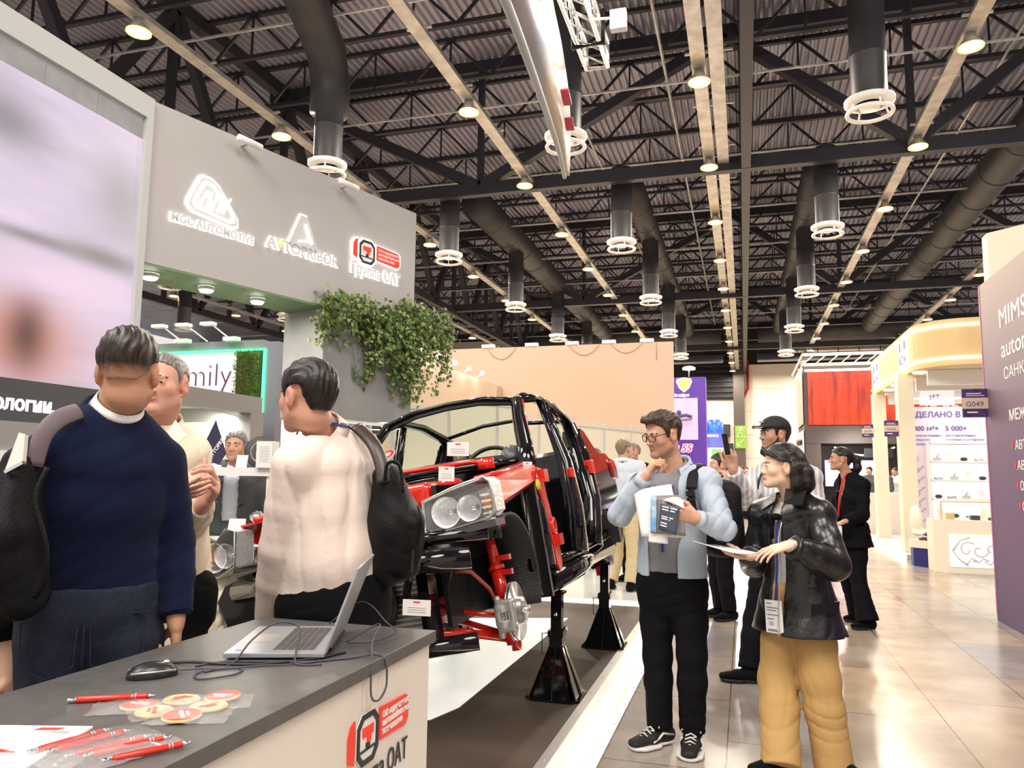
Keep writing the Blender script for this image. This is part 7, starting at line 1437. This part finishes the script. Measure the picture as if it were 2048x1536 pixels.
# ------------------------------------------------ woman in the black leather jacket
p8 = Person('woman with dark bobbed hair in a black leather jacket and wide tan trousers, holding papers', (0.253,4.330,0.812), 128, H=1.66, ah=103, pitch=-2, skin=(.78, .53, .38), fem=True, hs=.96, vox=.004, w=.98, al=140)
J = p8.J; J.update(head=V3((0.184,4.280,1.499)), neck=V3((0.241,4.330,1.310)), sh_r=V3((0.097,4.440,1.236)), sh_l=V3((0.352,4.220,1.253)), el_r=V3((0.039,4.400,0.985)), wr_r=V3((0.018,4.160,1.042)), el_l=V3((0.405,4.080,1.023)), wr_l=V3((0.200,3.950,1.121)), chest=V3((0.240,4.330,1.129)), waist=V3((0.246,4.330,0.976)), pelvis=V3((0.248,4.330,0.799)),
    hip_r=V3((0.184,4.380,0.762)), hip_l=V3((0.311,4.300,0.782)), kn_r=V3((0.144,4.360,0.397)), kn_l=V3((0.341,4.280,0.433)), an_r=V3((0.142,4.166,0.085)), an_l=V3((0.384,4.248,0.085)))
p8.foot = dict(r=120, l=230)
p8.hand = dict(l=dict(d=V3((0.081,3.930,1.086))-J['wr_l'], n=(.05, .35, -.9), curl=((.15, .3, .3), (.2, .35, .3), (.25, .35, .3), (.3, .35, .3)), spread=.14, thumb=((.75, .6, .3), (.9, .2, .3)), s=1.05), r=dict(d=V3((-0.064,4.120,1.042))-J['wr_r'], n=(0, -.2, 1), curl=(.3, .35, .4, .4), thumb=((.6, .7, .5), (.9, .2, .4))))
p8.body(blush=.3, lip=(.62, .13, .12), jaw=.86, nose=.93, lips=1.3); p8.eyes((.03, .018, .013), look=(0, -.1), bw=.003, lash=True)
def bob(S_):
    h, q, M = p8.h, p8.hs, p8.Hm
    for x in (-1, 1):
        S_.chain([h(.072*x, -.03, .06), h(.085*x, -.042, -.02), h(.08*x, -.05, -.09), h(.07*x, -.045, -.125)], [.022, .03, .036, .026], None, .03)
        S_.chain([h(.02*x, .088, .088), h(.05*x, .082, .062), h(.074*x, .045, .035), h(.084*x, .015, .02)], [.012, .013, .012, .012], None, .012)
    S_.chain([h(0, -.09, .03), h(0, -.115, -.04), h(0, -.112, -.10), h(0, -.09, -.135)], [(.07, .03), (.085, .042), (.088, .048), (.07, .034)], M[:, 0], .03)
p8.hair(H_black, [(-.4, -.2), (-.035, -.2), (-.028, -.14), (-.022, .02), (.02, .024), (.034, .03), (.05, .04), (.07, .055), (.09, .07), (.3, .075)], t=.011, extra=bob, strand=.0013, nape=0)
p8.top(mat('grey_knit_top', (.5, .47, .44), .8), .006, -.03, (.05, .045, .04), .5, 'knit_top', amp=.002, vox=.006, neck=.058)
p8.collar(bpy.data.materials['grey_knit_top'], .057, .022, .02, 'neckband', .006, lift=.014, spread=1.02)
zb, zt = J['pelvis'][2], J['neck'][2]
p8.top(M_leather, .04, -.14, (.07, .074, .056), .93, 'leather_jacket', amp=.005, seed=15, vox=.006, flare=.045, neck=.072, sc=.6, opening=dict(x=((-.06, -.055, -.03), (.035, .03, .03)), z=(zb-.2, zb+.1, zt+.05), th=.014))
b = MB(); b.slab((0.204,4.260,1.375), (0.297,4.200,1.368), (0.276,4.130,1.298), (0.187,4.140,1.310), .01); p8.mb(b, 'jacket_collar', M_leather)
b = MB(); b.slab((0.166,4.300,1.358), (0.156,4.260,1.313), (0.089,4.310,1.263), (0.102,4.370,1.313), .01); p8.mb(b, 'jacket_collar', M_leather); p8.collar(M_leather, .068, .035, .7, 'collar_stand', .008, lift=.0, spread=1.15)
p8.trousers(M_khaki, (.096, .095, .094), end=1.14, amp=.003, seed=21, vox=.0065)
r_d, f_ = p8.tr(), nrm(np.cross(V3((0, 0, 1)), p8.tr())); nl = -r_d
b = MB(); c = J['pelvis']+nl*.20+f_*.06+V3((0, 0, .02)); px = nrm(f_*.9+r_d*.35); pn = nrm(np.cross(px, (0, 0, 1))); pn = pn if pn @ nl > 0 else -pn
c = J['pelvis']+nl*.185+f_*.055+pn*.035+V3((0, 0, .03)); b.slab(c-px*.075, c+px*.075+V3((0, 0, -.012)), c+px*.075+V3((0, 0, -.065)), c-px*.07+V3((0, 0, -.05)), .008); p8.mb(b, 'pocket_flap', M_leather)
b = MB(); e0 = J['neck']+f_*.10+V3((0, 0, -.03)); e1 = J['chest']+f_*.165+r_d*.0; e2 = J['pelvis']+f_*.20+V3((0, 0, -.15))
b.tube([interp([e0+nl*.03, e1+nl*.035, J['waist']+f_*.175+nl*.035, e2+nl*.035], i/12) for i in range(13)], .004, 6); p8.mb(b, 'zip', M_chrome)
p8.strip([J['neck']+nl*.05+f_*.04, J['chest']+f_*.135+nl*.01+V3((0, 0, .08)), J['waist']+f_*.15, J['pelvis']+f_*.17+V3((0, 0, .02))], .012, M_lany, 'lanyard')
b = MB(); c = J['pelvis']+f_*.185+r_d*.0+V3((0, 0, -.05)); M_ = frame(c, nl, (0, 0, 1)); b.box(-.052, -.085, -.002, .052, .075, .002, M_); bd = p8.mb(b, 'badge', M_paper)
b = MB(); [b.box(-.04, z, .0022, x1, z+.006, .003, M_) for z, x1 in ((.055, -.01), (.035, .03), (.022, .02), (0, .03), (-.02, .0))]; [b.box(-.03+.005*k, -.05, .0022, -.028+.005*k, -.03, .003, M_) for k in range(6)]; b.box(-.04, -.078, .0022, .03, -.066, .003, M_); p8.mb(b, 'badge_print', mat('badge_ink', (.25, .25, .3), .5)).parent = bd
b = MB(); c = J['chest']+f_*.15+r_d*.02+V3((0, 0, .09)); b.sphere(c, .03, 12, 8, (.6, .6, 1.3)); b.sphere(c+r_d*.03+V3((0, 0, .02)), .03, 12, 8, (1, .5, .6)); b.sphere(c-r_d*.03+V3((0, 0, .02)), .03, 12, 8, (1, .5, .6)); b.tube([c, c+V3((0, 0, -.09))], .012, 8); p8.mb(b, 'bow', M_blkcl)
p8.mb(MB().tube([J['wr_l']+.033*(math.cos(t)*nrm(np.cross(J['el_l']-J['wr_l'], (0, 0, 1)))+math.sin(t)*nrm(np.cross(J['el_l']-J['wr_l'], np.cross(J['el_l']-J['wr_l'], (0, 0, 1))))) for t in np.linspace(0, 6.283, 25)[:-1]], .003, 6, closed=True), 'bracelet', M_chrome)
list(p8.shoes(M_blkcl, M_blksole, .245, .04))
sheet('paper_sheet', ((0.058,4.060,1.068), (-0.075,3.920,1.080), (-0.272,4.060,1.119), (-0.143,4.240,1.084)), 'white papers held flat by the woman in the leather jacket', M_paper, 'paper', .004)
# ------------------------------------------------ man in the cap with a phone
M_stripe = stripe_mat()
p9 = Person('bearded man in a black cap and striped shirt filming with his phone', (0.245,5.950,0.707), 150, H=1.80, ah=118, pitch=0, skin=(.5, .28, .18), hs=1.0, vox=.005)
J = p9.J; J.update(head=V3((0.211,5.900,1.748)), neck=V3((0.271,5.980,1.526)), sh_r=V3((0.082,6.050,1.433)), sh_l=V3((0.452,5.880,1.438)), el_r=V3((0.006,5.750,1.274)), wr_r=V3((-0.075,5.550,1.483)), an_r=V3((-0.006,5.860,0.085)), kn_r=V3((0.050,5.980,0.410))); p9.foot = dict(r=95, l=150)
p9.hand = dict(r=dict(d=(-.12, -.1, 1), n=(-.2, .9, .1), curl=((.7, 1.0, .7), (.75, 1.0, .7), (.8, 1.0, .7), (.8, 1.0, .7)), thumb=((.8, .4, .5), (.9, .1, .5)), s=1.1))
p9.body(stub=.6); p9.eyes(); p9.hair(H_dark, SHORT, t=.012)
BRD = [(-.4, -.3), (.4, -.3)]
s_ = SDF(.005); s_.chain([p9.h(-.066, .0, -.03), p9.h(-.052, .03, -.085), p9.h(0, .075, -.108), p9.h(.052, .03, -.085), p9.h(.066, .0, -.03)], [.012, .02, .022, .02, .012], None, .02); s_.mesh('beard', mat('beard_hair', (.02, .014, .01), .6, bump=.6, bscale=250), p9.root)
s_ = SDF(.005); q, M = p9.hs, p9.Hm; s_.ell(p9.h(0, -.012, .045), V3((.092, .112, .09))*q, M, .01); s_.boxp(p9.h(0, 0, -.16), (.3, .3, .2), M, .002, .004, 's'); s_.chain([p9.h(-.05, .07, .05), p9.h(0, .16, .046), p9.h(.05, .07, .05)], [.008, .008, .008], None, .01)
for t in np.linspace(-.06, .06, 7): s_.cone(p9.h(t, .07, .052), p9.h(t*.9, .16-2.5*t*t*4, .044), .008, .006, k=.012)
s_.mesh('cap', mat('cap_black', (.008, .008, .012), .7), p9.root)
b = MB(); b.tube([p9.h(t, .165-2.6*t*t*4, .041) for t in np.linspace(-.062, .062, 9)], .003, 6); b.beam(p9.h(-.03, .098, .085), p9.h(.03, .098, .085), .012, .003, up=M[:, 1]); p9.mb(b, 'cap_trim', M_galv)
p9.top(M_stripe, .026, -.15, (.07, .074, .05), .95, 'striped_shirt', amp=.007, seed=31, flare=.02, vox=.007); p9.trousers(M_blkcl, vox=.008); list(p9.shoes(M_blkcl, M_blksole)); p9.collar(M_stripe, .07, .04, .4, spread=1.2)
r_d, f_ = p9.tr(), nrm(np.cross(V3((0, 0, 1)), p9.tr())); p9.strip([J['sh_r']*.6+J['neck']*.4+V3((0, 0, .09)), J['chest']+r_d*.1+f_*.165+V3((0, 0, .06)), J['waist']+r_d*.15+f_*.14], .035, M_nylon, 'bag_strap', .006)
ph = thing('phone', 'black mobile phone raised by the man in the cap', 'phone', V3((-0.117,5.480,1.659))); M_ = frame((0, 0, 0), (.45, -.9, .0), (-.2, 0, 1)); MB().box(-.036, -.075, -.004, .036, .075, .004, M_).build('case', M_black, ph, bevel=.003); MB().box(-.033, -.07, -.0052, .033, .07, -.0042, M_).build('screen', M_dgrey, ph)
# ------------------------------------------------ woman in the black suit
p10 = Person('woman with a ponytail in a black trouser suit with a red lanyard', (1.010,8.400,0.774), 118, H=1.70, ah=92, skin=(.5, .28, .18), fem=True, hs=.97, vox=.006)
J = p10.J; dx_ = V3((0.922,8.380,1.621))-J['head']; J['head'] = J['head']+dx_; J['neck'] = J['neck']+dx_*.9+V3((.02, 0, 0)); J.update(el_l=V3((1.089,8.220,1.078)), wr_l=V3((0.911,8.060,1.020)), el_r=V3((0.861,8.500,1.083)), wr_r=V3((0.791,8.200,0.999)), an_l=V3((1.094,8.207,0.090)), an_r=V3((1.074,8.619,0.090)))
p10.hand = dict(l=dict(d=(-.9, 0, -.4), n=(0, .3, -1), curl=.5)); p10.foot = dict(r=110, l=110)
p10.body(blush=.2, lip=(.4, .14, .11)); p10.eyes(lash=True, bw=.004)
def tail(S_): h = p10.h; S_.chain([h(0, -.11, .03), h(.0, -.16, .0), h(0, -.165, -.09), h(0, -.15, -.17)], [.03, .035, .035, .015], None, .03)
p10.hair(H_black, [(-.4, -.3), (-.09, -.3), (-.07, -.06), (-.04, -.03), (-.03, .028), (.02, .03), (.05, .06), (.08, .075), (.3, .08)], t=.01, extra=tail, strand=.0015)
zb, zt = J['pelvis'][2], J['neck'][2]
p10.top(M_blkcl, .028, -.14, (.07, .062, .05), .95, 'suit_jacket', amp=.003, seed=41, flare=.03, vox=.008, opening=dict(x=((-.005, -.04, -.05), (.005, .04, .05)), z=(zb+.1, zb+.35, zt))); p10.trousers(M_blkcl, (.095, .075, .105), end=1.03, amp=.003, vox=.008); p10.collar(M_blkcl, .078, .03, .7, 'lapel', spread=1.2, drop=.08)
r_d, f_ = p10.tr(), nrm(np.cross(V3((0, 0, 1)), p10.tr())); p10.strip([J['neck']-r_d*.06+V3((0, 0, .02)), J['neck']-r_d*.06+f_*.06, J['chest']+f_*.13-r_d*.02+V3((0, 0, .06)), J['waist']+f_*.14], .022, M_lanr, 'lanyard'); p10.mb(MB().beam(J['chest']+f_*.15-r_d*.07+V3((0, 0, .07)), J['chest']+f_*.15-r_d*.01+V3((0, 0, .07)), .02, .005), 'name_pin', M_lanr)
p10.mb(MB().sphere(p10.h(-.078, -.0, -.05), .008, 10, 8), 'earring', M_paper); list(p10.shoes(M_blkcl, M_blksole, .23, .035)); tag(MB().box(*(V3((0.815,8.000,0.856))), *(V3((0.875,8.030,0.978)))).build('name_card', M_paper), 'white card in the hand of the woman in the black suit', 'card')
# ------------------------------------------------ people beyond the car
p6 = Person('man in a light blue shirt and khaki trousers seen from behind beyond the car', (-1.389,9.300,0.899), 0, H=1.78, z0=.1, ah=-22, skin=(.58, .34, .24), vox=.007, hs=1.02)
J = p6.J; J.update(an_l=V3((-1.531,9.200,0.100)), an_r=V3((-1.282,9.100,0.105)), kn_l=V3((-1.494,9.350,0.479)), kn_r=V3((-1.259,9.200,0.504))); J['an_l'][2] = J['an_r'][2] = .185
p6.body(); p6.hair(H_sand, SHORT, t=.012); p6.top(M_lblue, .025, -.02, (.08, .07, .05), name='shirt', amp=.005, seed=51, vox=.008, belly=.01); p6.trousers(M_chino, (.105, .085, .08), vox=.008); p6.collar(M_wshirt, .07, .04, .3); list(p6.shoes(M_blkcl, M_blksole))
nk = J['neck']; p6.strip([nk+V3((-.075, .06, 0)), nk+V3((-.06, -.05, .03)), nk+V3((0, -.085, .02)), nk+V3((.06, -.05, .03)), nk+V3((.075, .06, 0))], .016, M_lanr, 'lanyard')
p6b = Person('man in dark clothes facing the khaki-trousered man, half hidden', (-1.365,9.900,0.867), 150, H=1.76, z0=.1, ah=130, skin=(.58, .33, .24), vox=.008); p6b.body(stub=.2); p6b.eyes(); p6b.hair(H_sand, [(y, z+.03) for y, z in SHORT], t=.006); p6b.top(M_blkcl, .03, -.1, name='jacket', vox=.009); p6b.trousers(M_blkcl, vox=.009); list(p6b.shoes(M_blkcl, M_blksole))
p6c = Person('dark-haired person whose head shows just above the rear of the car', (-2.057,11.000,0.786), -20, H=1.72, z0=.1, skin=(.5, .3, .2), vox=.008); p6c.body(); p6c.hair(H_black, SHORT, t=.012); p6c.top(M_blkcl, .03, -.1, name='jacket', vox=.009); p6c.trousers(M_blkcl, vox=.009); list(p6c.shoes(M_blkcl, M_blksole))
p11 = Person('person in a black jacket with hand raised to the mouth behind the blue-jacketed man', (-0.241,8.300,0.987), 120, H=1.68, ah=110, skin=(.6, .36, .26), vox=.007); J = p11.J; J.update(el_r=V3((-0.182,8.100,1.248)), wr_r=V3((-0.160,8.050,1.373))); p11.hand = dict(r=dict(d=(-.2, 0, 1), n=(-.5, .5, 0), curl=.8))
p11.body(); p11.eyes(); p11.hair(H_dark, SHORT, t=.012); p11.top(M_blkcl, .03, -.12, (.08, .07, .055), name='jacket', vox=.008); p11.trousers(M_blkcl, vox=.008); list(p11.shoes(M_blkcl, M_blksole))
p12 = Person('person in a black T-shirt at the left edge, mostly out of the picture', (-2.700,1.866,1.012), 215, H=1.70, z0=.06, skin=(.6, .36, .26), vox=.007); J = p12.J; J.update(el_l=V3((-2.240,1.920,1.015)), wr_l=V3((-2.199,1.916,0.807)))
p12.body(); p12.hair(H_brown, SHORT, t=.012); p12.top(M_blkcl, .035, -.1, (.09, .085, .08), .32, 'tshirt', amp=.004, vox=.008); p12.trousers(M_blkcl, vox=.008); list(p12.shoes(M_blkcl, M_blksole)); p12.eyes()
# tiny far visitors
for px_, lab, hh, mt, aa in (((-0.081,27.000,0.622), 'tiny distant visitor in dark clothes beyond the raised phone, left one', H_black, M_blkcl, 170), ((0.063,27.600,0.607), 'tiny distant visitor in dark clothes beyond the raised phone, right one', H_brown, M_suit, 190), ((3.473,24.500,0.776), 'distant dark-suited visitor inside the tan stand, left one', H_black, M_suit, 150), ((4.014,25.000,0.773), 'distant dark-suited visitor inside the tan stand, facing left', H_dark, M_suit, 100), ((4.325,25.500,0.764), 'distant visitor in a white shirt inside the tan stand', H_brown, M_wshirt, 120)):
    t = Person(lab, px_, aa, H=1.74, vox=.014, skin=(.52, .32, .23)); t.body(); t.hair(hh, SHORT, t=.012, vox=.01, strand=0); t.top(mt, .03, -.1, name='jacket', vox=.014, amp=0); t.trousers(M_blkcl, vox=.014); list(t.shoes(M_blkcl, M_blksole))
